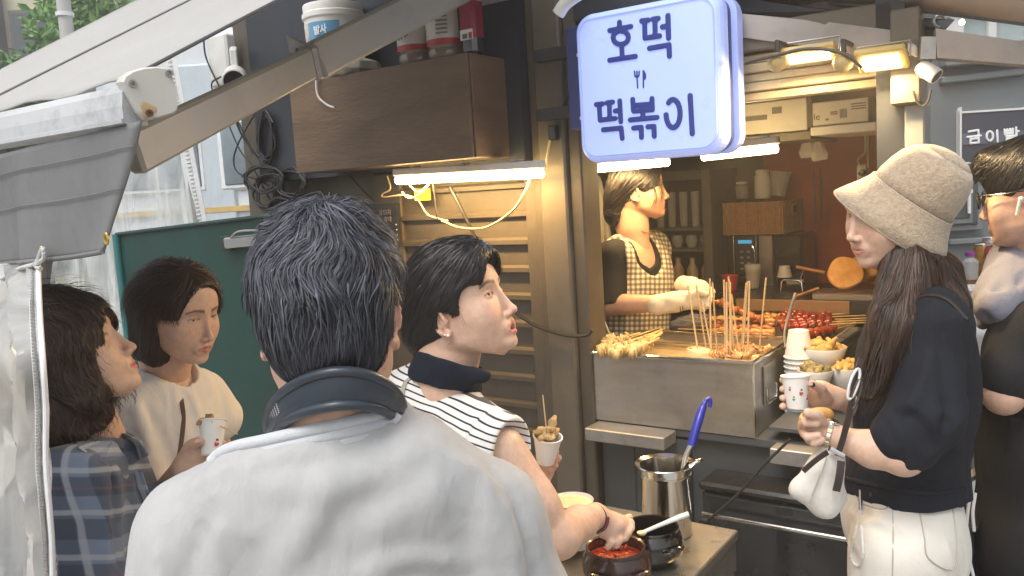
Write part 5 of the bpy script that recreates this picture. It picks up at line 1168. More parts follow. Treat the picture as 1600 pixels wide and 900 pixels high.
beam('tray_rail', P(1486, 434, 2.75), P(1545, 430, 2.9), .02, .025, mt=mat('reddish_wood', (.28, .13, .06), .5), par=wt, bev=.003)
beam('tray_rail', P(1487, 446, 2.6), P(1552, 440, 2.75), .02, .02, mt=mat('reddish_wood', (.28, .13, .06), .5), par=wt, bev=.003)
m = MB(); m.prism([P(1484, 446, 2.6), P(1600, 440, 2.8), P(1600, 430, 3.0), P(1484, 434, 2.9)], V((0, 0, -.015))); m.build('tray_floor', mat('reddish_wood', (.28, .13, .06), .5), wt)
def can(px, py, d, col, col2, lab, r=.030, h=.12):
    c = P(px, py, d); t_ = thing('drink_can', lab, 'can', c, 'drink cans on the wooden tray')
    m = MB(); m.lathe(c, (0, 0, 1), [(0, .003), (r*.8, 0), (r, .008), (r, h-.012), (r*.86, h)], 24); m.build('can_body', mat(lab[:18].replace(' ', '_'), col, .3, metal=.3, col2=col2, vscale=25), t_, True)
    m = MB(); m.lathe(c+V((0, 0, h)), (0, 0, 1), [(r*.86, 0), (r*.84, .003), (r*.78, .001), (0, .001)], 24); m.build('can_lid', M_STEELB, t_, True)
can(1537, 432, 2.65, (.55, .3, .08), (.2, .08, .03), 'amber and brown drink can on the wooden tray', h=.1)
can(1555, 434, 2.6, (.55, .03, .05), (.6, .25, .25), 'red drink can on the wooden tray', h=.1)
can(1549, 426, 2.8, (.6, .55, .5), (.3, .05, .05), 'pale drink can behind the red and amber ones', h=.115)
can(1580, 428, 2.8, (.05, .3, .15), (.6, .6, .6), 'green drink can furthest right on the tray', h=.11)
t_ = thing('water_bottle', 'small clear bottle with a purple cap beside the cans', 'bottle', P(1516, 436, 2.6)); c = P(1516, 436, 2.6)
m = MB(); m.lathe(c, (0, 0, 1), [(0, 0), (.02, 0), (.024, .006), (.022, .02), (.024, .03), (.024, .055), (.012, .068), (.012, .072), (0, .072)], 20); m.build('bottle_wall', M_GL, t_, True)
m = MB(); m.lathe(c+V((0, 0, .0725)), (0, 0, 1), [(0, 0), (.015, 0), (.015, .012), (0, .013)], 16); m.build('cap', mat('purple_cap', (.3, .05, .3), .4), t_, True)
m = MB(); m.tube([P(1549, 382, 2.6), P(1580, 418, 2.6)], .007, 8); tagp(m.build('grey_stick', mat('grey_wood', (.25, .22, .19), .6), smooth=True), 'grey stick leaning across the drink cans', 'stick')
c = P(1505, 462, 2.45); m = MB(); m.frame_box(c, KS, KN, (0, 0, 1), .09, .08, .06, bev=.01); tagp(m.build('napkin_box', M_PAPER), 'white napkin box on the counter behind the hat woman', 'box')

# ---------------------------------------------------------------- pots on the side table
c = HZ(1043, 832, .801); pp = thing('steel_pot', 'tall cylindrical stainless steel pot holding a blue handled ladle', 'pot', c)
zr = 0.075
H = .175; m = MB(); m.lathe(c, (0, 0, 1), [(0, 0), (.057, 0), (.06, .003), (.06, H*.83), (.063, H*.85), (.063, H*.87), (.061, H*.88), (.062, H*.97), (.071, H*.99), (.073, H), (.071, H+.002), (.060, H*.985), (.058, H*.9), (.057, .004), (0, .004)], 48); m.build('pot_wall', M_STEELB, pp, True)

m = MB(); m.lathe(c+V((0, 0, H*.62)), (0, 0, 1), [(0, 0), (.0565, 0)], 32); m.build('liquid', mat('dark_sauce', (.03, .012, .008), .1), pp)
m = MB(); e = c+V((.066, -.0, H)); m.tube(spline([e+V((-.012, -.02, -.002)), e+V((.01, -.022, .008)), e+V((.022, -.01, .006)), e+V((.012, .0, .0))], 5), .005, 8); m.build('rim_clip', M_STEELB, pp, True)
ld = thing('ladle', 'steel ladle with a hooked royal blue handle standing in the pot', 'ladle', c)
la, lb_, lc_, ldp = P(1066, 745, 2.0), P(1073, 700, 2.0), P(1082, 690, 2.01), P(1100, 635, 2.03)
m = MB(); m.tube(spline([c+V((.01, 0, .05)), P(1065, 740, 2.0), P(1072, 712, 2.0), P(1080, 694, 2.0)], 6), [.006]*10+[.0065]*9, 10); m.build('shaft', M_STEELB, ld, True)
hp = spline([P(1080, 697, 2.0), P(1089, 665, 2.01), P(1097, 640, 2.02), P(1102, 628, 2.02), P(1107, 623, 2.02), P(1110, 627, 2.02), P(1109, 636, 2.02)], 5)
m = MB(); m.tube(hp, [.010, .0105, .011, .011, .011, .011, .011, .011, .0105, .010, .010, .009, .008, .007, .0065]+[.005]*(len(hp)-15), 12); m.build('handle', mat('royal_blue_plastic', (.015, .025, .35), .3, coat=.5), ld, True)
M_POTB = mat('glossy_black_glaze', (.012, .010, .010), .12, coat=.8, var=.3)
M_POTR = mat('dark_brown_glaze', (.04, .018, .013), .25, coat=.6, var=.3, vscale=10)
def crock(px, py, d, r, h, mt, lab, name='clay_pot'):
    c = P(px, py, d); c.z = .801; t_ = thing(name, lab, 'pot', c, 'glazed clay pots on the steel table')
    m = MB(); m.lathe(c, (0, 0, 1), [(0, 0), (r*.62, 0), (r*.7, .006), (r*.95, h*.3), (r, h*.52), (r*.95, h*.75), (r*.84, h*.9), (r*.86, h*.97), (r*.84, h), (r*.78, h*.98), (r*.78, h*.9), (r*.9, h*.6), (r*.8, h*.2), (0, h*.12)], 48); m.build('pot_wall', mt, t_, True)
    for s_ in (-1, 1):
        a = KS*s_ if False else V((s_*.55, -.83, 0)).normalized(); q = c+a*r*.98+V((0, 0, h*.58)); u = a.cross(V((0, 0, 1)))
        m = MB(); m.tube(spline([q-u*.025-a*.006, q-u*.014+a*.01+V((0, 0, .005)), q+u*.014+a*.01+V((0, 0, .005)), q+u*.025-a*.006], 5), .0055, 8); m.build('handle', mt, t_, True)
    return c, t_
c1_, t1_ = crock(1018, 835, 1.88, .072, .085, M_POTB, 'black glazed pot with a white spoon laid across its rim')
c2_, t2_ = crock(962, 862, 1.76, .074, .095, M_POTR, 'dark brown clay pot of red chilli sauce the woman reaches into')
M_CHILI = mat('red_chilli_sauce', (.32, .035, .012), .2, var=.5, vscale=60, bump=1, bscale=90, bdist=.006, coat=.5)
m = MB(); m.lathe(c2_+V((0, 0, .07)), (0, 0, 1), [(0, .002), (.03, .001), (.06, 0)], 24); tagp(m.build('chilli_sauce', M_CHILI, t2_, True), kind='stuff')
m = MB(); m.lathe(c1_+V((0, 0, .055)), (0, 0, 1), [(0, 0), (.058, 0)], 24); m.build('sauce', mat('dark_sauce', (.03, .012, .008), .1), t1_)
for i in range(12): m = MB(); a = rs.rand()*6.28; q = c2_+V((math.cos(a)*.04*rs.rand(), math.sin(a)*.04, .074)); m.tube([q, q+V((.01*rs.normal(), .01*rs.normal(), .006))], .003, 5); m.build('chilli_flake', M_CHILI, t2_)
sp = thing('spoon', 'white plastic spoon resting across the black pot', 'spoon', P(1040, 820, 1.85)); m = MB(); m.tube([P(1004, 832, 1.80), P(1030, 821, 1.80), P(1062, 808, 1.80), P(1076, 803, 1.80)], [.004, .0045, .006, .0055], 10); m.build('handle', mat('mint_white_plastic', (.72, .76, .70), .4), sp, True)
m = MB(); m.ell = None; q = P(1003, 833, 1.80); m.lathe(q, (0, 0, 1), [(0, -.004), (.009, -.002), (.011, .002), (.009, .001), (0, -.002)], 14); m.build('bowl', mat('food_smeared_plastic', (.7, .5, .3), .5), sp, True)
pl = thing('shallow_bowl', 'clear bowl of cream coloured sauce behind her forearm', 'bowl', P(893, 806, 1.95)); c = P(893, 782, 1.95)
m = MB(); m.lathe(c-V((0, 0, .03)), (0, 0, 1), [(0, 0), (.03, 0), (.05, .025), (.052, .032), (.049, .03), (.046, .025), (0, .004)], 32); m.build('dish', mat('frosted_bowl', (.6, .6, .57), .3), pl, True)
m = MB(); m.lathe(c-V((0, 0, .002)), (0, 0, 1), [(0, .004), (.03, .002), (.0465, -.002), (.0465, -.010)], 28); m.build('sauce', mat('cream_sauce', (.75, .62, .4), .4), pl)
m = MB(); m.lathe(c-V((0, 0, .105)), (0, 0, 1), [(.046, 0), (.050, .070), (.046, .0735), (0, .0745)], 24); tagp(m.build('jar_stand', M_FOAM, smooth=True), 'pale container under the bowl of cream sauce', 'container')
# ================================================================== people
A3 = lambda v: np.array(tuple(v), float)
def cat(xs, ys, q):      # smooth curve through control points
    xs = np.array(xs, float)[::-1] if xs[0] > xs[-1] else np.array(xs, float); ys = np.array(ys, float)[::-1] if q is None else np.array(ys, float)
    return xs, ys
HT = np.array([  # z, half width, front, back, centre
 (.117, .004, .000, -.012, -.006), (.112, .030, .030, -.038, -.004), (.103, .046, .050, -.056, -.003), (.088, .060, .068, -.074, 0), (.068, .070, .081, -.086, 0), (.045, .0755, .0885, -.092, 0), (.022, .0775, .0905, -.094, 0),
 (0, .0765, .0865, -.093, 0), (-.02, .0745, .086, -.088, 0), (-.04, .0715, .0865, -.078, 0), (-.058, .0680, .0860, -.062, .004), (-.075, .0645, .0850, -.034, .014), (-.09, .0565, .0830, -.006, .027), (-.104, .0430, .0790, .018, .040),
 (-.114, .0250, .0710, .036, .05), (-.121, .010, .060, .046, .053), (-.124, .003, .056, .050, .053)])[::-1]
def _dense(T, n=260):
    z = np.linspace(T[0, 0], T[-1, 0], n); out = [z]
    for c in range(1, T.shape[1]):
        m = np.gradient(T[:, c], T[:, 0]); i = np.clip(np.searchsorted(T[:, 0], z)-1, 0, len(T)-2)
        h = T[i+1, 0]-T[i, 0]; t = (z-T[i, 0])/h
        out.append((2*t**3-3*t**2+1)*T[i, c]+(t**3-2*t**2+t)*h*m[i]+(-2*t**3+3*t**2)*T[i+1, c]+(t**3-t**2)*h*m[i+1])
    return np.array(out)
HD = _dense(HT)
def head_base(jaw=1.0, cheek=0):
    def fn(p):
        x, y, z = p[..., 0], p[..., 1], p[..., 2]
        w = np.interp(z, HD[0], HD[1]); yf = np.interp(z, HD[0], HD[2]); yb = np.interp(z, HD[0], HD[3]); yc = np.interp(z, HD[0], HD[4])
        w = np.where(z < -.03, w*(1+(jaw-1)*np.clip((-.03-z)/.05, 0, 1)), w)
        w = np.maximum(w, .002)
        a = np.maximum(np.where(y > yc, yf-yc, yc-yb), .002); n = 2.25
        g = (np.abs(x/w)**n+np.abs((y-yc)/a)**n)**(1/n)
        d = (g-1)*np.clip(np.minimum(w, a), .018, 1)
        d = np.maximum(d, np.maximum(z-.117, -.124-z))
        # sockets, temples
        fr = np.clip((y-.03)/.03, 0, 1)
        d = d+fr*.0050*np.exp(-((np.abs(x)-.031)/.017)**2-((z-.001)/.012)**2)
        d = d-fr*.0022*np.exp(-((np.abs(x)-.028)/.02)**2-((z-.020)/.008)**2)
        return d
    return fn
def make_head_sdf(male=False, mouth=0.0, jaw=1.0, ears=True, lips=1.0):
    s = SDF(); s.custom(head_base(jaw), (-.085, -.10, -.13), (.085, .10, .12), 0)
    s.ell((0, .076, -.104), (.019, .011, .012), k=.018)                                   # chin
    for e in (-1, 1): s.ell((e*.038, .055, -.038), (.026, .018, .026), k=.034)             # cheekbone
    s.cap((0, .085, .006), (0, .1015, -.038), .0040, .0062, k=.014)                        # nose bridge
    s.ell((0, .1035, -.0445), (.0085, .0085, .0075), k=.008)
    for e in (-1, 1): s.ell((e*.0115, .0945, -.0485), (.0068, .0085, .0062), k=.006)
    for e in (-1, 1): s.ell((e*.0062, .0990, -.0555), (.0030, .0050, .0030), k=.002, mode='s')
    o = mouth*.5
    s.ell((0, .0835, -.072), (.027, .0085, .017), k=.012)                                   # muzzle
    s.cap((-.019, .083, -.0725), (0, .0915, -.0685+o*.4), .0022, .0042*lips, k=.004); s.cap((.019, .083, -.0725), (0, .0915, -.0685+o*.4), .0022, .0042*lips, k=.004)
    s.cap((-.016, .083, -.0765-o), (0, .0895, -.0795-o), .0025, .0052*lips, k=.004); s.cap((.016, .083, -.0765-o), (0, .0895, -.0795-o), .0025, .0052*lips, k=.004)
    if mouth > 0: s.ell((0, .092, -.0745-o*.45), (.0155, .022, .0015+o*.75), k=.0015, mode='s')
    else: s.ell((0, .094, -.0738), (.0215, .0065, .0009), k=.001, mode='s')
    for e in (-1, 1):                                                                      # eyelids
        s.ell((e*.0315, .0715, -.001), (.0150, .0118, .0105), k=.004)
    if ears:
        for e in (-1, 1):
            fl = R(28)*e; M = np.array([[math.cos(fl), -math.sin(fl), 0], [math.sin(fl), math.cos(fl), 0], [0, 0, 1]]).T
            def L(x, y, z): q = M @ np.array((x*e, y, z)); return (e*.0755+q[0], -.006+q[1], -.016+q[2])
            M2 = M
            s.ell(L(.003, -.014, 0), (.0042, .0165, .027), rot=M2, k=.004)
            pts = [(.005+.004*math.sin(math.pi*t), -.014+.0165*math.cos(a)*(-1), .027*math.sin(a)) for t, a in [(i/12, R(200-290*i/12)) for i in range(13)]]
            for a, b in zip(pts[:-1], pts[1:]): s.cap(L(*a), L(*b), .0031, k=.003)
            s.ell(L(.0065, -.010, -.003), (.0040, .0075, .0125), rot=M2, k=.002, mode='s')
            s.cap(L(.004, -.018, .014), L(.004, -.008, -.012), .0022, k=.003)
            s.ell(L(.003, -.004, -.028), (.0045, .008, .0085), k=.004)
            s.ell(L(.002, .002, -.004), (.0045, .005, .006), k=.003)
    return s
SKIN = {}
def skin_mat(name, c):
    if name not in SKIN: SKIN[name] = mat('skin_'+name, c, .48, var=.09, vscale=75, bump=.22, bscale=520, bdist=.002, sss=.12, attr='col', spec=.38, rvar=.12, bump2=(.15, 90, .002))
    return SKIN[name]
M_HAIR = mat('black_hair', (.011, .0095, .0095), .38, var=.2, vscale=30, attr='col', spec=.55, aniso=.3)
M_HAIRB = mat('dark_brown_hair', (.034, .018, .012), .42, var=.25, vscale=30, attr='col', spec=.35)
M_EYE = mat('eye', (1, 1, 1), .08, var=0, attr='col', spec=.8)
M_TEETH = mat('teeth', (.75, .72, .66), .25, var=.02)
def on_cloth(sdf, px, py, d0, d1, n=120):
    ds = np.linspace(d0, d1, n); pp = np.array([A3(P(px, py, d)) for d in ds]); h = sdf.at(pp); i = int(np.argmax(h < 0)) if (h < 0).any() else n//2; t = h[i-1]/(h[i-1]-h[i]) if i > 0 and h[i-1] > 0 > h[i] else 1; return V(pp[i-1]+(pp[i]-pp[i-1])*t)
class Head:
    """head in its own frame: x subject's right, y face, z up; placed by one landmark"""
    def __init__(s, anchor, local, fwd, up=(0, 0, 1), scale=.95, male=False, mouth=0., jaw=1., lips=1., neckpt=None, neckr=.052, seed=0):
        s.sc = scale; f = V(fwd).normalized(); u = V(up); x = f.cross(u).normalized(); u = x.cross(f)
        s.Rm = np.array([tuple(x), tuple(f), tuple(u)]).T; s.male = male
        s.o = A3(anchor)-s.Rm@(np.array(local)*scale)
        s.sdf = make_head_sdf(male, mouth, jaw, True, lips); s.mouth = mouth
        s.pre = len(s.sdf.ops)
        if neckpt is not None:
            n = s.l(neckpt); s.neck_l = n
            s.sdf.cap((0, -.022, -.05), n, neckr/scale, neckr*1.08/scale, k=.022)
            s.sdf.cap((0, -.05, .0), (n+np.array((0, -.06, -.05)))/2, .04/scale, .05/scale, k=.03)
        # eyes found on the face
        s.eyes = []
        for e in (-1, 1):
            ys = np.linspace(.06, .1, 160); pp = np.stack([np.full(160, e*.0315), ys, np.full(160, 0.)], -1); d = s.sdf.at(pp); yy = ys[np.argmax(d > 0)]
            s.eyes.append((e*.0315, yy))
            s.sdf.cap((e*.0205, yy-.003, -.0012), (e*.0425, yy-.0035, .0010), .0021, .0023, k=.0010, mode='s')
    def w(s, p): return (np.asarray(p)*s.sc)@s.Rm.T+s.o
    def l(s, p): return (np.asarray(tuple(p) if not isinstance(p, np.ndarray) else p)-s.o)@s.Rm/s.sc
    def mesh(s, res=.0021, lo=(-.105, -.13, -.15), hi=(.105, .125, .13)):
        if hasattr(s, 'neck_l'): lo = np.minimum(lo, s.neck_l-.07)
        v, f = s.sdf.mesh(lo, hi, res/s.sc); return v, f
    def colors(s, v, lip=(.50, .17, .15), brow=.8, blush=.12):
        c = np.ones((len(v), 3)); x, y, z = v.T; ax = np.abs(x); fr = y > .05; o = s.mouth*.5
        def mix(m, col):
            m = np.clip(m, 0, 1)[:, None]; nonlocal c; c = c*(1-m)+np.array(col)*m
        g = lambda d, r: np.clip(1.5-d/r, 0, 1)
        sk = np.array((.62, .40, .30))
        bl = fr*np.exp(-((ax-.042)/.02)**2-((z+.03)/.018)**2)*blush*2; mix(bl, (1.0, .72, .68))
        mix(fr*np.exp(-((ax)/.012)**2-((z+.048)/.01)**2)*.25, (1, .75, .7))
        up = np.abs(z-(-.0690+o*.4-ax*.16)); lo_ = np.abs(z-(-.0785-o+ax*.12))
        lm = (y > .07)*(ax < .023)*np.maximum(g(up, .0042*(1.05-ax/.03)), g(lo_, .0050*(1.05-ax/.032))); mix(lm*.85, np.array(lip)/sk)
        if s.mouth > 0: mix((y > .05)*(y < .0895)*(ax < .016)*(z < -.069+o*.3)*(z > -.0775-o*1.2)*1.0*(s.mouth > .01), (.16, .05, .05))
        bz = .0205+.0035*np.sin(np.clip((ax-.012)/.036, 0, 1)*2.6)-np.clip(ax-.038, 0, 1)*.35
        bm = fr*(ax > .011)*(ax < .052)*g(np.abs(z-bz), .0031*(1.25-np.clip(ax-.02, 0, .03)*18))*brow; mix(bm, (.09, .07, .065))
        for e, yy in s.eyes:
            t = (x-e)/.0145; lid = np.abs(z-(.0036*(1-t*t)+.0006)); m = (y > yy-.012)*(np.abs(t) < 1.05)*g(lid, .0011); mix(m*.85, (.07, .05, .05))
            lid = np.abs(z+(.0032*(1-t*t))); mix((y > yy-.01)*(np.abs(t) < 1)*g(lid, .0008)*.35, (.3, .2, .18))
            mix(fr*np.exp(-(t/1.4)**2-((z-.006)/.006)**2)*.18, (.65, .5, .48))
        for e in (-1, 1): mix(np.exp(-((x-e*.0062)/.004)**2-((z+.0535)/.0028)**2)*(y > .088)*.8, (.25, .13, .12))
        ear = (ax > .074)*(y < .02)*(z > -.055)*(z < .02); mix(ear*.35, (1.0, .72, .66))
        return c
    def eyeballs(s, parent, gaze=(0, 1, 0), open_=1):
        g = np.array(gaze, float); g /= np.linalg.norm(g)
        for (ex, yy) in s.eyes:
            r = .0116; c = np.array((ex, yy-r-.0018, 0)); n, k = 20, 28; vs = []
            # sphere with pole at the gaze
            a = np.array((0, 0, 1)) ; u = np.cross(a, g); u /= np.linalg.norm(u); v = np.cross(g, u); cols = []
            for i in range(n+1):
                th = math.pi*.62*(i/n)**1.3
                for j in range(k):
                    q = 2*math.pi*j/k; d = g*math.cos(th)+(u*math.cos(q)+v*math.sin(q))*math.sin(th); vs.append(c+d*r)
                    cols.append((.008, .006, .006) if th < .3 else ((.035, .018, .012) if th < .62 else ((.12, .08, .07) if th < .66 else (.48, .44, .41))))
            fs = [[i*k+j, i*k+(j+1) % k, (i+1)*k+(j+1) % k, (i+1)*k+j] for i in range(n) for j in range(k)]
            mk('eye', s.w(np.array(vs)), fs, M_EYE, parent, True, cols=np.array(cols))
def hair_mesh(H, hd, lo, hi, res, parent, m, name='hair', tone=.8):
    v, f = H.mesh(lo, hi, res); return mk(name, hd.w(v), f, m, parent, True, cols=np.full((len(v), 3), tone))
def strands(H, hd, roots, flow, length, width, seg, seed, off=.0015, wave=0., wfreq=60., free=1.0, tone=(.6, 1.9), lift=0.0, lum=None, clumps=0, grav=0., excl=None):
    """ribbons of hair that follow the hair volume H; roots (n,3) local"""
    rs = np.random.RandomState(seed); n = len(roots); p = roots.copy(); L = length*(.65+.7*rs.rand(n)); off_ = off*(rs.rand(n)*1.6-.2); ph = rs.rand(n, 3)*6.28
    step = (L/seg)[:, None]; P_ = [p.copy()]; NR = [grad(H, p)]; cur = p; dprev = None
    jit = rs.normal(size=(n, 3))*.09
    dead = np.zeros(n, bool); W_ = [np.ones(n)]
    for i in range(seg):
        prev_ = cur.copy()
        nn = grad(H, cur); d = flow(cur, nn, i/seg)+jit
        d = d-nn*(d*nn).sum(-1, keepdims=True)*(1 if i/seg < free else 0); d /= np.linalg.norm(d, axis=-1, keepdims=True)+1e-9
        if wave:
            sd = np.cross(d, nn); t = (i+1)/seg*L
            d = d+sd*(wave*np.sin(wfreq*t+ph[:, 0]))[:, None]+nn*(wave*.5*np.sin(wfreq*.8*t+ph[:, 1]))[:, None]
            d /= np.linalg.norm(d, axis=-1, keepdims=True)+1e-9
        if dprev is not None: d = d*.6+dprev*.4; d /= np.linalg.norm(d, axis=-1, keepdims=True)
        dprev = d; cur = cur+d*step
        if i/seg < free:
            h = H.at(cur); cur = cur-nn*(h-off_-lift*(i/seg))[:, None]*.9
        else: cur = cur+np.array((0, 0, -grav))*step
        if excl is not None: dead = dead | excl(cur)
        cur = np.where(dead[:, None], prev_, cur); W_.append(np.where(dead, .02, 1.))
        P_.append(cur.copy()); NR.append(nn)
    P_ = np.array(P_); NR = np.array(NR)      # seg+1,n,3
    T = np.gradient(P_, axis=0); T /= np.linalg.norm(T, axis=-1, keepdims=True)+1e-9
    S = np.cross(T, NR+rs.normal(size=(1, n, 3))*.35); S /= np.linalg.norm(S, axis=-1, keepdims=True)+1e-9
    t = np.linspace(0, 1, seg+1)[:, None]; w = width*(.5+rs.rand(n))*np.sqrt(np.clip(np.minimum(t*8+.3, (1.02-t)*2.2), 0, 1))
    w = w*np.array(W_); A, B = P_+S*w[..., None]*.5, P_-S*w[..., None]*.5; C_ = P_+np.cross(S, T)*w[..., None]*.22
    vs = np.stack([A, C_, B], 2).transpose(1, 0, 2, 3).reshape(-1, 3)    # n,seg+1,3
    b = (np.arange(n)*(seg+1)*3)[:, None, None]+(np.arange(seg)*3)[None, :, None]
    q = np.array([[0, 1, 4, 3], [1, 2, 5, 4]])[None, None]; f = (b[..., None]+q).reshape(-1, 4)
    tn = (tone[0]+(tone[1]-tone[0])*rs.rand(n)**1.6)*(1+.45*pnoise(roots, 77, 16))
    cols = np.repeat(tn, (seg+1)*3)[:, None]*np.ones(3)
    if lum is not None: cols = cols*lum(vs)[:, None]
    return hd.w(vs), f, cols
def pick(v, n, rs, cond=None, excl=None):
    if cond is not None: v = v[cond(v)]
    if excl is not None: v = v[~excl(v)]
    return v[rs.randint(0, len(v), n)]+rs.normal(size=(n, 3))*.0015
def addhair(hd, H, lo, hi, res, sets, m, parent, name='hair', tone=.8, excl=None):
    """hair = one mesh: dark volume plus ribbons"""
    v, f = H.mesh(lo, hi, res); rs = np.random.RandomState(5); V_, F_, C_, o = [hd.w(v)], [f], [np.full((len(v), 3), tone)], len(v)
    for k, st_ in enumerate(sets):
        st_ = dict(st_); n = st_.pop('n'); cond = st_.pop('cond', None); r = st_.pop('roots', None)
        r = pick(v, n, rs, cond, excl) if r is None else r
        a, b, c = strands(H, hd, r, seed=k*17+3, **{**dict(excl=excl), **st_}); V_.append(a); F_.append(b+o); C_.append(c); o += len(a)
    return mk(name, np.concatenate(V_), np.concatenate(F_), m, parent, True, cols=np.concatenate(C_))
def frame_from(fwd, up=(0, 0, 1)):
    f = V(fwd).normalized(); x = f.cross(V(up)).normalized(); u = x.cross(f); return np.array([tuple(x), tuple(f), tuple(u)]).T
def bb(pts, m): a = np.array([tuple(p) for p in pts]); return a.min(0)-m, a.max(0)+m
def finger(s, pts, r0=.0085, r1=.0068, k=.004):
    pts = [A3(p) for p in pts]; n = len(pts)-1
    for i in range(n): s.cap(pts[i], pts[i+1], r0+(r1-r0)*i/n, r0+(r1-r0)*(i+1)/n, k=k if i == 0 else .0015)
def nail(parent, p, n, ax, r=.0045):
    m = MB(); n = V(n).normalized(); ax = V(ax).normalized(); m.frame_box(V(p), ax, n.cross(ax), n, r*2.2, r*1.7, .0012, bev=.0005); return m.build('fingernail', mat('fingernail', (.66, .42, .36), .25, coat=.4), parent, True)
def skinmesh(parent, parts, m, name='body'):
    """parts: list of (v,f,c|None) in world space -> one mesh"""
    V_, F_, C_, o = [], [], [], 0
    for p in parts:
        v, f = p[0], p[1]; c = p[2] if len(p) > 2 and p[2] is not None else np.ones((len(v), 3))
        V_.append(v); F_.append(f+o); C_.append(c); o += len(v)
    return mk(name, np.concatenate(V_), np.concatenate(F_), m, parent, True, cols=np.concatenate(C_))
# ---- fabrics
def fabric(name, col, rough=.85, weave=900, wb=.25, var=.05, vscale=5, col2=None, sheen=.2, big=0.0):
    sheen = .0 if max(col) < .1 else sheen
    return mat(name, col, rough, var=var, vscale=vscale, bump=wb, bscale=weave, bdist=.0015, sheen=sheen, spec=.25, col2=col2, bump2=(.45, 26, .006))
def bands(name, base, layers, rough=.85, scale=1.0):
    """layers: (axis vector, period, duty, colour, opacity, phase)"""
    m = bpy.data.materials.new(name); m.use_nodes = True; t = m.node_tree; N = t.nodes; L = t.links; b = N['Principled BSDF']
    tc = N.new('ShaderNodeTexCoord'); wn = N.new('ShaderNodeTexNoise'); wn.inputs['Scale'].default_value = 6; L.new(tc.outputs['Object'], wn.inputs['Vector'])
    ad = N.new('ShaderNodeVectorMath'); ad.operation = 'MULTIPLY_ADD'; L.new(wn.outputs['Color'], ad.inputs[0]); ad.inputs[1].default_value = (.012,)*3; L.new(tc.outputs['Object'], ad.inputs[2])
    cur = None
    for ax, per, duty, col, op, ph in layers:
        ax = V(ax).normalized(); d = N.new('ShaderNodeVectorMath'); d.operation = 'DOT_PRODUCT'; L.new(ad.outputs[0], d.inputs[0]); d.inputs[1].default_value = tuple(ax/per)
        a = N.new('ShaderNodeMath'); a.operation = 'ADD'; L.new(d.outputs['Value'], a.inputs[0]); a.inputs[1].default_value = ph+50
        fr_ = N.new('ShaderNodeMath'); fr_.operation = 'FRACT'; L.new(a.outputs[0], fr_.inputs[0])
        lt = N.new('ShaderNodeMapRange'); lt.inputs['From Min'].default_value = duty-.02; lt.inputs['From Max'].default_value = duty+.02; lt.inputs['To Min'].default_value = op; lt.inputs['To Max'].default_value = 0; L.new(fr_.outputs[0], lt.inputs[0])
        l2 = N.new('ShaderNodeMapRange'); l2.inputs['From Min'].default_value = 0; l2.inputs['From Max'].default_value = .03; L.new(fr_.outputs[0], l2.inputs[0])
        mu = N.new('ShaderNodeMath'); mu.operation = 'MULTIPLY'; L.new(lt.outputs[0], mu.inputs[0]); L.new(l2.outputs[0], mu.inputs[1])
        mx = N.new('ShaderNodeMix'); mx.data_type = 'RGBA'; L.new(mu.outputs[0], mx.inputs['Factor'])
        if cur is None: mx.inputs['A'].default_value = (*base, 1)
        else: L.new(cur, mx.inputs['A'])
        mx.inputs['B'].default_value = (*col, 1); cur = mx.outputs['Result']
    L.new(cur, b.inputs['Base Color']); b.inputs['Roughness'].default_value = rough; b.inputs['Specular IOR Level'].default_value = .25; b.inputs['Sheen Weight'].default_value = .2
    nz = N.new('ShaderNodeTexNoise'); nz.inputs['Scale'].default_value = 700; L.new(tc.outputs['Object'], nz.inputs['Vector']); bp = N.new('ShaderNodeBump'); bp.inputs['Strength'].default_value = .2; bp.inputs['Distance'].default_value = .001; L.new(nz.outputs['Fac'], bp.inputs['Height']); L.new(bp.outputs[0], b.inputs['Normal'])
    return m
def cloth_noise(s, amp, freq, seed, stretch=(1, 1, .45)):
    st_ = np.array(stretch); s.disp(lambda p: amp*pnoise(p*st_, seed, freq)); return s
def torso(s, neck, shl, shr, hip, infl=.0, depth=.10, width=None, k=.05, waist=.14):
    """chest, belly and shoulders round given joints"""
    neck, shl, shr, hip = map(A3, (neck, shl, shr, hip)); side = (shr-shl); W_ = np.linalg.norm(side)/2; side /= 2*W_; mid = (shl+shr)/2
    up = mid-hip; L = np.linalg.norm(up); up /= L; fw = np.cross(up, side); M = np.array([side, fw, np.cross(side, fw)]).T
    s.ell(mid-up*.10, (W_+.0+infl, depth+infl, .19), rot=M, k=k)
    s.ell(mid-up*L*.62, (waist+infl, depth*.95+infl, .26), rot=M, k=k)
    s.ell(hip, (waist+.02+infl, depth+.01+infl, .16), rot=M, k=k)
    for a in (shl, shr): s.cap(neck-up*.01, a, .045+infl, .052+infl, k=k*.7)
    return up, side, fw, M
def ring_pts(c, M, rx, ry, n=28, tilt=0): return [V(A3(c)+M[:, 0]*rx*math.cos(2*math.pi*i/n)+M[:, 1]*ry*math.sin(2*math.pi*i/n)+M[:, 2]*(tilt*math.sin(2*math.pi*i/n))) for i in range(n)]
SK_A = skin_mat('warm', (.60, .375, .275)); SK_B = skin_mat('fair', (.64, .42, .31))
def legs(s, hip, side, r=.085, zt=.0, sep=.09, k=.04):
    hip = A3(hip); side = np.array((side[0], side[1], 0)); side /= np.linalg.norm(side)
    for e in (-1, 1):
        a = hip+side*e*sep; kn = np.array((a[0], a[1], .48)); an = np.array((a[0], a[1], .12)); s.cap(a, kn, r, r*.72, k=k); s.cap(kn, an, r*.72, r*.6, k=.01)
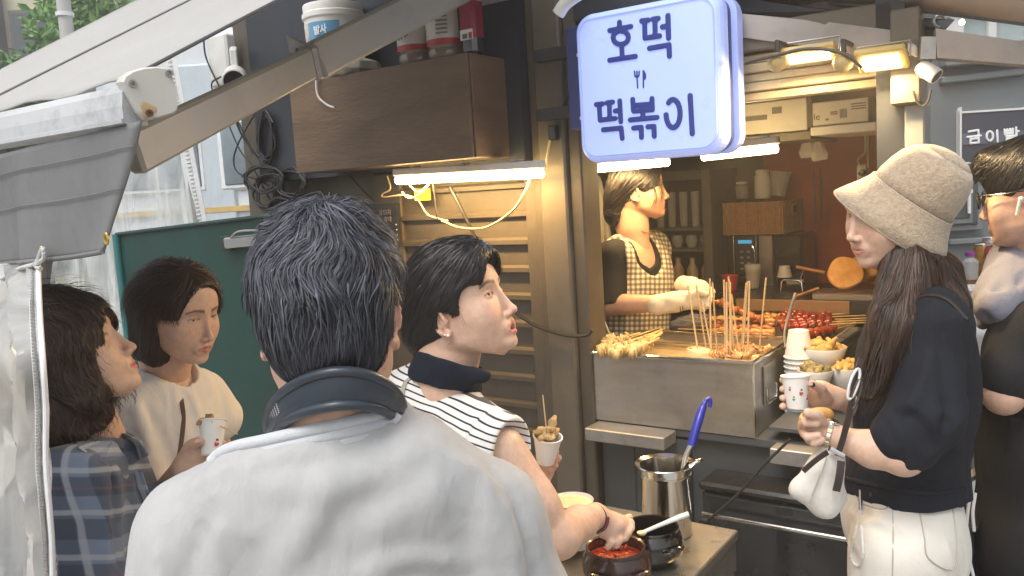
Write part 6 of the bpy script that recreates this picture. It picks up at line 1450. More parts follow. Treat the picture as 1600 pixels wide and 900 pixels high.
def shoes(parent, hip, side, fwd, mt, z0=.04):
    hip = A3(hip); side = np.array((side[0], side[1], 0)); side /= np.linalg.norm(side); f = V((fwd[0], fwd[1], 0)).normalized()
    for e in (-1, 1):
        a = V(hip+side*e*.09); a.z = z0; s = SDF(); s.cap(A3(a+V((0, 0, .045))), A3(a+f*.15+V((0, 0, .035))), .045, .035); s.plane(A3(a), (0, 0, 1)) if False else None
        lo, hi = bb([a, a+f*.2+V((0, 0, .09))], .06); v, fc = s.mesh(lo, hi, .008); v[:, 2] = np.maximum(v[:, 2], z0+.002); mk('shoe', v, fc, mt, parent, True)
def lower_body(parent, hip, side, fwd, mt, name='trousers', r=.085, z0=.04, top=.10, res=.011, W=.145, D=.105):
    s = SDF(); M = np.array([side/np.linalg.norm(side), fwd/np.linalg.norm(fwd), (0, 0, 1)]).T
    s.ell(A3(hip), (W, D, .15), rot=M, k=.03); legs(s, hip, side, r=r); s.plane(A3(hip)+np.array((0, 0, top)), (0, 0, -1))
    cloth_noise(s, .004, 5, 31); lo, hi = bb([V(hip)+V((0, 0, top)), V((hip[0], hip[1], .08))], .22); v, f = s.mesh(lo, hi, res); o = mk(name, v, f, mt, parent, True)
    shoes(parent, hip, side, fwd, M_BLKP, z0); return o

# ------------------------------------------------------------------ C: tall man seen from behind
HC = Head(P(515, 513, 1.0), (0, -.01, -.02), (-.15, 1, -.10), scale=1.02, male=True, jaw=1.08, neckpt=P(528, 705, 1.02), neckr=.058)
pc = thing('person', 'person seen from behind in a light grey T-shirt with short tousled hair', 'person', (P(540, 800, 1.05).x, P(540, 800, 1.05).y, .04))
v, f = HC.mesh(.0024)
shL, shR, nkC, hipC = P(318, 842, 1.03), P(750, 816, 1.06), P(525, 740, 1.03), P(560, 1230, 1.08)
s = SDF(); up, side, fw, M = torso(s, nkC, shL, shR, hipC, depth=.10); s.cap(A3(P(515, 640, 1.01)), A3(nkC), .058, .062, k=.03)
for a, e in ((shL, P(215, 1160, 1.0)), (shR, P(905, 1130, 1.1))): s.cap(A3(a), A3(e), .052, .04, k=.03); s.cap(A3(e), A3(V(e)+V((0, .1, -.24))), .04, .028, k=.01)
s.cap(A3(hipC), A3(hipC)+(0, 0, -.3), .12, .1)
lo, hi = bb([shL, shR, nkC, hipC, P(215, 1160, 1.0), P(905, 1130, 1.1)], .16); lo[2] -= .2; v2, f2 = s.mesh(lo, hi, .009)
skinmesh(pc, [(HC.w(v), f, HC.colors(v, brow=.8)), (v2, f2)], SK_A)
HC.eyeballs(pc)
# T-shirt
s = SDF(); torso(s, nkC, shL, shR, hipC, infl=.022, depth=.108, k=.06, waist=.17)
for a, e in ((shL, P(262, 1060, 1.0)), (shR, P(842, 1030, 1.1))): s.cap(A3(a), A3(e), .070, .086, k=.05)
s.cap(A3(nkC)+up*.00, A3(nkC)-up*.10, .075, .10, k=.05)
s.cap(A3(P(430, 775, 1.0)), A3(P(640, 745, 1.0)), .075, k=.06)
s.cap(A3(P(522, 630, 1.01)), A3(nkC), .078, .092, k=.03)
# neck hole, seen from behind: lower on the left
ca, cb_, cc_ = A3(P(345, 700, .93)), A3(P(604, 640, .93)), A3(P(476, 662, 1.15)); cn = np.cross(cb_-ca, cc_-ca); cn /= np.linalg.norm(cn); cn *= np.sign(cn[2]); nq, nr = A3(P(484, 690, 1.03)), A3(P(470, 520, 1.03)); nab = nr-nq
def neck_cut(p):
    t = np.clip(((p-nq)@nab)/(nab@nab), -.6, 1.2); q = p-nq-t[..., None]*nab; return np.maximum(np.sqrt((q*q).sum(-1))-.118, -((p-ca)@cn))
s.custom(neck_cut, nq-.35, nq+.35, k=.004, mode='s')
cloth_noise(s, .0035, 4.0, 3, (1, 1, .4)); cloth_noise(s, .0014, 13, 5, (1, 1, .35)); cloth_noise(s, .0005, 34, 6, (1, .6, .4))
d_ = .90
s.folds((([(325, 800), (290, 900), (270, 1000)], -.006, .012), ([(345, 830), (335, 960)], .005, .012), ([(800, 780), (830, 860), (845, 980)], -.005, .013), ([(770, 770), (800, 860), (815, 990)], .005, .015),
                     ([(520, 735), (490, 810), (430, 900)], .004, .018), ([(700, 700), (620, 760), (540, 800)], -.003, .02), ([(250, 860), (245, 960)], .006, .010), ([(360, 730), (470, 760), (600, 740)], .003, .02), ([(745, 730), (765, 830), (770, 940)], .004, .016), ([(600, 830), (590, 960)], .003, .02), ([(560, 900), (640, 870), (720, 880)], .004, .014), ([(300, 760), (400, 720), (520, 700)], .004, .010), ([(395, 860), (420, 960)], -.004, .012), ([(660, 700), (740, 740), (780, 800)], .003, .014)), .7, 1.3)
lo, hi = bb([shL, shR, nkC, hipC, P(238, 1060, 1.0), P(868, 1030, 1.1)], .17); v, f = s.mesh(lo, hi, .0055)
M_TEE = fabric('heather_grey_cotton', (.425, .425, .425), .85, 700, .3, var=.03, vscale=55)
mk('t_shirt', v, f, M_TEE, pc, True)
# collar rib: traced round the neck hole, front part out of sight
s2 = s
cp = [(330, 716), (345, 702), (372, 691), (410, 683), (450, 674), (500, 663), (545, 653), (585, 643), (604, 639), (622, 652)]
col_top = [on_cloth(s, x, y+6, .7, 1.2) for x, y in cp]
nc = A3(P(506, 650, 1.035))
m = MB(); cp_ = spline(col_top, 5); m.tube(cp_, .0075, 10); m.tube([p-V((0, 0, .011)) for p in cp_], .0075, 10); m.tube([p-V((0, 0, .021))-V((0, .002, 0)) for p in cp_], .0055, 8); m.build('collar', fabric('grey_rib_knit', (.54, .555, .58), .85, 500, .5), pc, True)
lower_body(pc, hipC-V((0, 0, .0)), A3(side), np.cross(A3(up), A3(side)), fabric('dark_trousers', (.03, .032, .04), .8), r=.09, W=.16, D=.12)
# hair: short, tousled
Hc = SDF(); Hc.ell((0, -.010, .030), (.081, .104, .100), k=.01); Hc.ell((0, -.045, -.02), (.067, .060, .072), k=.03); Hc.ell((0, .05, .075), (.066, .055, .042), k=.03)
Hc.ell((0, .125, -.02), (.075, .085, .075), k=.01, mode='s')
for e in (-1, 1): Hc.box((e*.10, .02, -.06), (.032, .052, .05), rad=.015, k=.01, mode='s')
Hc.box((0, -.03, -.118), (.12, .14, .036), rot=np.array([[1, 0, 0], [0, .97, -.24], [0, .24, .97]]), k=.008, mode='s')
Hc.disp(lambda p: .004*pnoise(p, 8, 14)*np.clip((p[..., 2]+.02)/.05, 0, 1))
exC = lambda p: (np.abs(p[:, 0]) > .064)*(p[:, 2] < .006)*(p[:, 2] > -.2)*(p[:, 1] > -.045)+(np.abs(p[:, 0]) > .077)*(p[:, 2] < .0)+(np.abs(p[:, 0]) > .068)*(p[:, 2] < -.04)+(np.abs(p[:, 0]) > .058)*(p[:, 2] < -.080)+(p[:, 2] < -.098)>0
cr = np.array((.012, -.045, .12))
def flowC(p, n, t):
    d = p-cr; d = d/(np.linalg.norm(d, axis=-1, keepdims=True)+1e-6); d = d+np.array((0, 0, -.55)); sw = np.stack([np.sin(p[:, 2]*55+p[:, 0]*38+1.5*np.sin(p[:, 1]*50)), np.cos(p[:, 0]*48+p[:, 2]*30), np.sin(p[:, 1]*40+p[:, 0]*60)*.6], -1)
    return d+sw*.95*np.clip((p[:, 2:3]+.03)/.08, 0.2, 1)
lum = lambda v: np.where(v[:, 2] > .02, 1.5, .9)  # top of the hair painted lighter: a highlight put into the strand colour
addhair(HC, Hc, (-.11, -.14, -.13), (.11, .12, .15), .0045, [
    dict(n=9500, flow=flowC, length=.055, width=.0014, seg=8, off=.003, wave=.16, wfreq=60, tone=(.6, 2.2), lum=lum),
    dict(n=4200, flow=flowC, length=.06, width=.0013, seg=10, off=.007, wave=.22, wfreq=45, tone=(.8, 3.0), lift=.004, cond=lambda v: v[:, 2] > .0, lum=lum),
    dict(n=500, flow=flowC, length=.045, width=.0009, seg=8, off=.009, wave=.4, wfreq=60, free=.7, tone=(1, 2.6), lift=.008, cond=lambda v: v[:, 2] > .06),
    dict(n=1500, flow=lambda p, n, t: np.array((0, .15, -1.))+n*0, length=.032, width=.0022, seg=5, off=.002, free=.5, tone=(.4, 1.6), cond=lambda v: (v[:, 2] < -.055)*(v[:, 1] < .0))], mat('tousled_black_hair', (.032, .034, .043), .5, var=.3, vscale=40, attr='col', spec=.45), pc, excl=exC)
# neck fan: a wide dark band round the neck
nf = thing('neck_fan', 'dark slate neck fan with perforated vents worn round his neck', 'neck fan', P(515, 640, .95))
M_NF = mat('slate_blue_plastic', (.028, .038, .052), .38, var=.08, vscale=3, coat=.15)
def arc(cx, cy, rx, d0, dd, a0=-100, a1=100, yb=0, sk=0):
    out = []
    for i in range(33):
        a = R(a0+(a1-a0)*i/32); out.append(P(cx+rx*math.sin(a), cy+yb*(1-math.cos(a))+sk*math.sin(a), d0+dd*(1-math.cos(a))))
    return out
ta = arc(524, 581, 106, .902, .11, yb=72, sk=-8); ba = arc(524, 634, 92, .905, .09, yb=36, sk=-10); oa = arc(528, 606, 118, .900, .115, yb=60, sk=-8)
m = MB(); n_ = len(ta); vs = []
for i in range(n_):
    c = P(528, 620, 1.03); a, b_, o_ = ta[i], ba[i], oa[i]; inn = (c-o_); inn.z = 0; inn.normalize()
    vs += [a, (a*.55+o_*.45)+(-inn)*.0, (o_*.6+b_*.4), b_, b_+inn*.016, (a+b_)/2+inn*.018, a+inn*.016]
k = 7; fs = [[i*k+j, i*k+(j+1) % k, (i+1)*k+(j+1) % k, (i+1)*k+j] for i in range(n_-1) for j in range(k)]+[list(range(k))[::-1], [(n_-1)*k+j for j in range(k)]]
m.add(vs, fs); m.build('band', M_NF, nf, True)
m = MB(); m.tube(ta, .0062, 10); m.build('upper_edge', M_NF, nf, True); m = MB(); m.tube(ba, .0062, 10); m.build('lower_edge', M_NF, nf, True)
m = MB()
for sd in (-1, 1):
    for i in range(5):
        for j in range(9-i):
            a = 16-sd*9.5-sd*(.0+j*.55)+0; t_ = a; i0 = int(np.clip(t_, 0, 31)); fr_ = t_-i0; A_ = ta[i0].lerp(ta[i0+1], fr_); B_ = ba[i0].lerp(ba[i0+1], fr_)
            q = A_.lerp(B_, .2+.085*i+.02*j); c = P(528, 620, 1.03); inn = (c-q); inn.z = 0; inn.normalize(); m.lathe(q-inn*.0035, -inn, [(.0012, 0), (0, .0004)], 6)
m.build('vent_holes', mat('pale_mesh_dot', (.35, .33, .32), .5), nf)['kind'] = 'stuff'

# ------------------------------------------------------------------ D: woman in the striped top
HDm = Head(P(808, 482, 1.56), (0, .112, -.045), (.93, -.32, .30), up=(-.04, 0, 1), scale=.955, mouth=.010, neckpt=P(692, 612, 1.62), neckr=.052, lips=1.15); HDm.sdf.plane((0, .058, .080), (0, .6, .8), .002)
pd = thing('person', 'person in a black and white striped sleeveless top, mouth open', 'person', (P(700, 800, 1.62).x, P(700, 800, 1.62).y, .04))
v, f = HDm.mesh(.0018)
hdp = (HDm.w(v), f, HDm.colors(v, lip=(.62, .19, .17), brow=.85, blush=.2))
shR, shL, nkD, hipD = P(778, 708, 1.50), P(640, 690, 1.80), P(688, 640, 1.66), P(660, 1130, 1.75)
s = SDF(); up, side, fw, M = torso(s, nkD, shL, shR, hipD, depth=.095, waist=.12); s.cap(A3(P(690, 590, 1.63)), A3(nkD), .05, .07, k=.03)
lo, hi = bb([shL, shR, nkD, hipD], .14); v2, f2 = s.mesh(lo, hi, .009)
# near arm: shoulder, elbow, wrist, hand in the clay pot
el, wr = P(872, 838, 1.50), P(930, 806, 1.66)
s = SDF(); s.cap(A3(shR), A3(P(835, 790, 1.49)), .052, .044, k=.02); s.cap(A3(P(830, 780, 1.49)), A3(el), .041, .036, k=.015); s.ell(A3(el), (.035,)*3, k=.02); s.cap(A3(el), A3(P(905, 818, 1.60)), .037, .033, k=.015); s.cap(A3(P(905, 818, 1.60)), A3(wr), .032, .0235, k=.015)
s.ell(A3(P(955, 818, 1.69)), (.030, .022, .019), rot=frame_from((.7, .6, -.35)), k=.015); s.cap(A3(wr), A3(P(972, 822, 1.70)), .022, .019, k=.015); s.cap(A3(P(945, 828, 1.67)), A3(P(965, 838, 1.69)), .018, .016, k=.012)
finger(s, [P(965, 812, 1.70), P(985, 817, 1.70), P(986, 826, 1.69)], .0095, .008); finger(s, [P(966, 820, 1.69), P(981, 832, 1.68), P(976, 841, 1.68)], .0095, .008)
finger(s, [P(958, 828, 1.68), P(968, 843, 1.67), P(962, 852, 1.67)], .0095, .008); finger(s, [P(948, 832, 1.67), P(956, 847, 1.66), P(950, 854, 1.66)], .0088, .0072); finger(s, [P(958, 806, 1.72), P(976, 812, 1.73), P(984, 808, 1.74)], .0095, .0075)
lo, hi = bb([shR, el, wr, P(990, 850, 1.7)], .06); v3, f3 = s.mesh(lo, hi, .0035)
# far hand holding the snack cup
s = SDF(); w2 = P(838, 760, 1.76); s.cap(A3(P(790, 800, 1.74)), A3(w2), .032, .024, k=.01); s.cap(A3(w2), A3(P(852, 735, 1.78)), .022, .02, k=.012)
for i, (x, y) in enumerate(((869, 706), (873, 716), (868, 727), (860, 735))): finger(s, [P(848, 735-i*5+6, 1.79), P(x-6, y+6, 1.775), P(x, y, 1.755)], .0088, .0068)
finger(s, [P(845, 722, 1.75), P(848, 708, 1.735)], .0095, .0075)
lo, hi = bb([P(790, 800, 1.74), P(873, 700, 1.8), w2], .05); v4, f4 = s.mesh(lo, hi, .003)
skinmesh(pd, [hdp, (v2, f2), (v3, f3), (v4, f4)], SK_B)
HDm.eyeballs(pd, (.05, 1, .05))
for x, y in ((869, 706), (873, 716)): nail(pd, P(x+1, y-2, 1.748), (.3, -.8, .3), (0.1, 0, 1), .0042)
m = MB(); q = [HDm.w(np.array((x, .0855-abs(x)*.35, -.0722))) for x in np.linspace(-.012, .012, 7)]; m.tube([V(a) for a in q], .0025, 8); m.build('teeth', M_TEETH, pd, True)
# sleeveless striped top
s = SDF(); torso(s, nkD, shL, shR, hipD, infl=.012, depth=.105, k=.05, waist=.14); s.cap(A3(nkD), A3(shR)+np.array((0, 0, .012)), .055, .058, k=.04); s.cap(A3(P(690, 592, 1.645)), A3(nkD), .056, .082, k=.03)
s.cap(A3(P(640, 640, 1.66)), A3(P(640, 760, 1.68)), .085, k=.05)
s.cap(A3(P(826, 712, 1.46)), A3(P(905, 960, 1.44)), .066, .085, k=.012, mode='s')
s.cap(A3(P(700, 560, 1.6)), A3(P(697, 588, 1.63)), .045, .045, k=.004, mode='s')
cloth_noise(s, .003, 5, 12, (1, 1, .6)); s.folds((([(655, 610), (660, 680)], .004, .012), ([(760, 640), (720, 690), (700, 700)], -.004, .010), ([(790, 640), (760, 680)], .004, .010)), 1.25, 2)
lo, hi = bb([shL, shR, nkD, hipD], .16); v, f = s.mesh(lo, hi, .0045)
sax = -_U*1.0+_R*.27*-1*-1*-1
M_STR = bands('striped_knit', (.74, .73, .70), [(tuple(-_U-_R*-.0-_R*(-.0)+_R*.28*-1), .0125, .26, (.018, .02, .032), 1.0, .2)], .85)
topD = s
mk('striped_top', v, f, M_STR, pd, True)
# armhole binding and navy collar
q = [on_cloth(s, x, y, 1.25, 1.9) for x, y in ((776, 668), (800, 634), (812, 618), (824, 628), (830, 650), (834, 676), (833, 700))]
s = SDF(); s.cap(A3(P(708, 540, 1.6)), A3(P(690, 612, 1.64)), .060, .080, k=.02); s.cap(A3(P(715, 575, 1.57)), A3(P(752, 584, 1.56)), .024, .018, k=.03); s.cap(A3(P(720, 540, 1.6)), A3(P(700, 600, 1.63)), .055, .051, k=.003, mode='s'); s.plane(A3(P(690, 556, 1.6)), tuple(_U*1.0+_R*.30)); s.plane(A3(P(690, 603, 1.6)), tuple(-_U*1.0-_R*.2))
s.disp(lambda p: .0015*pnoise(p, 4, 10))
lo, hi = bb([P(700, 540, 1.6), P(688, 640, 1.64)], .12); v, f = s.mesh(lo, hi, .004); mk('collar', v, f, fabric('navy_rib', (.012, .016, .028), .85, 500, .4), pd, True)
lower_body(pd, hipD, A3(side), np.cross(A3(up), A3(side)), fabric('blue_denim', (.06, .09, .16), .8), r=.08, W=.15)
# thin strap over the left shoulder blade
q = [on_cloth(topD, x, y, 1.3, 2.0)-V((0, .003, 0)) for x, y in ((640, 570+20), (632, 600), (628, 625), (631, 650), (640, 680))]
m = MB(); sq = spline(q, 5)
for a, b_ in zip(sq[:-1], sq[1:]): m.prism([a-V((.004, 0, 0)), a+V((.004, 0, 0)), b_+V((.004, 0, 0)), b_-V((.004, 0, 0))], V((0, -.002, 0)))
tagp(m.build('bag_strap', mat('taupe_leather', (.3, .27, .22), .5)), 'thin taupe bag strap over the striped top', 'strap')
# hair: smooth, gathered at the nape
H = SDF(); H.ell((0, -.004, .026), (.088, .115, .110), k=.01); H.ell((0, -.075, -.015), (.062, .052, .062), k=.03); H.ell((0, -.105, -.035), (.045, .034, .042), k=.02)
H.ell((0, .045, .072), (.068, .056, .048), k=.02); H.ell((0, .150, -.036), (.090, .104, .122), k=.006, mode='s')
for e in (-1, 1): H.box((e*.09, .04, -.075), (.04, .06, .055), rad=.02, k=.01, mode='s'); H.ell((e*.085, -.008, -.03), (.03, .024, .032), k=.008, mode='s'); H.ell((e*.078, .074, -.012), (.040, .048, .048), k=.006, mode='s')
exD = lambda p: (((np.abs(p[:, 0])-.078)/.038)**2+((p[:, 1]-.074)/.046)**2+((p[:, 2]+.012)/.046)**2) < 1
H.box((0, .0, -.135), (.12, .10, .05), rad=.01, k=.01, mode='s')
bunD = np.array((0, -.11, -.035))
def flowD(p, n, t): d = bunD-p; d = d/(np.linalg.norm(d, axis=-1, keepdims=True)+1e-6); return d+np.array((0, -.2, -.25))
addhair(HDm, H, (-.11, -.16, -.13), (.11, .12, .15), .004, [
    dict(n=5200, flow=flowD, length=.085, width=.0017, seg=9, off=.0018, tone=(.5, 1.7)),
    dict(n=160, flow=flowD, length=.06, width=.0009, seg=8, off=.006, lift=.012, free=.7, wave=.3, tone=(.6, 1.6)),
    dict(n=40, flow=lambda p, n, t: np.array((0., .25, -1.))+n*0, length=.045, width=.0008, seg=8, free=.0, grav=.2, tone=(.8, 1.5), roots=np.array([(-.070, .046, -.012), (.070, .046, -.012)])[np.random.RandomState(1).randint(0, 2, 40)]+np.random.RandomState(2).normal(size=(40, 3))*.004)][:2]+[dict(n=14, flow=lambda p, n, t: np.array((0., .15, -1.))+n*0, length=.03, width=.0007, seg=8, free=.0, grav=.2, tone=(.8, 1.5), roots=np.array([(-.074, .030, -.012), (.074, .030, -.012)])[np.random.RandomState(1).randint(0, 2, 14)]+np.random.RandomState(2).normal(size=(14, 3))*.003)], M_HAIR, pd, excl=exD)
# earrings, bracelet
for i, (yy, zz, r_) in enumerate(((-.006, -.047, .0034), (-.012, -.044, .0023))):
    c = V(HDm.w(np.array((.0905, yy, zz)))); m = MB(); m.lathe(c-V((0, r_, 0)), (0, 1, 0), [(0, 0), (r_*.7, r_*.3), (r_, r_), (r_*.7, r_*1.7), (0, r_*2)], 14); m.build('pearl_earring', mat('pearl', (.8, .77, .7), .15, coat=.6), pd, True)
bc = thing('bracelet', 'dark red beaded bracelet on the wrist of the woman in stripes', 'bracelet', P(932, 806, 1.66))
ax = (wr-P(905, 818, 1.60)).normalized(); ctr = P(929, 808, 1.655); u = ax.cross(V((0, 0, 1))).normalized(); w_ = u.cross(ax)
m = MB(); m.tube([ctr+(u*math.cos(a)+w_*math.sin(a))*.0262 for a in [k*math.pi/16 for k in range(32)]], .0016, 6, closed=True); m.build('cord', mat('dark_red_cord', (.06, .012, .018), .6), bc, True)
cb = (P(942, 839, 1.62)-ctr); a0 = math.atan2(cb.dot(w_), cb.dot(u))
for k in range(-4, 5):
    a = a0+k*.21; q = ctr+(u*math.cos(a)+w_*math.sin(a))*.028; m = MB(); m.lathe(q-V((0, 0, .0042)), (0, 0, 1), [(0, 0), (.0035, .001), (.0045, .0042), (.0035, .0075), (0, .0084)], 10); m.build('bead', mat('plum_bead', (.12, .015, .03), .25, coat=.5), bc, True)
# snack cup with a stick in her far hand
cc = thing('snack_cup', 'white paper bowl with a fried snack and a stick held by the striped woman', 'cup', P(855, 715, 1.73))
base = P(852, 722, 1.72); cax = (P(857, 672, 1.70)-base).normalized()
o = cup(base, .018, .029, .058, cc, axis=cax, name='cup_wall')
m = MB(); fried(m, base+cax*.054, 7, .010, .015, 7); tagp(m.build('fried_snack', mat('beige_fritter', (.50, .33, .15), .6, var=.35, vscale=60, bump=.8, bscale=120, bdist=.004), cc, True), kind='stuff')
m = MB(); m.tube([base+cax*.05, P(848, 617, 1.72)], .0015, 6); m.build('stick', M_STICK, cc, True)
# ------------------------------------------------------------------ B: woman in white tee eating from a cup
def R3(fwd, up=(0, 0, 1)): return frame_from(fwd, up)
HB = Head(P(333, 530, 1.86), (0, .112, -.045), (.90, -.42, -.22), scale=.93, jaw=.94, neckpt=P(258, 600, 1.96), neckr=.05, lips=.85)
pb = thing('person', 'person with a dark bob in a white T-shirt looking down, holding a snack cup', 'person', (P(265, 800, 1.95).x, P(265, 800, 1.95).y, .04))
v, f = HB.mesh(.0022); hp_ = (HB.w(v), f, HB.colors(v, lip=(.42, .15, .13), brow=.85, blush=.1))
shR, shL, nkB, hipB = P(205, 650, 1.86), P(312, 622, 2.08), P(262, 598, 1.96), P(245, 980, 2.0)
s = SDF(); up, side, fw, M = torso(s, nkB, shL, shR, hipB, depth=.09, waist=.12)
side = A3(shR-shL); side /= np.linalg.norm(side)
elB, wrB = P(238, 800, 1.88), P(290, 730, 1.72)
s.cap(A3(shR), A3(elB), .046, .038, k=.02); s.cap(A3(shL), A3(P(350, 740, 2.15)), .044, .036, k=.02)
lo, hi = bb([shR, shL, nkB, hipB, elB, P(350, 740, 2.15)], .14); v2, f2 = s.mesh(lo, hi, .009)
s = SDF(); s.cap(A3(elB), A3(wrB), .036, .026, k=.01); s.ell(A3(P(303, 712, 1.72)), (.026, .022, .034), k=.015); s.cap(A3(wrB), A3(P(312, 700, 1.72)), .025, .022, k=.012)
for i, (x, y) in enumerate(((343, 680), (348, 692), (345, 704), (338, 714))): finger(s, [P(312, 697+i*7, 1.73), P(332, y+2, 1.725), P(x, y, 1.70)], .0092, .0072)
finger(s, [P(300, 705, 1.71), P(303, 694, 1.69), P(314, 690, 1.675)], .0105, .008)
lo, hi = bb([elB, wrB, P(350, 680, 1.72)], .05); v3, f3 = s.mesh(lo, hi, .0035)
skinmesh(pb, [hp_, (v2, f2), (v3, f3)], SK_B); HB.eyeballs(pb, (.0, 1, -.35))
nail(pb, P(309, 689, 1.665), (-.1, -1, .3), (1, 0, .3), .005)
s = SDF(); torso(s, nkB, shL, shR, hipB, infl=.02, depth=.10, waist=.155, k=.055); s.cap(A3(shR), A3(P(222, 745, 1.87)), .062, .072, k=.03); s.cap(A3(shL), A3(P(338, 652, 2.12)), .058, .066, k=.03)
s.cap(A3(P(266, 578, 1.94)), A3(P(266, 540, 1.92)), .060, .06, k=.004, mode='s'); cloth_noise(s, .004, 5, 21, (1, 1, .5)); cloth_noise(s, .0015, 14, 22, (1, 1, .4))
s.folds((([(215, 640), (240, 720), (250, 790)], .007, .012), ([(232, 640), (262, 700), (280, 760)], -.006, .012), ([(200, 650), (215, 700)], -.005, .01), ([(300, 620), (318, 680), (310, 720)], .006, .012), ([(330, 620), (322, 660)], -.006, .01)), 1.5, 2.3)
lo, hi = bb([shR, shL, nkB, hipB, P(222, 745, 1.87)], .16); teeB = s; v, f = s.mesh(lo, hi, .006); mk('t_shirt', v, f, fabric('cream_white_cotton', (.72, .71, .69), .85, 700, .3, var=.04), pb, True)
m = MB(); q = [V(A3(P(262, 606, 1.95))+M[:, 0]*.066*math.cos(a)+M[:, 1]*.062*math.sin(a)+np.array((0, 0, .006+.012*math.sin(a)*-1))) for a in [k*math.pi/14 for k in range(28)]]
lower_body(pb, hipB, side, np.cross(A3(up), side), fabric('dark_trousers', (.03, .032, .04), .8), r=.075, W=.14)
q = [on_cloth(teeB, x, y, 1.5, 2.3)-V((0, .004, 0)) for x, y in ((281, 600), (285, 625), (288, 650), (286, 680), (280, 720))]; m = MB(); sq = spline(q, 5)
for a, b_ in zip(sq[:-1], sq[1:]): m.prism([a-V((.005, 0, 0)), a+V((.005, 0, 0)), b_+V((.005, 0, 0)), b_-V((.005, 0, 0))], V((0, -.002, 0)))
tagp(m.build('bag_strap', mat('brown_leather', (.2, .12, .08), .5)), 'narrow brown bag strap across the white T-shirt', 'strap')
H = SDF(); H.ell((0, -.010, .022), (.088, .108, .104), k=.01); H.cap((0, -.05, .0), (0, -.055, -.085), .085, .072, k=.03)
for e in (-1, 1): H.cap((e*.055, -.01, .0), (e*.058, -.012, -.10), .035, .03, k=.02)
H.ell((0, .125, -.018), (.090, .090, .114), k=.006, mode='s'); H.box((0, 0, -.185), (.14, .15, .05), rad=.01, k=.01, mode='s')
for e in (-1, 1): H.box((e*.09, .055, -.07), (.06, .048, .07), rad=.02, k=.012, mode='s')
partB = np.array((.02, .03, .125))
def flowB(p, n, t):
    d = p-partB; d = d/(np.linalg.norm(d, axis=-1, keepdims=True)+1e-6); b = np.clip((p[:, 2:3]-.0)/.08, 0, 1); return d*b+np.array((0, -.55, 0))*b+np.array((0, -.12, -1.))*(1-b)
exB = lambda p: ((p[:, 0]/.086)**2+((p[:, 1]-.125)/.086)**2+((p[:, 2]+.018)/.110)**2) < 1
addhair(HB, H, (-.12, -.16, -.18), (.12, .12, .15), .0045, [
    dict(n=5000, flow=flowB, length=.10, width=.0018, seg=10, off=.002, wave=.08, tone=(.5, 1.8)),
    dict(n=1500, flow=flowB, length=.06, width=.0014, seg=7, off=.006, wave=.3, lift=.008, tone=(.7, 2.2), cond=lambda v: (v[:, 2] > .02))], M_HAIRB, pb, excl=exB)
sc_ = thing('snack_cup', 'white paper cup of brown rice cake with a wooden pick in a hand', 'cup', P(330, 700, 1.70))
base = P(331, 711, 1.69); cax = (P(332, 655, 1.71)-base).normalized(); cup(base, .020, .0265, .070, sc_, axis=cax, name='cup_wall')
m = MB(); fried(m, base+cax*.064+V((-.003, 0, 0)), 6, .010, .012, 3); m.build('rice_cake', mat('brown_glazed_snack', (.3, .15, .05), .35, var=.4, vscale=40, coat=.4), sc_, True)
m = MB(); m.tube([base+cax*.066, P(371, 678, 1.66)], .0016, 6); m.build('pick', M_STICK, sc_, True)
def cup_print(c, ax, r, z, ang, size, par, col1, col2):
    """little printed figure: hat, face and scarf dots"""
    ax = V(ax).normalized(); u = (V((0, -1, 0))-ax*V((0, -1, 0)).dot(ax)).normalized(); w_ = ax.cross(u)
    def pt(a, h): return V(c)+ax*h+(u*math.cos(a)+w_*math.sin(a))*r
    for (dh, da, rr, mt) in ((-.25, 0, .5, col1), (.15, 0, .38, col2), (.55, .25, .3, M_BINK)):
        m = MB(); q = pt(ang+da*size/r*.5, z+dh*size); m.lathe(q, (q-V(c)-ax*(q-V(c)).dot(ax)), [(size*rr, -.0004), (size*rr*.9, .0005), (0, .0006)], 10, wob=lambda a, i: 1+.15*math.sin(3*a)); m.build('print', mt, par)
M_PR1, M_PR2, M_PR3 = mat('red_print', (.5, .04, .06), .5), mat('cream_print', (.7, .6, .5), .5), M_GREENP
cup_print(base, cax, .0228, .022, .75, .010, sc_, M_PR1, M_PR2)

# ------------------------------------------------------------------ A: woman in the plaid shirt, chin raised
HA = Head(P(213, 540, 1.64), (0, .112, -.045), (.90, .24, .40), up=(-.25, 0, 1), scale=1.02, jaw=1.0, neckpt=P(148, 690, 1.67), neckr=.054, lips=.9)
pa = thing('person', 'person with short wavy black hair in a blue plaid shirt, chin raised', 'person', (P(120, 850, 1.5).x, P(120, 850, 1.5).y, .04))
v, f = HA.mesh(.0020); hp_ = (HA.w(v), f, HA.colors(v, lip=(.55, .12, .13), brow=.6, blush=.05))
shR, shL, nkA, hipA = P(110, 765, 1.53), P(150, 730, 1.84), P(142, 715, 1.65), P(110, 1150, 1.7)
s = SDF(); up, side, fw, M = torso(s, nkA, shL, shR, hipA, depth=.10, waist=.14); side = A3(shR-shL); side /= np.linalg.norm(side); lo, hi = bb([shR, shL, nkA, hipA], .16); v2, f2 = s.mesh(lo, hi, .010)
skinmesh(pa, [hp_, (v2, f2)], SK_B); HA.eyeballs(pa, (0, 1, .1))
s = SDF(); torso(s, nkA, shL, shR, hipA, infl=.03, depth=.12, waist=.165, k=.06); s.cap(A3(shR), A3(P(128, 960, 1.49)), .072, .082, k=.03); s.cap(A3(shL), A3(P(190, 930, 1.85)), .066, .07, k=.03)
s.cap(A3(P(160, 620, 1.64)), A3(P(160, 672, 1.66)), .058, .058, k=.006, mode='s'); cloth_noise(s, .005, 4.5, 41, (1, 1, .5))
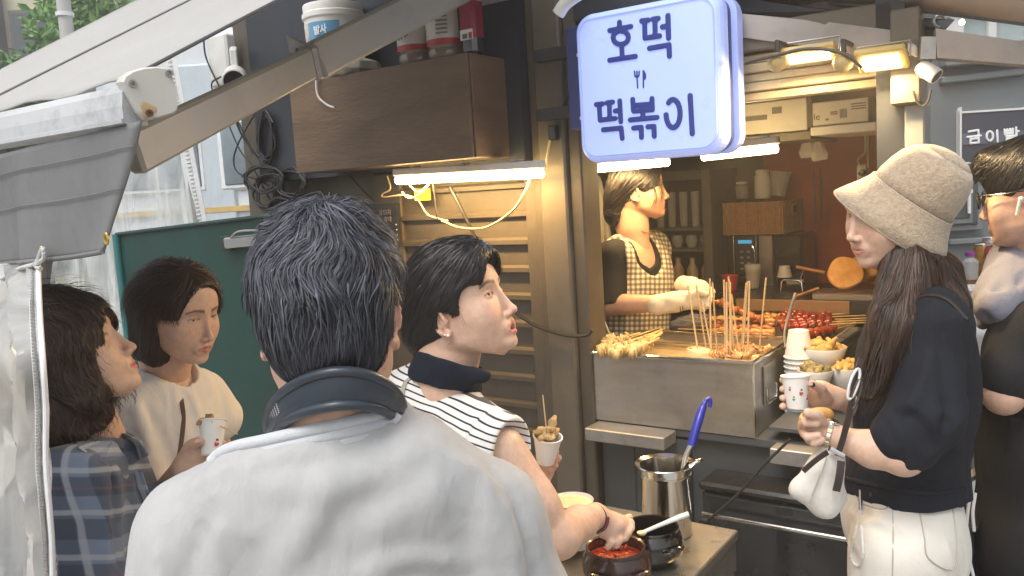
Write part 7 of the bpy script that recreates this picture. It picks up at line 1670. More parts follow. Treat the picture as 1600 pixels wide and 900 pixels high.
s.folds((([(150, 700), (180, 780), (188, 880)], -.010, .010), ([(135, 720), (165, 800), (172, 900)], .006, .014), ([(100, 760), (120, 820)], -.006, .012), ([(205, 760), (215, 830), (212, 900)], .006, .01)), 1.25, 1.95)
lo, hi = bb([shR, shL, nkA, hipA, P(128, 960, 1.49)], .17); shA = s; v, f = s.mesh(lo, hi, .006)
PL = [((1, .1, .22), .075, .48, (.045, .055, .085), .65, .1), ((.1, .3, 1), .075, .48, (.045, .055, .085), .65, .35), ((1, .1, .22), .075, .15, (.42, .45, .50), .65, .62), ((.1, .3, 1), .075, .14, (.42, .45, .50), .65, .80), ((.1, .3, 1), .15, .03, (.30, .12, .14), .5, .1)]
M_PLAID = bands('blue_plaid', (.19, .24, .34), PL, .85); mk('plaid_shirt', v, f, M_PLAID, pa, True)
# collar leaves
for k_, qs in enumerate(([(118, 672), (150, 668), (180, 690), (218, 716), (203, 748), (165, 722), (130, 700)], [(168, 668), (196, 676), (224, 690), (236, 712), (222, 718), (196, 700)])):
    pts = [on_cloth(shA, x, y, 1.3, 1.95)-V((0, .014, -.004)) for x, y in qs]
    m = MB(); m.prism(pts, V((0, .006, 0))); o = m.build('collar_leaf', M_PLAID, pa); 
m = MB(); q = [on_cloth(shA, x, y, 1.25, 1.95)-V((0, .003, 0)) for x, y in ((212, 735), (228, 790), (232, 850), (226, 920))]; sq = spline(q, 5)
for a, b_ in zip(sq[:-1], sq[1:]): m.prism([a-V((.014, 0, 0)), a+V((.014, 0, 0)), b_+V((.014, 0, 0)), b_-V((.014, 0, 0))], V((0, -.003, 0)))
m.build('button_placket', M_PLAID, pa)
lower_body(pa, hipA, side, np.cross(A3(up), side), fabric('dark_trousers', (.03, .032, .04), .8), r=.08, W=.15)
H = SDF(); H.ell((0, -.016, .026), (.096, .120, .112), k=.01); H.cap((0, -.06, .0), (0, -.065, -.10), .092, .084, k=.03)
for e in (-1, 1): H.cap((e*.062, .002, .01), (e*.066, .012, -.085), .034, .034, k=.025)
H.ell((0, .136, -.045), (.078, .082, .100), k=.008, mode='s'); H.box((0, 0, -.20), (.14, .15, .05), rad=.01, k=.01, mode='s')
H.disp(lambda p: .006*pnoise(p, 18, 11))
exA = lambda p: ((p[:, 0]/.072)**2+((p[:, 1]-.136)/.078)**2+((p[:, 2]+.045)/.098)**2) < 1
def flowA(p, n, t):
    d = p-np.array((0, -.01, .12)); d = d/(np.linalg.norm(d, axis=-1, keepdims=True)+1e-6); b = np.clip((p[:, 2:3]-.01)/.08, 0, 1); return d*b+np.array((0, -.2, -1.))*(1-b*.6)+.35*np.stack([np.sin(p[:, 2]*55+p[:, 1]*20), np.cos(p[:, 2]*48+p[:, 0]*30), 0*p[:, 0]], -1)
addhair(HA, H, (-.14, -.18, -.19), (.14, .13, .16), .005, [
    dict(n=5200, flow=flowA, length=.075, width=.0020, seg=9, off=.003, wave=.35, wfreq=75, tone=(.5, 1.8)),
    dict(n=700, flow=flowA, length=.07, width=.0011, seg=10, off=.008, wave=.7, wfreq=80, lift=.009, free=.8, tone=(.8, 2.0)),
    dict(n=45, flow=lambda p, n, t: np.array((0, .6, .3-1.8*t))+n*.3, length=.06, width=.0009, seg=10, off=.004, free=.1, wave=.1, tone=(.8, 2), cond=lambda v: (v[:, 2] > .09)),
    dict(n=110, flow=lambda p, n, t: np.array((0, .7-1.6*t, -.7+.5*t))+n*.2, length=.05, width=.0009, seg=9, off=.004, free=.2, wave=.5, tone=(.8, 2), cond=lambda v: (v[:, 1] > .02)*(v[:, 2] < -.05), excl=None)], M_HAIRB, pa, excl=exA)

# ------------------------------------------------------------------ E: vendor
HE = Head(P(1046, 307, 3.0), (0, .112, -.045), (.985, -.10, .06), scale=.95, mouth=.02, neckpt=P(992, 392, 3.04), neckr=.05)
pe = thing('person', 'person selling snacks in a gingham apron and white cotton gloves', 'person', (P(985, 500, 3.1).x, P(985, 500, 3.1).y, .22))
v, f = HE.mesh(.0030); hp_ = (HE.w(v), f, HE.colors(v, lip=(.5, .16, .12), brow=.7))
shR, shL, nkE, hipE = P(958, 405, 2.93), P(1018, 392, 3.24), P(990, 393, 3.08), P(985, 560, 3.10)
s = SDF(); up, side, fw, M = torso(s, nkE, shL, shR, hipE, depth=.10, waist=.12); side = A3(shR-shL); side /= np.linalg.norm(side)
elE, wrE = P(950, 476, 2.90), P(1030, 474, 2.80)
s.cap(A3(shR), A3(elE), .046, .040, k=.02); s.cap(A3(elE), A3(wrE), .040, .028, k=.01)
el2, wr2 = P(1040, 462, 3.26), P(1078, 450, 3.0); s.cap(A3(shL), A3(el2), .046, .038, k=.02); s.cap(A3(el2), A3(wr2), .036, .026, k=.01)
lo, hi = bb([shR, shL, nkE, hipE, elE, wrE, wr2, el2], .12); v2, f2 = s.mesh(lo, hi, .0075); skinmesh(pe, [hp_, (v2, f2)], skin_mat('tan', (.58, .37, .27))); HE.eyeballs(pe)
s = SDF(); torso(s, nkE, shL, shR, hipE, infl=.016, depth=.105, waist=.135, k=.05); s.cap(A3(shR), A3(elE), .062, .060, k=.02); s.cap(A3(shL), A3(el2), .060, .055, k=.02)
s.plane(A3(P(950, 463, 2.90)), tuple((elE-shR)/(elE-shR).length)) if False else None
s.cap(A3(P(995, 340, 3.02)), A3(P(1000, 392, 3.00)), .062, .07, k=.006, mode='s'); cloth_noise(s, .004, 6, 51)
s.box(A3(P(1000, 492, 2.86)), (.30, .12, .045), rot=frame_from((1, 0, 0)), k=.006, mode='s')
lo, hi = bb([shR, shL, nkE, hipE, elE, el2], .13); v, f = s.mesh(lo, hi, .007); mk('black_top', v, f, fabric('black_jersey', (.012, .012, .014), .8, 500, .3), pe, True)
s = SDF(); torso(s, nkE, shL, shR, hipE, infl=.027, depth=.112, waist=.15, k=.05)
s.cap(A3(P(995, 330, 3.00)), A3(P(1010, 398, 2.98)), .075, .080, k=.006, mode='s')
s.cap(A3(P(935, 370, 2.9)), A3(P(948, 448, 2.86)), .088, .075, k=.008, mode='s'); s.cap(A3(P(1030, 380, 3.34)), A3(P(1042, 440, 3.34)), .09, .08, k=.008, mode='s')
s.ell(A3(P(975, 620, 3.1)), (.19, .16, .2), k=.05); cloth_noise(s, .005, 6, 52, (1.4, 1.4, .2))
lo, hi = bb([shR, shL, nkE, hipE, P(975, 640, 3.1)], .15); v, f = s.mesh(lo, hi, .006)
ga = _R*.9+_fw*.4
M_GING = bands('gingham', (.72, .66, .52), [(tuple(_R), .0185, .5, (.02, .02, .02), .62, .0), (tuple(_fw), .0185, .5, (.02, .02, .02), .0, .0), (tuple(_U), .0185, .5, (.02, .02, .02), .62, .0)], .85)
mk('gingham_apron', v, f, M_GING, pe, True)
def glove(par, wr, kn, tips, thumb, cuff):
    s = SDF(); s.cap(A3(cuff), A3(wr), .034, .031, k=.01); s.cap(A3(wr), A3(kn), .031, .034, k=.02)
    for t_ in tips: finger(s, [kn]+t_, .0135, .0105, .01)
    finger(s, thumb, .014, .011, .01); s.disp(lambda p: .0022*pnoise(p, 61, 18)); lo, hi = bb([cuff, wr, kn, *thumb]+[p for t_ in tips for p in t_], .05); v, f = s.mesh(lo, hi, .0045); return mk('cotton_glove', v, f, fabric('white_cotton_glove', (.70, .66, .56), .9, 300, .5), par, True)
g1 = glove(pe, P(1052, 472, 2.79), P(1082, 468, 2.78), [[P(1100, 462, 2.77), P(1108, 470, 2.76)], [P(1098, 470, 2.77), P(1106, 478, 2.76)], [P(1092, 478, 2.78), P(1098, 484, 2.77)]], [P(1078, 462, 2.76), P(1092, 456, 2.75), P(1104, 460, 2.75)], P(1026, 476, 2.80))
g2 = glove(pe, P(1078, 448, 2.96), P(1094, 452, 2.92), [[P(1106, 455, 2.90), P(1112, 464, 2.88)], [P(1104, 448, 2.90), P(1114, 456, 2.88)], [P(1100, 460, 2.90), P(1106, 468, 2.88)]], [P(1092, 458, 2.88), P(1102, 466, 2.87)], P(1068, 446, 3.0))
for dx in (0, 4):
    c = P(1061+dx, 472, 2.79); ax = (P(1082, 468, 2.78)-P(1052, 472, 2.79)).normalized(); u = ax.cross(V((0, 0, 1))).normalized(); w_ = u.cross(ax)
    m = MB(); m.tube([c+(u*math.cos(a)+w_*math.sin(a))*.0352 for a in [k*math.pi/12 for k in range(24)]], .0012, 5, closed=True); m.build('cuff_stripe', mat('dark_green_thread', (.02, .05, .03), .8), g1, True)
q = [V(HE.w(np.array((.05*math.sin(a), -.02+.062*math.cos(a), -.155-.028*math.cos(a))))) for a in [k*math.pi/12 for k in range(24)]]
m = MB(); m.tube(q, .0018, 6, closed=True); m.build('necklace', mat('fine_gold', (.6, .4, .15), .3, metal=.8), pe, True)
lower_body(pe, hipE-V((0, 0, .0)), side, np.cross(A3(up), side), fabric('dark_trousers', (.03, .032, .04), .8), z0=.222, r=.075, W=.14)
H = SDF(); H.ell((0, -.008, .024), (.085, .106, .103), k=.01); H.ell((0, -.085, -.03), (.055, .05, .06), k=.03); H.ell((0, -.10, -.085), (.045, .04, .05), k=.02)
H.ell((0, .133, -.035), (.078, .088, .105), k=.006, mode='s')
for e in (-1, 1): H.box((e*.09, .04, -.075), (.04, .06, .06), rad=.02, k=.01, mode='s'); H.ell((e*.085, -.008, -.03), (.03, .024, .032), k=.008, mode='s')
H.box((0, .02, -.15), (.12, .08, .06), rad=.01, k=.01, mode='s')
def flowE(p, n, t): d = np.array((0, -.13, -.06))-p; d = d/(np.linalg.norm(d, axis=-1, keepdims=True)+1e-6); return d+np.array((0, -.2, -.25))
addhair(HE, H, (-.11, -.16, -.15), (.11, .12, .15), .005, [dict(n=2200, flow=flowE, length=.08, width=.0022, seg=7, off=.002, tone=(.6, 2)),
    dict(n=26, flow=lambda p, n, t: np.stack([np.sign(p[:, 0])*.1, .5-1.5*t+0*p[:, 0], -1+0*p[:, 0]], -1), length=.085, width=.0016, seg=9, free=.0, tone=(.8, 2), roots=np.array([(.060, .070, .03), (-.055, .075, .03), (.070, .045, .01)])[np.random.RandomState(1).randint(0, 3, 26)]+np.random.RandomState(2).normal(size=(26, 3))*.003)], M_HAIR, pe)

# ------------------------------------------------------------------ F: woman in the bucket hat
_ha = (_U*.852+_R*.521).normalized()*math.cos(R(25))-_fw*math.sin(R(25)); HF = Head(P(1324, 374, 1.70), (0, .112, -.045), (-.955, -.20, -.13), scale=.95, jaw=.98, neckpt=P(1430, 462, 1.76), neckr=.048, lips=.95)
pf = thing('person', 'person in a beige bucket hat, black top and cream jeans with long dark hair', 'person', (P(1415, 800, 1.75).x, P(1415, 800, 1.75).y, .04))
HF.sdf.plane(HF.l(P(1424, 311, 1.725)-_ha*.052), HF.Rm.T@A3(_ha), .001); _hb = (_R*.852-_U*.521).normalized(); _hs = _ha.normalized().cross(_hb).normalized(); _hc = P(1424, 311, 1.725)
def under_brim(p):
    w = (np.asarray(p)*HF.sc)@HF.Rm.T+HF.o-A3(_hc); h = w@A3(_ha); rb = np.interp(h, [-.0713, -.0475, -.024, -.006, .0], [.1311, .117, .1015, .0925, .088])-.009; return np.maximum((1-np.sqrt((w@A3(_hb)/rb)**2+(w@A3(_hs)/(rb*.95))**2))*.09, -.0690-h)/HF.sc
HF.sdf.custom(under_brim, (-.2, -.2, -.2), (.2, .2, .2), k=.001, mode='s'); v, f = HF.mesh(.0020); hp_ = (HF.w(v), f, HF.colors(v, lip=(.50, .17, .15), brow=.7, blush=.15))
shL, shR, nkF, hipF = P(1462, 508, 1.60), P(1418, 500, 1.90), P(1440, 470, 1.76), P(1410, 800, 1.78)
s = SDF(); up, side, fw, M = torso(s, nkF, shL, shR, hipF, depth=.095, waist=.12); side = A3(shR-shL); side /= np.linalg.norm(side)
lo, hi = bb([shL, shR, nkF, hipF], .14); v2, f2 = s.mesh(lo, hi, .010)
elF, wrF = P(1412, 712, 1.55), P(1306, 684, 1.60)
s = SDF(); s.cap(A3(shL), A3(elF), .042, .036, k=.01); s.ell(A3(elF), (.030,)*3, k=.02); s.cap(A3(elF), A3(P(1365, 702, 1.57)), .031, .034, k=.015); s.cap(A3(P(1365, 702, 1.57)), A3(wrF), .034, .0225, k=.015)
s.ell(A3(P(1275, 668, 1.61)), (.020, .034, .030), rot=frame_from((-.9, .2, .3)), k=.016); s.cap(A3(wrF), A3(P(1272, 668, 1.61)), .022, .024, k=.012)
for i, (a, b_, c) in enumerate((((1258, 656), (1262, 645), (1282, 648)), ((1255, 666), (1258, 660), (1276, 662)), ((1257, 677), (1262, 683), (1278, 680)), ((1264, 686), (1272, 692), (1284, 688)))): finger(s, [P(*a, 1.60), P(*b_, 1.575), P(*c, 1.57)], .0095, .0075)
finger(s, [P(1285, 660, 1.585), P(1275, 648, 1.565), P(1262, 646, 1.56)], .0105, .008)
lo, hi = bb([shL, elF, wrF, P(1250, 640, 1.6)], .055); v3, f3 = s.mesh(lo, hi, .0035)
s = SDF(); w2 = P(1305, 622, 1.76); s.cap(A3(P(1400, 650, 1.84)), A3(w2), .033, .022, k=.01); s.ell(A3(P(1281, 616, 1.755)), (.022, .032, .029), rot=frame_from((-1, 0, .1)), k=.015); s.cap(A3(w2), A3(P(1278, 616, 1.755)), .021, .022, k=.012)
for i, y in enumerate((594, 608, 622, 635)): finger(s, [P(1272, 606+i*7, 1.765), P(1248, y-2, 1.775), P(1229, y-2, 1.76), P(1223, y, 1.735-.004*i)], .0092, .0072)
finger(s, [P(1291, 622, 1.735), P(1283, 607, 1.715), P(1268, 600, 1.700)], .0125, .0085, k=.008)
lo, hi = bb([P(1400, 650, 1.84), P(1222, 590, 1.75), P(1225, 640, 1.75)], .05); v4, f4 = s.mesh(lo, hi, .003)
skinmesh(pf, [hp_, (v2, f2), (v3, f3), (v4, f4)], SK_B)
nail(pf, P(1266, 599, 1.693), (-.1, -1, .25), (-1, 0, .15), .005)
# black top
s = SDF(); torso(s, nkF, shL, shR, hipF, infl=.014, depth=.100, waist=.128, k=.06)
s.cap(A3(shL)+np.array((0, 0, -.015)), A3(P(1445, 650, 1.56)), .056, .064, k=.03); s.cap(A3(P(1442, 655, 1.56)), A3(P(1402, 684, 1.55)), .058, .046, k=.03); s.cap(A3(P(1408, 680, 1.555)), A3(P(1426, 700, 1.55)), .046, .042, k=.02)
s.cap(A3(shR), A3(P(1385, 640, 1.90)), .062, .05, k=.03)
s.cap(A3(P(1435, 430, 1.75)), A3(P(1420, 440, 1.74)), .055, .055, k=.006, mode='s')
s.plane(A3(P(1410, 768, 1.78)), tuple(-_U)); cloth_noise(s, .004, 5, 71)
s.folds((([(1395, 640), (1425, 665), (1450, 700)], -.006, .010), ([(1415, 640), (1445, 670), (1462, 700)], -.008, .009), ([(1470, 520), (1480, 600), (1470, 690)], -.008, .014), ([(1500, 500), (1510, 580), (1500, 660)], .006, .014), ([(1340, 700), (1400, 745), (1480, 760)], -.005, .012), ([(1430, 480), (1400, 540), (1385, 600)], -.006, .014), ([(1380, 655), (1400, 690)], -.004, .008), ([(1455, 560), (1430, 620), (1400, 650)], .007, .012), ([(1340, 600), (1345, 680)], -.005, .012), ([(1350, 735), (1420, 728), (1500, 700)], .006, .012)), 1.3, 2)
lo, hi = bb([shL, shR, nkF, hipF], .19); topF = s; v, f = s.mesh(lo, hi, .0055); M_BLK = fabric('black_cotton_knit', (.010, .0125, .020), .85, 400, .4); mk('black_top', v, f, M_BLK, pf, True)
m = MB(); q = [on_cloth(topF, x, y, 1.3, 2)-V((0, .001, 0)) for x, y in ((1322, 748), (1360, 757), (1410, 766), (1460, 770), (1505, 764))]; m.tube(spline(q, 5), .006, 8); m.build('hem_rib', M_BLK, pf, True)
# cream jeans
s = SDF(); Mj = frame_from((-1, 0, 0)); s.ell(A3(P(1406, 800, 1.76)), (.135, .115, .13), rot=Mj, k=.03); s.ell(A3(P(1420, 850, 1.76)), (.135, .108, .13), rot=Mj, k=.04)
for e in (-1, 1):
    a = A3(P(1405, 860, 1.76+.085*e)); kn = a+np.array((-.01, 0, -.40)); s.cap(a, kn, .098, .080, k=.03); s.cap(kn, np.array((kn[0]+.02, kn[1], .12)), .085, .075, k=.01)
s.plane(A3(P(1408, 752, 1.76)), tuple(_U)); cloth_noise(s, .003, 6, 81, (1, 1, .5))
dj = 1.62
s.folds((([(1325, 830), (1335, 870), (1345, 930)], -.004, .012), ([(1345, 800), (1380, 830), (1420, 840)], -.0035, .012), ([(1393, 775), (1396, 830), (1392, 900)], -.003, .003), ([(1480, 860), (1490, 900)], .004, .012), ([(1330, 800), (1350, 815), (1380, 815)], .004, .008)), 1.3, 2)
lo, hi = bb([P(1405, 750, 1.76), V((P(1405, 800, 1.76).x, P(1405, 800, 1.76).y, .1))], .2); jn = s; v, f = s.mesh(lo, hi, .0065); M_JEAN = fabric('cream_denim', (.68, .65, .58), .8, 350, .4, var=.04, vscale=9); mk('jeans', v, f, M_JEAN, pf, True)
def onl(sdf, pts, off, r, name, mt, par, d0, d1): m = MB(); q = [on_cloth(sdf, p.x, p.y, d0, d1)-V((0, off+.0012, 0)) for p in spline([(x, y, 0) for x, y in pts], 4)]; m.tube(q, r*1.25, 6); return m.build(name, mt, par, True)
M_SEAM = mat('cream_stitching', (.42, .39, .33), .8)
onl(jn, [(1436, 795), (1465, 792), (1487, 788)], .0, .0012, 'pocket_seam', M_SEAM, pf, 1.3, 2); onl(jn, [(1436, 797), (1444, 840), (1450, 872), (1486, 890), (1494, 850), (1488, 790)], .0, .0011, 'pocket_seam', M_SEAM, pf, 1.3, 2)
onl(jn, [(1394, 778), (1395, 830), (1394, 900)], .0, .0010, 'side_seam', M_SEAM, pf, 1.3, 2); onl(jn, [(1334, 768), (1345, 785), (1375, 795), (1394, 790)], .0, .0011, 'pocket_seam', M_SEAM, pf, 1.3, 2)
m = MB(); q = on_cloth(jn, 1360, 776, 1.3, 2); m.frame_box(q-V((0, .006, 0)), (1, 0, 0), (0, 1, 0), (0, 0, 1), .009, .006, .028, bev=.002); m.build('belt_loop', M_BLKP, pf)
m = MB(); q = on_cloth(jn, 1355, 771, 1.3, 2); m.lathe(q-V((0, .002, 0)), (0, -1, 0), [(0, 0), (.0045, 0), (.004, .003), (0, .0035)], 14); m.build('rivet', M_BRASS, pf, True)
# shoes already under the jeans
shoes(pf, P(1405, 860, 1.76), np.array((0., -1, 0)), (-1, 0), M_PAPER)
# long hair
H = SDF(); H.ell((0, -.016, .0), (.075, .090, .095), k=.01)
def Lc(x, y, d): return HF.l(P(x, y, d))
H.cap(Lc(1420, 415, 1.68), Lc(1402, 510, 1.62), .055, .048, k=.04); H.cap(Lc(1402, 505, 1.62), Lc(1358, 610, 1.60), .046, .020, k=.03); H.cap(Lc(1445, 420, 1.74), Lc(1478, 480, 1.68), .070, .042, k=.05); H.cap(Lc(1478, 480, 1.68), Lc(1524, 620, 1.68), .036, .010, k=.04); H.cap(Lc(1460, 430, 1.85), Lc(1490, 560, 1.88), .06, .04, k=.04)
H.cap(Lc(1372, 430, 1.60), Lc(1352, 400, 1.58), .055, .055, k=.01, mode='s')
H.plane(HF.l(P(1424, 311, 1.725)-_ha*.058), HF.Rm.T@A3(_ha), .001); H.disp(lambda p: .003*pnoise(p, 28, 10))
dn = HF.Rm.T@np.array((0, 0, -1.)); 
tgt1, tgt2 = Lc(1350, 640, 1.62), Lc(1530, 680, 1.70)
def flowF(p, n, t):
    a = tgt1-p; a /= np.linalg.norm(a, axis=-1, keepdims=True); b = tgt2-p; b /= np.linalg.norm(b, axis=-1, keepdims=True); w = (1/(1+np.exp((p@(HF.Rm.T@A3(_R))-Lc(1425, 480, 1.7)@(HF.Rm.T@A3(_R)))*60)))[:, None]; return a*w+b*(1-w)+dn*.5
addhair(HF, H, (-.22, -.26, -.33), (.2, .13, .13), .006, [dict(n=6500, flow=flowF, length=.16, width=.0021, seg=12, off=.002, wave=.10, wfreq=30, tone=(.5, 2.0)),
    dict(n=420, flow=flowF, length=.15, width=.0012, seg=13, off=.004, wave=.35, wfreq=28, lift=.006, free=.5, grav=.2, tone=(.8, 2.4), cond=lambda v: v[:, 2] < -.08),
    dict(n=200, flow=lambda p, n, t: dn*1.0+np.array((0, .5-1.0*t, 0)), length=.13, width=.0009, seg=13, off=.002, free=.2, wave=.3, wfreq=25, tone=(.8, 2.), cond=lambda v: (v[:, 2] < -.12)*(v[:, 1] > -.05))], M_HAIRB, pf)
# bucket hat
M_HAT = mat('beige_chenille_knit', (.42, .325, .225), .9, var=.2, vscale=120, bump=1.0, bscale=260, bdist=.003, sheen=.4)
ht = thing('bucket_hat', 'beige knitted bucket hat with a drooping brim worn by the long haired woman', 'hat', P(1415, 321, 1.72))
ha = (_U*.852+_R*.521).normalized(); hb = (_R*.852-_U*.521).normalized(); hs_ = ha.cross(hb).normalized(); hc = P(1424, 311, 1.725); ha = (ha*math.cos(R(25))-_fw*math.sin(R(25))).normalized(); hs_ = ha.cross(hb).normalized()
def hring(h, rb, rs_, off=0, n=72, rib=0): return [hc+ha*h+hb*(rb*math.cos(2*math.pi*k/n)+off)+hs_*(rs_*math.sin(2*math.pi*k/n))*(1+rib*math.sin(k*n*.5)) for k in range(n)]
def hatpart(name, rows, par=ht, close=False, rib=0, nrib=60):
    rows = [(h*.95, rb*.95, rs_*.96, off) for h, rb, rs_, off in rows]; rows = [(h*1.10 if h > 0 else h, rb, rs_, off) for h, rb, rs_, off in rows]
    m = MB(); n = 144; vs = []
    for (h, rb, rs_, off) in rows:
        for k in range(n):
            a = 2*math.pi*k/n; w_ = 1+rib*math.cos(nrib*a); vs.append(hc+ha*(h)+hb*(rb*w_*math.cos(a)+off)+hs_*(rs_*w_*math.sin(a)))
    fs = [[i*n+k, i*n+(k+1) % n, (i+1)*n+(k+1) % n, (i+1)*n+k] for i in range(len(rows)-1) for k in range(n)]
    if close: fs.append([(len(rows)-1)*n+k for k in range(n)])
    m.add(vs, fs); o = m.build(name, M_HAT, par, True); sm = o.modifiers.new('t', 'SOLIDIFY'); sm.thickness = .0035; sm.offset = -1; return o
cr_ = [(.0, .094, .092, 0), (.02, .0935, .0915, 0), (.045, .090, .089, .001), (.068, .083, .083, .002), (.086, .072, .073, .004), (.099, .056, .057, .006)]
hatpart('crown', cr_)
hatpart('crown_top', [(.0985, .0565, .0575, .006), (.107, .040, .041, .007), (.112, .022, .021, .008), (.114, .004, .004, .008)], close=True, rib=.010, nrib=36)
hatpart('brim', [(.004, .095, .093, 0), (-.006, .0975, .0955, 0), (-.025, .107, .104, 0), (-.050, .123, .116, 0), (-.075, .138, .127, 0)], rib=.0022, nrib=72)
m = MB(); m.tube([hc+ha*.001+hb*(.0915*math.cos(a))+hs_*(.0905*math.sin(a)) for a in [k*math.pi/36 for k in range(72)]], .0035, 8, closed=True); m.build('band_seam', M_HAT, ht, True)
m = MB(); m.tube([hc-ha*.0713+hb*(.1311*math.cos(a))+hs_*(.122*math.sin(a)) for a in [k*math.pi/36 for k in range(72)]], .0030, 8, closed=True); m.build('brim_edge', M_HAT, ht, True)
# paper cup in her hand
pcup = thing('paper_cup', 'white paper cup printed with little figures held by the woman in the hat', 'cup', P(1246, 638, 1.72))
base = P(1246, 637, 1.722); cax = (P(1243, 590, 1.722)-base).normalized(); cup(base, .0205, .0280, .066, pcup, axis=cax, name='cup_wall')
for ang, z, sz, c1, c2 in ((.05, .035, .0085, M_PR1, M_PR2), (-.85, .042, .0055, M_PR1, M_PR2), (.85, .052, .0055, M_PR3, M_PR2), (-.6, .022, .0062, M_PR3, M_PR2), (.72, .022, .0062, M_PR1, M_PR2)): cup_print(base, cax, .0208+.0075*z/.066, z, ang, sz, pcup, c1, c2)
# snack roll, watch, bag, strap, phone loop
m = MB(); q = [P(1300, 648, 1.63), P(1275, 650, 1.60), P(1250, 655, 1.585)]; m.tube(spline(q, 5), [.004, .012, .015, .016, .0165, .016, .015, .015, .013, .010, .004], 14); tagp(m.build('toasted_roll', M_HOT, smooth=True), 'golden toasted roll held in the hat woman\'s lower hand', 'bread')
wt_ = thing('wristwatch', 'silver and gold link wristwatch on the hat woman\'s near wrist', 'watch', P(1293, 678, 1.6))
ax = (wrF-P(1365, 702, 1.57)).normalized(); ctr = P(1296, 680, 1.602); u = ax.cross(V((0, 0, 1))).normalized(); w_ = u.cross(ax)
for k in range(20):
    a = 2*math.pi*k/20; d = u*math.cos(a)+w_*math.sin(a); m = MB(); m.frame_box(ctr+d*.0262, ax, ax.cross(d), d, .0085, .0078, .003, bev=.0008); m.build('link', M_STEELB if k % 2 else M_GOLD, wt_)
d = w_; m = MB(); m.lathe(ctr+d*.026, d, [(0, 0), (.011, 0), (.0115, .003), (.010, .005), (0, .005)], 24); m.build('watch_case', M_STEELB, wt_, True)
bg_ = thing('handbag', 'small cream pouch bag with dark brown leather straps at the hat woman\'s hip', 'bag', P(1285, 760, 1.6))
s = SDF(); tp_ = P(1297, 712, 1.60); c1b, c2b, c3b = P(1249, 764, 1.60), P(1288, 790, 1.60), P(1306, 778, 1.62)
for a, b_, r_ in ((tp_, c1b, .013), (tp_, c2b, .015), (tp_, c3b, .013), (c1b, c2b, .013), (c2b, c3b, .014), (P(1285, 735, 1.60), P(1285, 765, 1.60), .026)): s.cap(A3(a), A3(b_), r_, k=.03)
cloth_noise(s, .0015, 16, 77); lo, hi = bb([tp_, c1b, c2b, c3b], .04); v, f = s.mesh(lo, hi, .003); mk('pouch', v, f, fabric('cream_canvas', (.66, .63, .57), .75, 300, .4), bg_, True)
q = [on_cloth(s, x, y, 1.45, 1.7) for x, y in ((1292, 712), (1280, 745), (1268, 775))]; m = MB(); m.tube(spline(q, 5), .0011, 5); m.build('seam', M_SEAM, bg_, True)
M_LEA = mat('dark_brown_leather', (.03, .018, .015), .4, coat=.2)
m = MB(); q = [P(1293, 708, 1.568), P(1282, 745, 1.562), P(1262, 792, 1.572)]; m.tube(spline(q, 5), .0012, 5); m.build('seam', M_SEAM, bg_, True)
def strap(name, pts, w__, th, mt, par, nrm=V((0, -1, 0))):
    q = spline(pts, 5); m = MB(); vs = []; fs = []
    for i, p in enumerate(q):
        t = (q[min(i+1, len(q)-1)]-q[max(i-1, 0)]).normalized(); s_ = t.cross(nrm).normalized(); vs += [p-s_*w__/2, p+s_*w__/2, p+s_*w__/2+nrm*th, p-s_*w__/2+nrm*th]
    for i in range(len(q)-1):
        for k in range(4): fs.append([i*4+k, i*4+(k+1) % 4, i*4+4+(k+1) % 4, i*4+4+k])
    fs += [[3, 2, 1, 0], [len(vs)-4+k for k in range(4)]]; m.add(vs, fs); return m.build(name, mt, par)
strap('strap', [P(1308, 712, 1.56), P(1318, 680, 1.555), P(1330, 630, 1.555), P(1336, 590, 1.56), P(1345, 560, 1.575)], .011, .003, M_LEA, bg_)
strap('strap_tail', [P(1314, 720, 1.555), P(1311, 745, 1.55), P(1306, 767, 1.55)], .014, .003, M_LEA, bg_); strap('strap_tail', [P(1293, 706, 1.55), P(1275, 718, 1.55), P(1254, 736, 1.555)], .010, .003, M_LEA, bg_)
q = [on_cloth(topF, x, y, 1.3, 2)-V((0, .001, 0)) for x, y in ((1418, 472), (1450, 462), (1480, 470), (1510, 500))]; strap('shoulder_strap', q, .007, .003, M_LEA, bg_, V((0, -.6, .8)))
for k, (x, y, a_) in enumerate(((1334, 600, 12), (1338, 612, 11))): m = MB(); m.tube([P(x+a_*.55*math.cos(a)+7*math.sin(a), y-24*math.sin(a)+3*k, 1.552) for a in [j*math.pi/10 for j in range(20)]], .0026, 6, closed=True); m.build('loop_knot', mat('white_cord', (.7, .68, .66), .6) if k == 0 else M_LEA, bg_, True)
m = MB(); m.tube([P(1296, 700, 1.56), P(1318, 712, 1.56)], .006, 8); m.build('ring_bar', M_STEELB, bg_, True)
ph = thing('phone_strap', 'white braided phone strap loop hanging from the pocket of the cream jeans', 'strap', P(1338, 820, 1.6))
q = [on_cloth(jn, x, y, 1.3, 2)-V((0, .008, 0)) for x, y in ((1343, 795), (1334, 830), (1328, 862), (1332, 878), (1341, 879), (1346, 862), (1344, 830), (1342, 795))]; q = spline(q, 8)
m = MB(); m.tube(q, [.0030+.0009*math.sin(i*2.2) for i in range(len(q))], 7); m.build('braided_loop', mat('white_cord', (.7, .68, .66), .6), ph, True)
m = MB(); m.tube([on_cloth(jn, 1342, 764, 1.3, 2)-V((0, .008, 0)), on_cloth(jn, 1343, 795, 1.3, 2)-V((0, .008, 0))], .0042, 8); m.build('clasp', M_STEELB, ph, True)

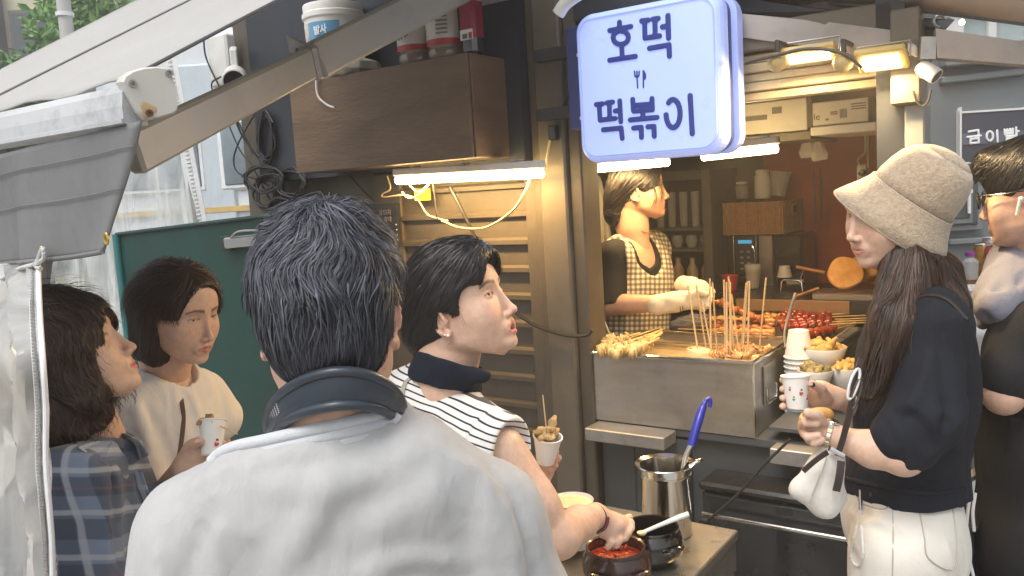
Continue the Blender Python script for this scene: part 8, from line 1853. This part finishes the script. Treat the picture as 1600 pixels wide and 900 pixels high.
# ------------------------------------------------------------------ G: man with sunglasses at the right edge
HG = Head(P(1530, 340, 1.98), (0, .112, -.045), (-.70, .68, -.10), scale=1.0, male=True, jaw=1.06, neckpt=P(1610, 420, 1.98), neckr=.058)
pg = thing('person', 'person in black with sunglasses and a white earbud at the right edge', 'person', (P(1600, 700, 2.0).x, P(1600, 700, 2.0).y, .04))
v, f = HG.mesh(.0024); hp_ = (HG.w(v), f, HG.colors(v, lip=(.45, .18, .15)))
shL, shR, nkG, hipG = P(1612, 520, 1.86), P(1700, 480, 2.15), P(1635, 450, 2.0), P(1655, 840, 2.0)
s = SDF(); up, side, fw, M = torso(s, nkG, shL, shR, hipG, depth=.11, waist=.15); side = A3(shR-shL); side /= np.linalg.norm(side)
elG = P(1568, 618, 1.84); s.cap(A3(shL), A3(elG), .05, .042, k=.02); s.cap(A3(elG), A3(P(1530, 600, 2.05)), .042, .032, k=.01)
lo, hi = bb([shL, shR, nkG, hipG, elG, P(1530, 600, 2.05)], .14); v2, f2 = s.mesh(lo, hi, .008); skinmesh(pg, [hp_, (v2, f2)], SK_A); HG.eyeballs(pg)
s = SDF(); torso(s, nkG, shL, shR, hipG, infl=.03, depth=.125, waist=.175, k=.06); s.cap(A3(shL), A3(P(1578, 585, 1.84)), .068, .062, k=.03); s.plane((0, 0, 0), (0, 0, -1)) if False else None
s.cap(A3(P(1600, 400, 1.98)), A3(P(1612, 440, 1.99)), .07, .075, k=.006, mode='s'); cloth_noise(s, .005, 4, 91)
lo, hi = bb([shL, shR, nkG, hipG], .2); topG = s; v, f = s.mesh(lo, hi, .008); M_BLK2 = fabric('black_polo_cotton', (.013, .014, .017), .85, 400, .3); mk('black_shirt', v, f, M_BLK2, pg, True)
s = SDF(); torso(s, nkG, shL, shR, hipG, infl=.042, depth=.14, waist=.19, k=.06); s.ell(A3(hipG)+np.array((0, 0, -.25)), (.2, .18, .4), k=.05); s.plane(A3(P(1600, 640, 2.0)), tuple(_U)); cloth_noise(s, .005, 4, 93, (1.5, 1.5, .3))
lo, hi = bb([shL, shR, hipG, hipG-V((0, 0, .5))], .22); v, f = s.mesh(lo, hi, .01); mk('apron', v, f, fabric('black_apron_canvas', (.011, .011, .013), .8, 300, .3), pg, True)
lower_body(pg, hipG, side, np.cross(A3(up), side), fabric('dark_trousers', (.03, .032, .04), .8), r=.085)
# towel lies on his shoulders
s = SDF(); s.cap(A3(P(1600, 395, 2.0)), A3(P(1585, 455, 1.94)), .068, .075, k=.04); s.cap(A3(P(1605, 430, 1.93)), A3(P(1558, 480, 1.87)), .06, .045, k=.04); s.cap(A3(P(1545, 470, 1.95)), A3(P(1537, 505, 1.96)), .03, .018, k=.03); s.cap(A3(P(1600, 440, 1.98)), A3(P(1680, 440, 2.1)), .08, .08, k=.04)
s.cap(A3(P(1575, 300, 1.98)), A3(P(1612, 400, 1.99)), .06, .062, k=.01, mode='s'); cloth_noise(s, .004, 8, 95)
for pts in ([(1590, 400), (1560, 450), (1540, 500)], [(1600, 430), (1570, 480)]): s.ridge([A3(P(x, y, 1.86)) for x, y in pts], -.01, .012)
lo, hi = bb([P(1600, 380, 1.95), P(1537, 510, 1.9), P(1680, 440, 2.1)], .11); v, f = s.mesh(lo, hi, .0055); tagp(mk('towel', v, f, fabric('mauve_grey_towel', (.20, .20, .24), .9, 250, .6), None, True), 'grey towel draped round the neck of the man at the right edge', 'towel')
H = SDF(); H.ell((0, -.012, .032), (.086, .110, .100), k=.01); H.ell((0, .06, .075), (.062, .052, .042), k=.02); H.ell((0, -.05, -.02), (.072, .06, .065), k=.02)
H.ell((0, .130, -.025), (.075, .078, .078), k=.008, mode='s')
for e in (-1, 1): H.box((e*.095, .03, -.065), (.035, .06, .055), rad=.015, k=.01, mode='s'); H.ell((e*.085, -.004, -.025), (.02, .03, .038), k=.006, mode='s')
H.box((0, -.03, -.125), (.12, .14, .036), k=.01, mode='s')
exG = lambda p: ((np.abs(p[:, 0]) > .062)*(p[:, 2] < .008)*(p[:, 1] > -.045)*(p[:, 1] < .05))>0
addhair(HG, H, (-.11, -.14, -.13), (.11, .14, .16), .005, [dict(n=3800, flow=lambda p, n, t: (p-np.array((0, -.05, .12)))*6+np.array((0, .25, -.35)), length=.035, width=.0018, seg=6, off=.001, lift=.001, wave=.1, tone=(.4, 1.2)),
    dict(n=350, flow=lambda p, n, t: np.array((0, 1, -.35-.9*t))+n*.1, length=.035, width=.0016, seg=7, off=.002, free=.5, wave=.2, tone=(.4, 1.1), cond=lambda v: (v[:, 1] > .06)*(v[:, 2] > .05))], M_HAIR, pg, excl=exG)
sg_ = thing('sunglasses', 'dark lensed sunglasses worn by the man at the right edge', 'sunglasses', HG.w(np.array((0, .1, 0))))
for e in (-1, 1):
    c = np.array((e*.034, .104, -.004)); k = 20; pts = [V(HG.w(c+np.array((.026*math.cos(a), -.010*abs(math.cos(a))*(1 if math.cos(a)*e > 0 else 0), .021*math.sin(a)-.003*abs(math.cos(a)))))) for a in [2*math.pi*i/k for i in range(k)]]
    m = MB(); m.prism(pts, V(HG.Rm@np.array((0, .0025, 0)))); m.build('dark_lens', M_BLKP, sg_); m = MB(); m.tube(pts, .0016, 6, closed=True); m.build('rim', M_BLKP, sg_, True)
    m = MB(); m.tube([V(HG.w(np.array(q))) for q in ((e*.060, .096, .006), (e*.074, .085, .006), (e*.080, .03, .004), (e*.084, -.004, .006), (e*.086, -.022, -.004))], .0018, 6); m.build('temple', M_BLKP, sg_, True)
eb = thing('earbud', 'white wireless earbud in the ear of the man at the right edge', 'earbud', HG.w(np.array((-.086, .0, -.02))))
m = MB(); a, b_ = V(HG.w(np.array((-.090, .004, -.015)))), V(HG.w(np.array((-.092, .013, -.046)))); m.tube([a, b_], [.0036, .0030], 10); m.build('stem', M_CAMW, eb, True)
m = MB(); m.lathe(V(HG.w(np.array((-.094, .002, -.012)))), V(HG.Rm@np.array((1., 0, 0))), [(0, 0), (.005, .002), (.0062, .006), (.003, .01), (0, .011)], 14); m.build('bud', M_CAMW, eb, True)
for i, pts in enumerate(([(1518, 765), (1512, 800), (1510, 850), (1522, 905)], [(1524, 770), (1520, 800), (1522, 830)])): m = MB(); m.tube(spline([P(x, y, 1.80) for x, y in pts], 6), .0035, 6); tagp(m.build('apron_string', mat('white_cord', (.7, .68, .66), .6), smooth=True), ['long white apron string hanging beside the man in black', 'short white apron string beside the long one'][i], 'string')

# ------------------------------------------------------------------ haze volume added in place of lens bloom: lamp glow, lifted shadows
hz_m = bpy.data.materials.new('bloom_haze'); hz_m.use_nodes = True; t = hz_m.node_tree
for n in list(t.nodes):
    if n.type != 'OUTPUT_MATERIAL': t.nodes.remove(n)
pv = t.nodes.new('ShaderNodeVolumePrincipled'); pv.inputs['Color'].default_value = (.92, .92, .92, 1); pv.inputs['Density'].default_value = .018; pv.inputs['Anisotropy'].default_value = .35
t.links.new(pv.outputs[0], t.nodes['Material Output'].inputs['Volume'])
m = MB(); m.frame_box((0, 12, 8), (1, 0, 0), (0, 1, 0), (0, 0, 1), 60, 40, 18); o = m.build('haze', hz_m); o['kind'] = 'stuff'
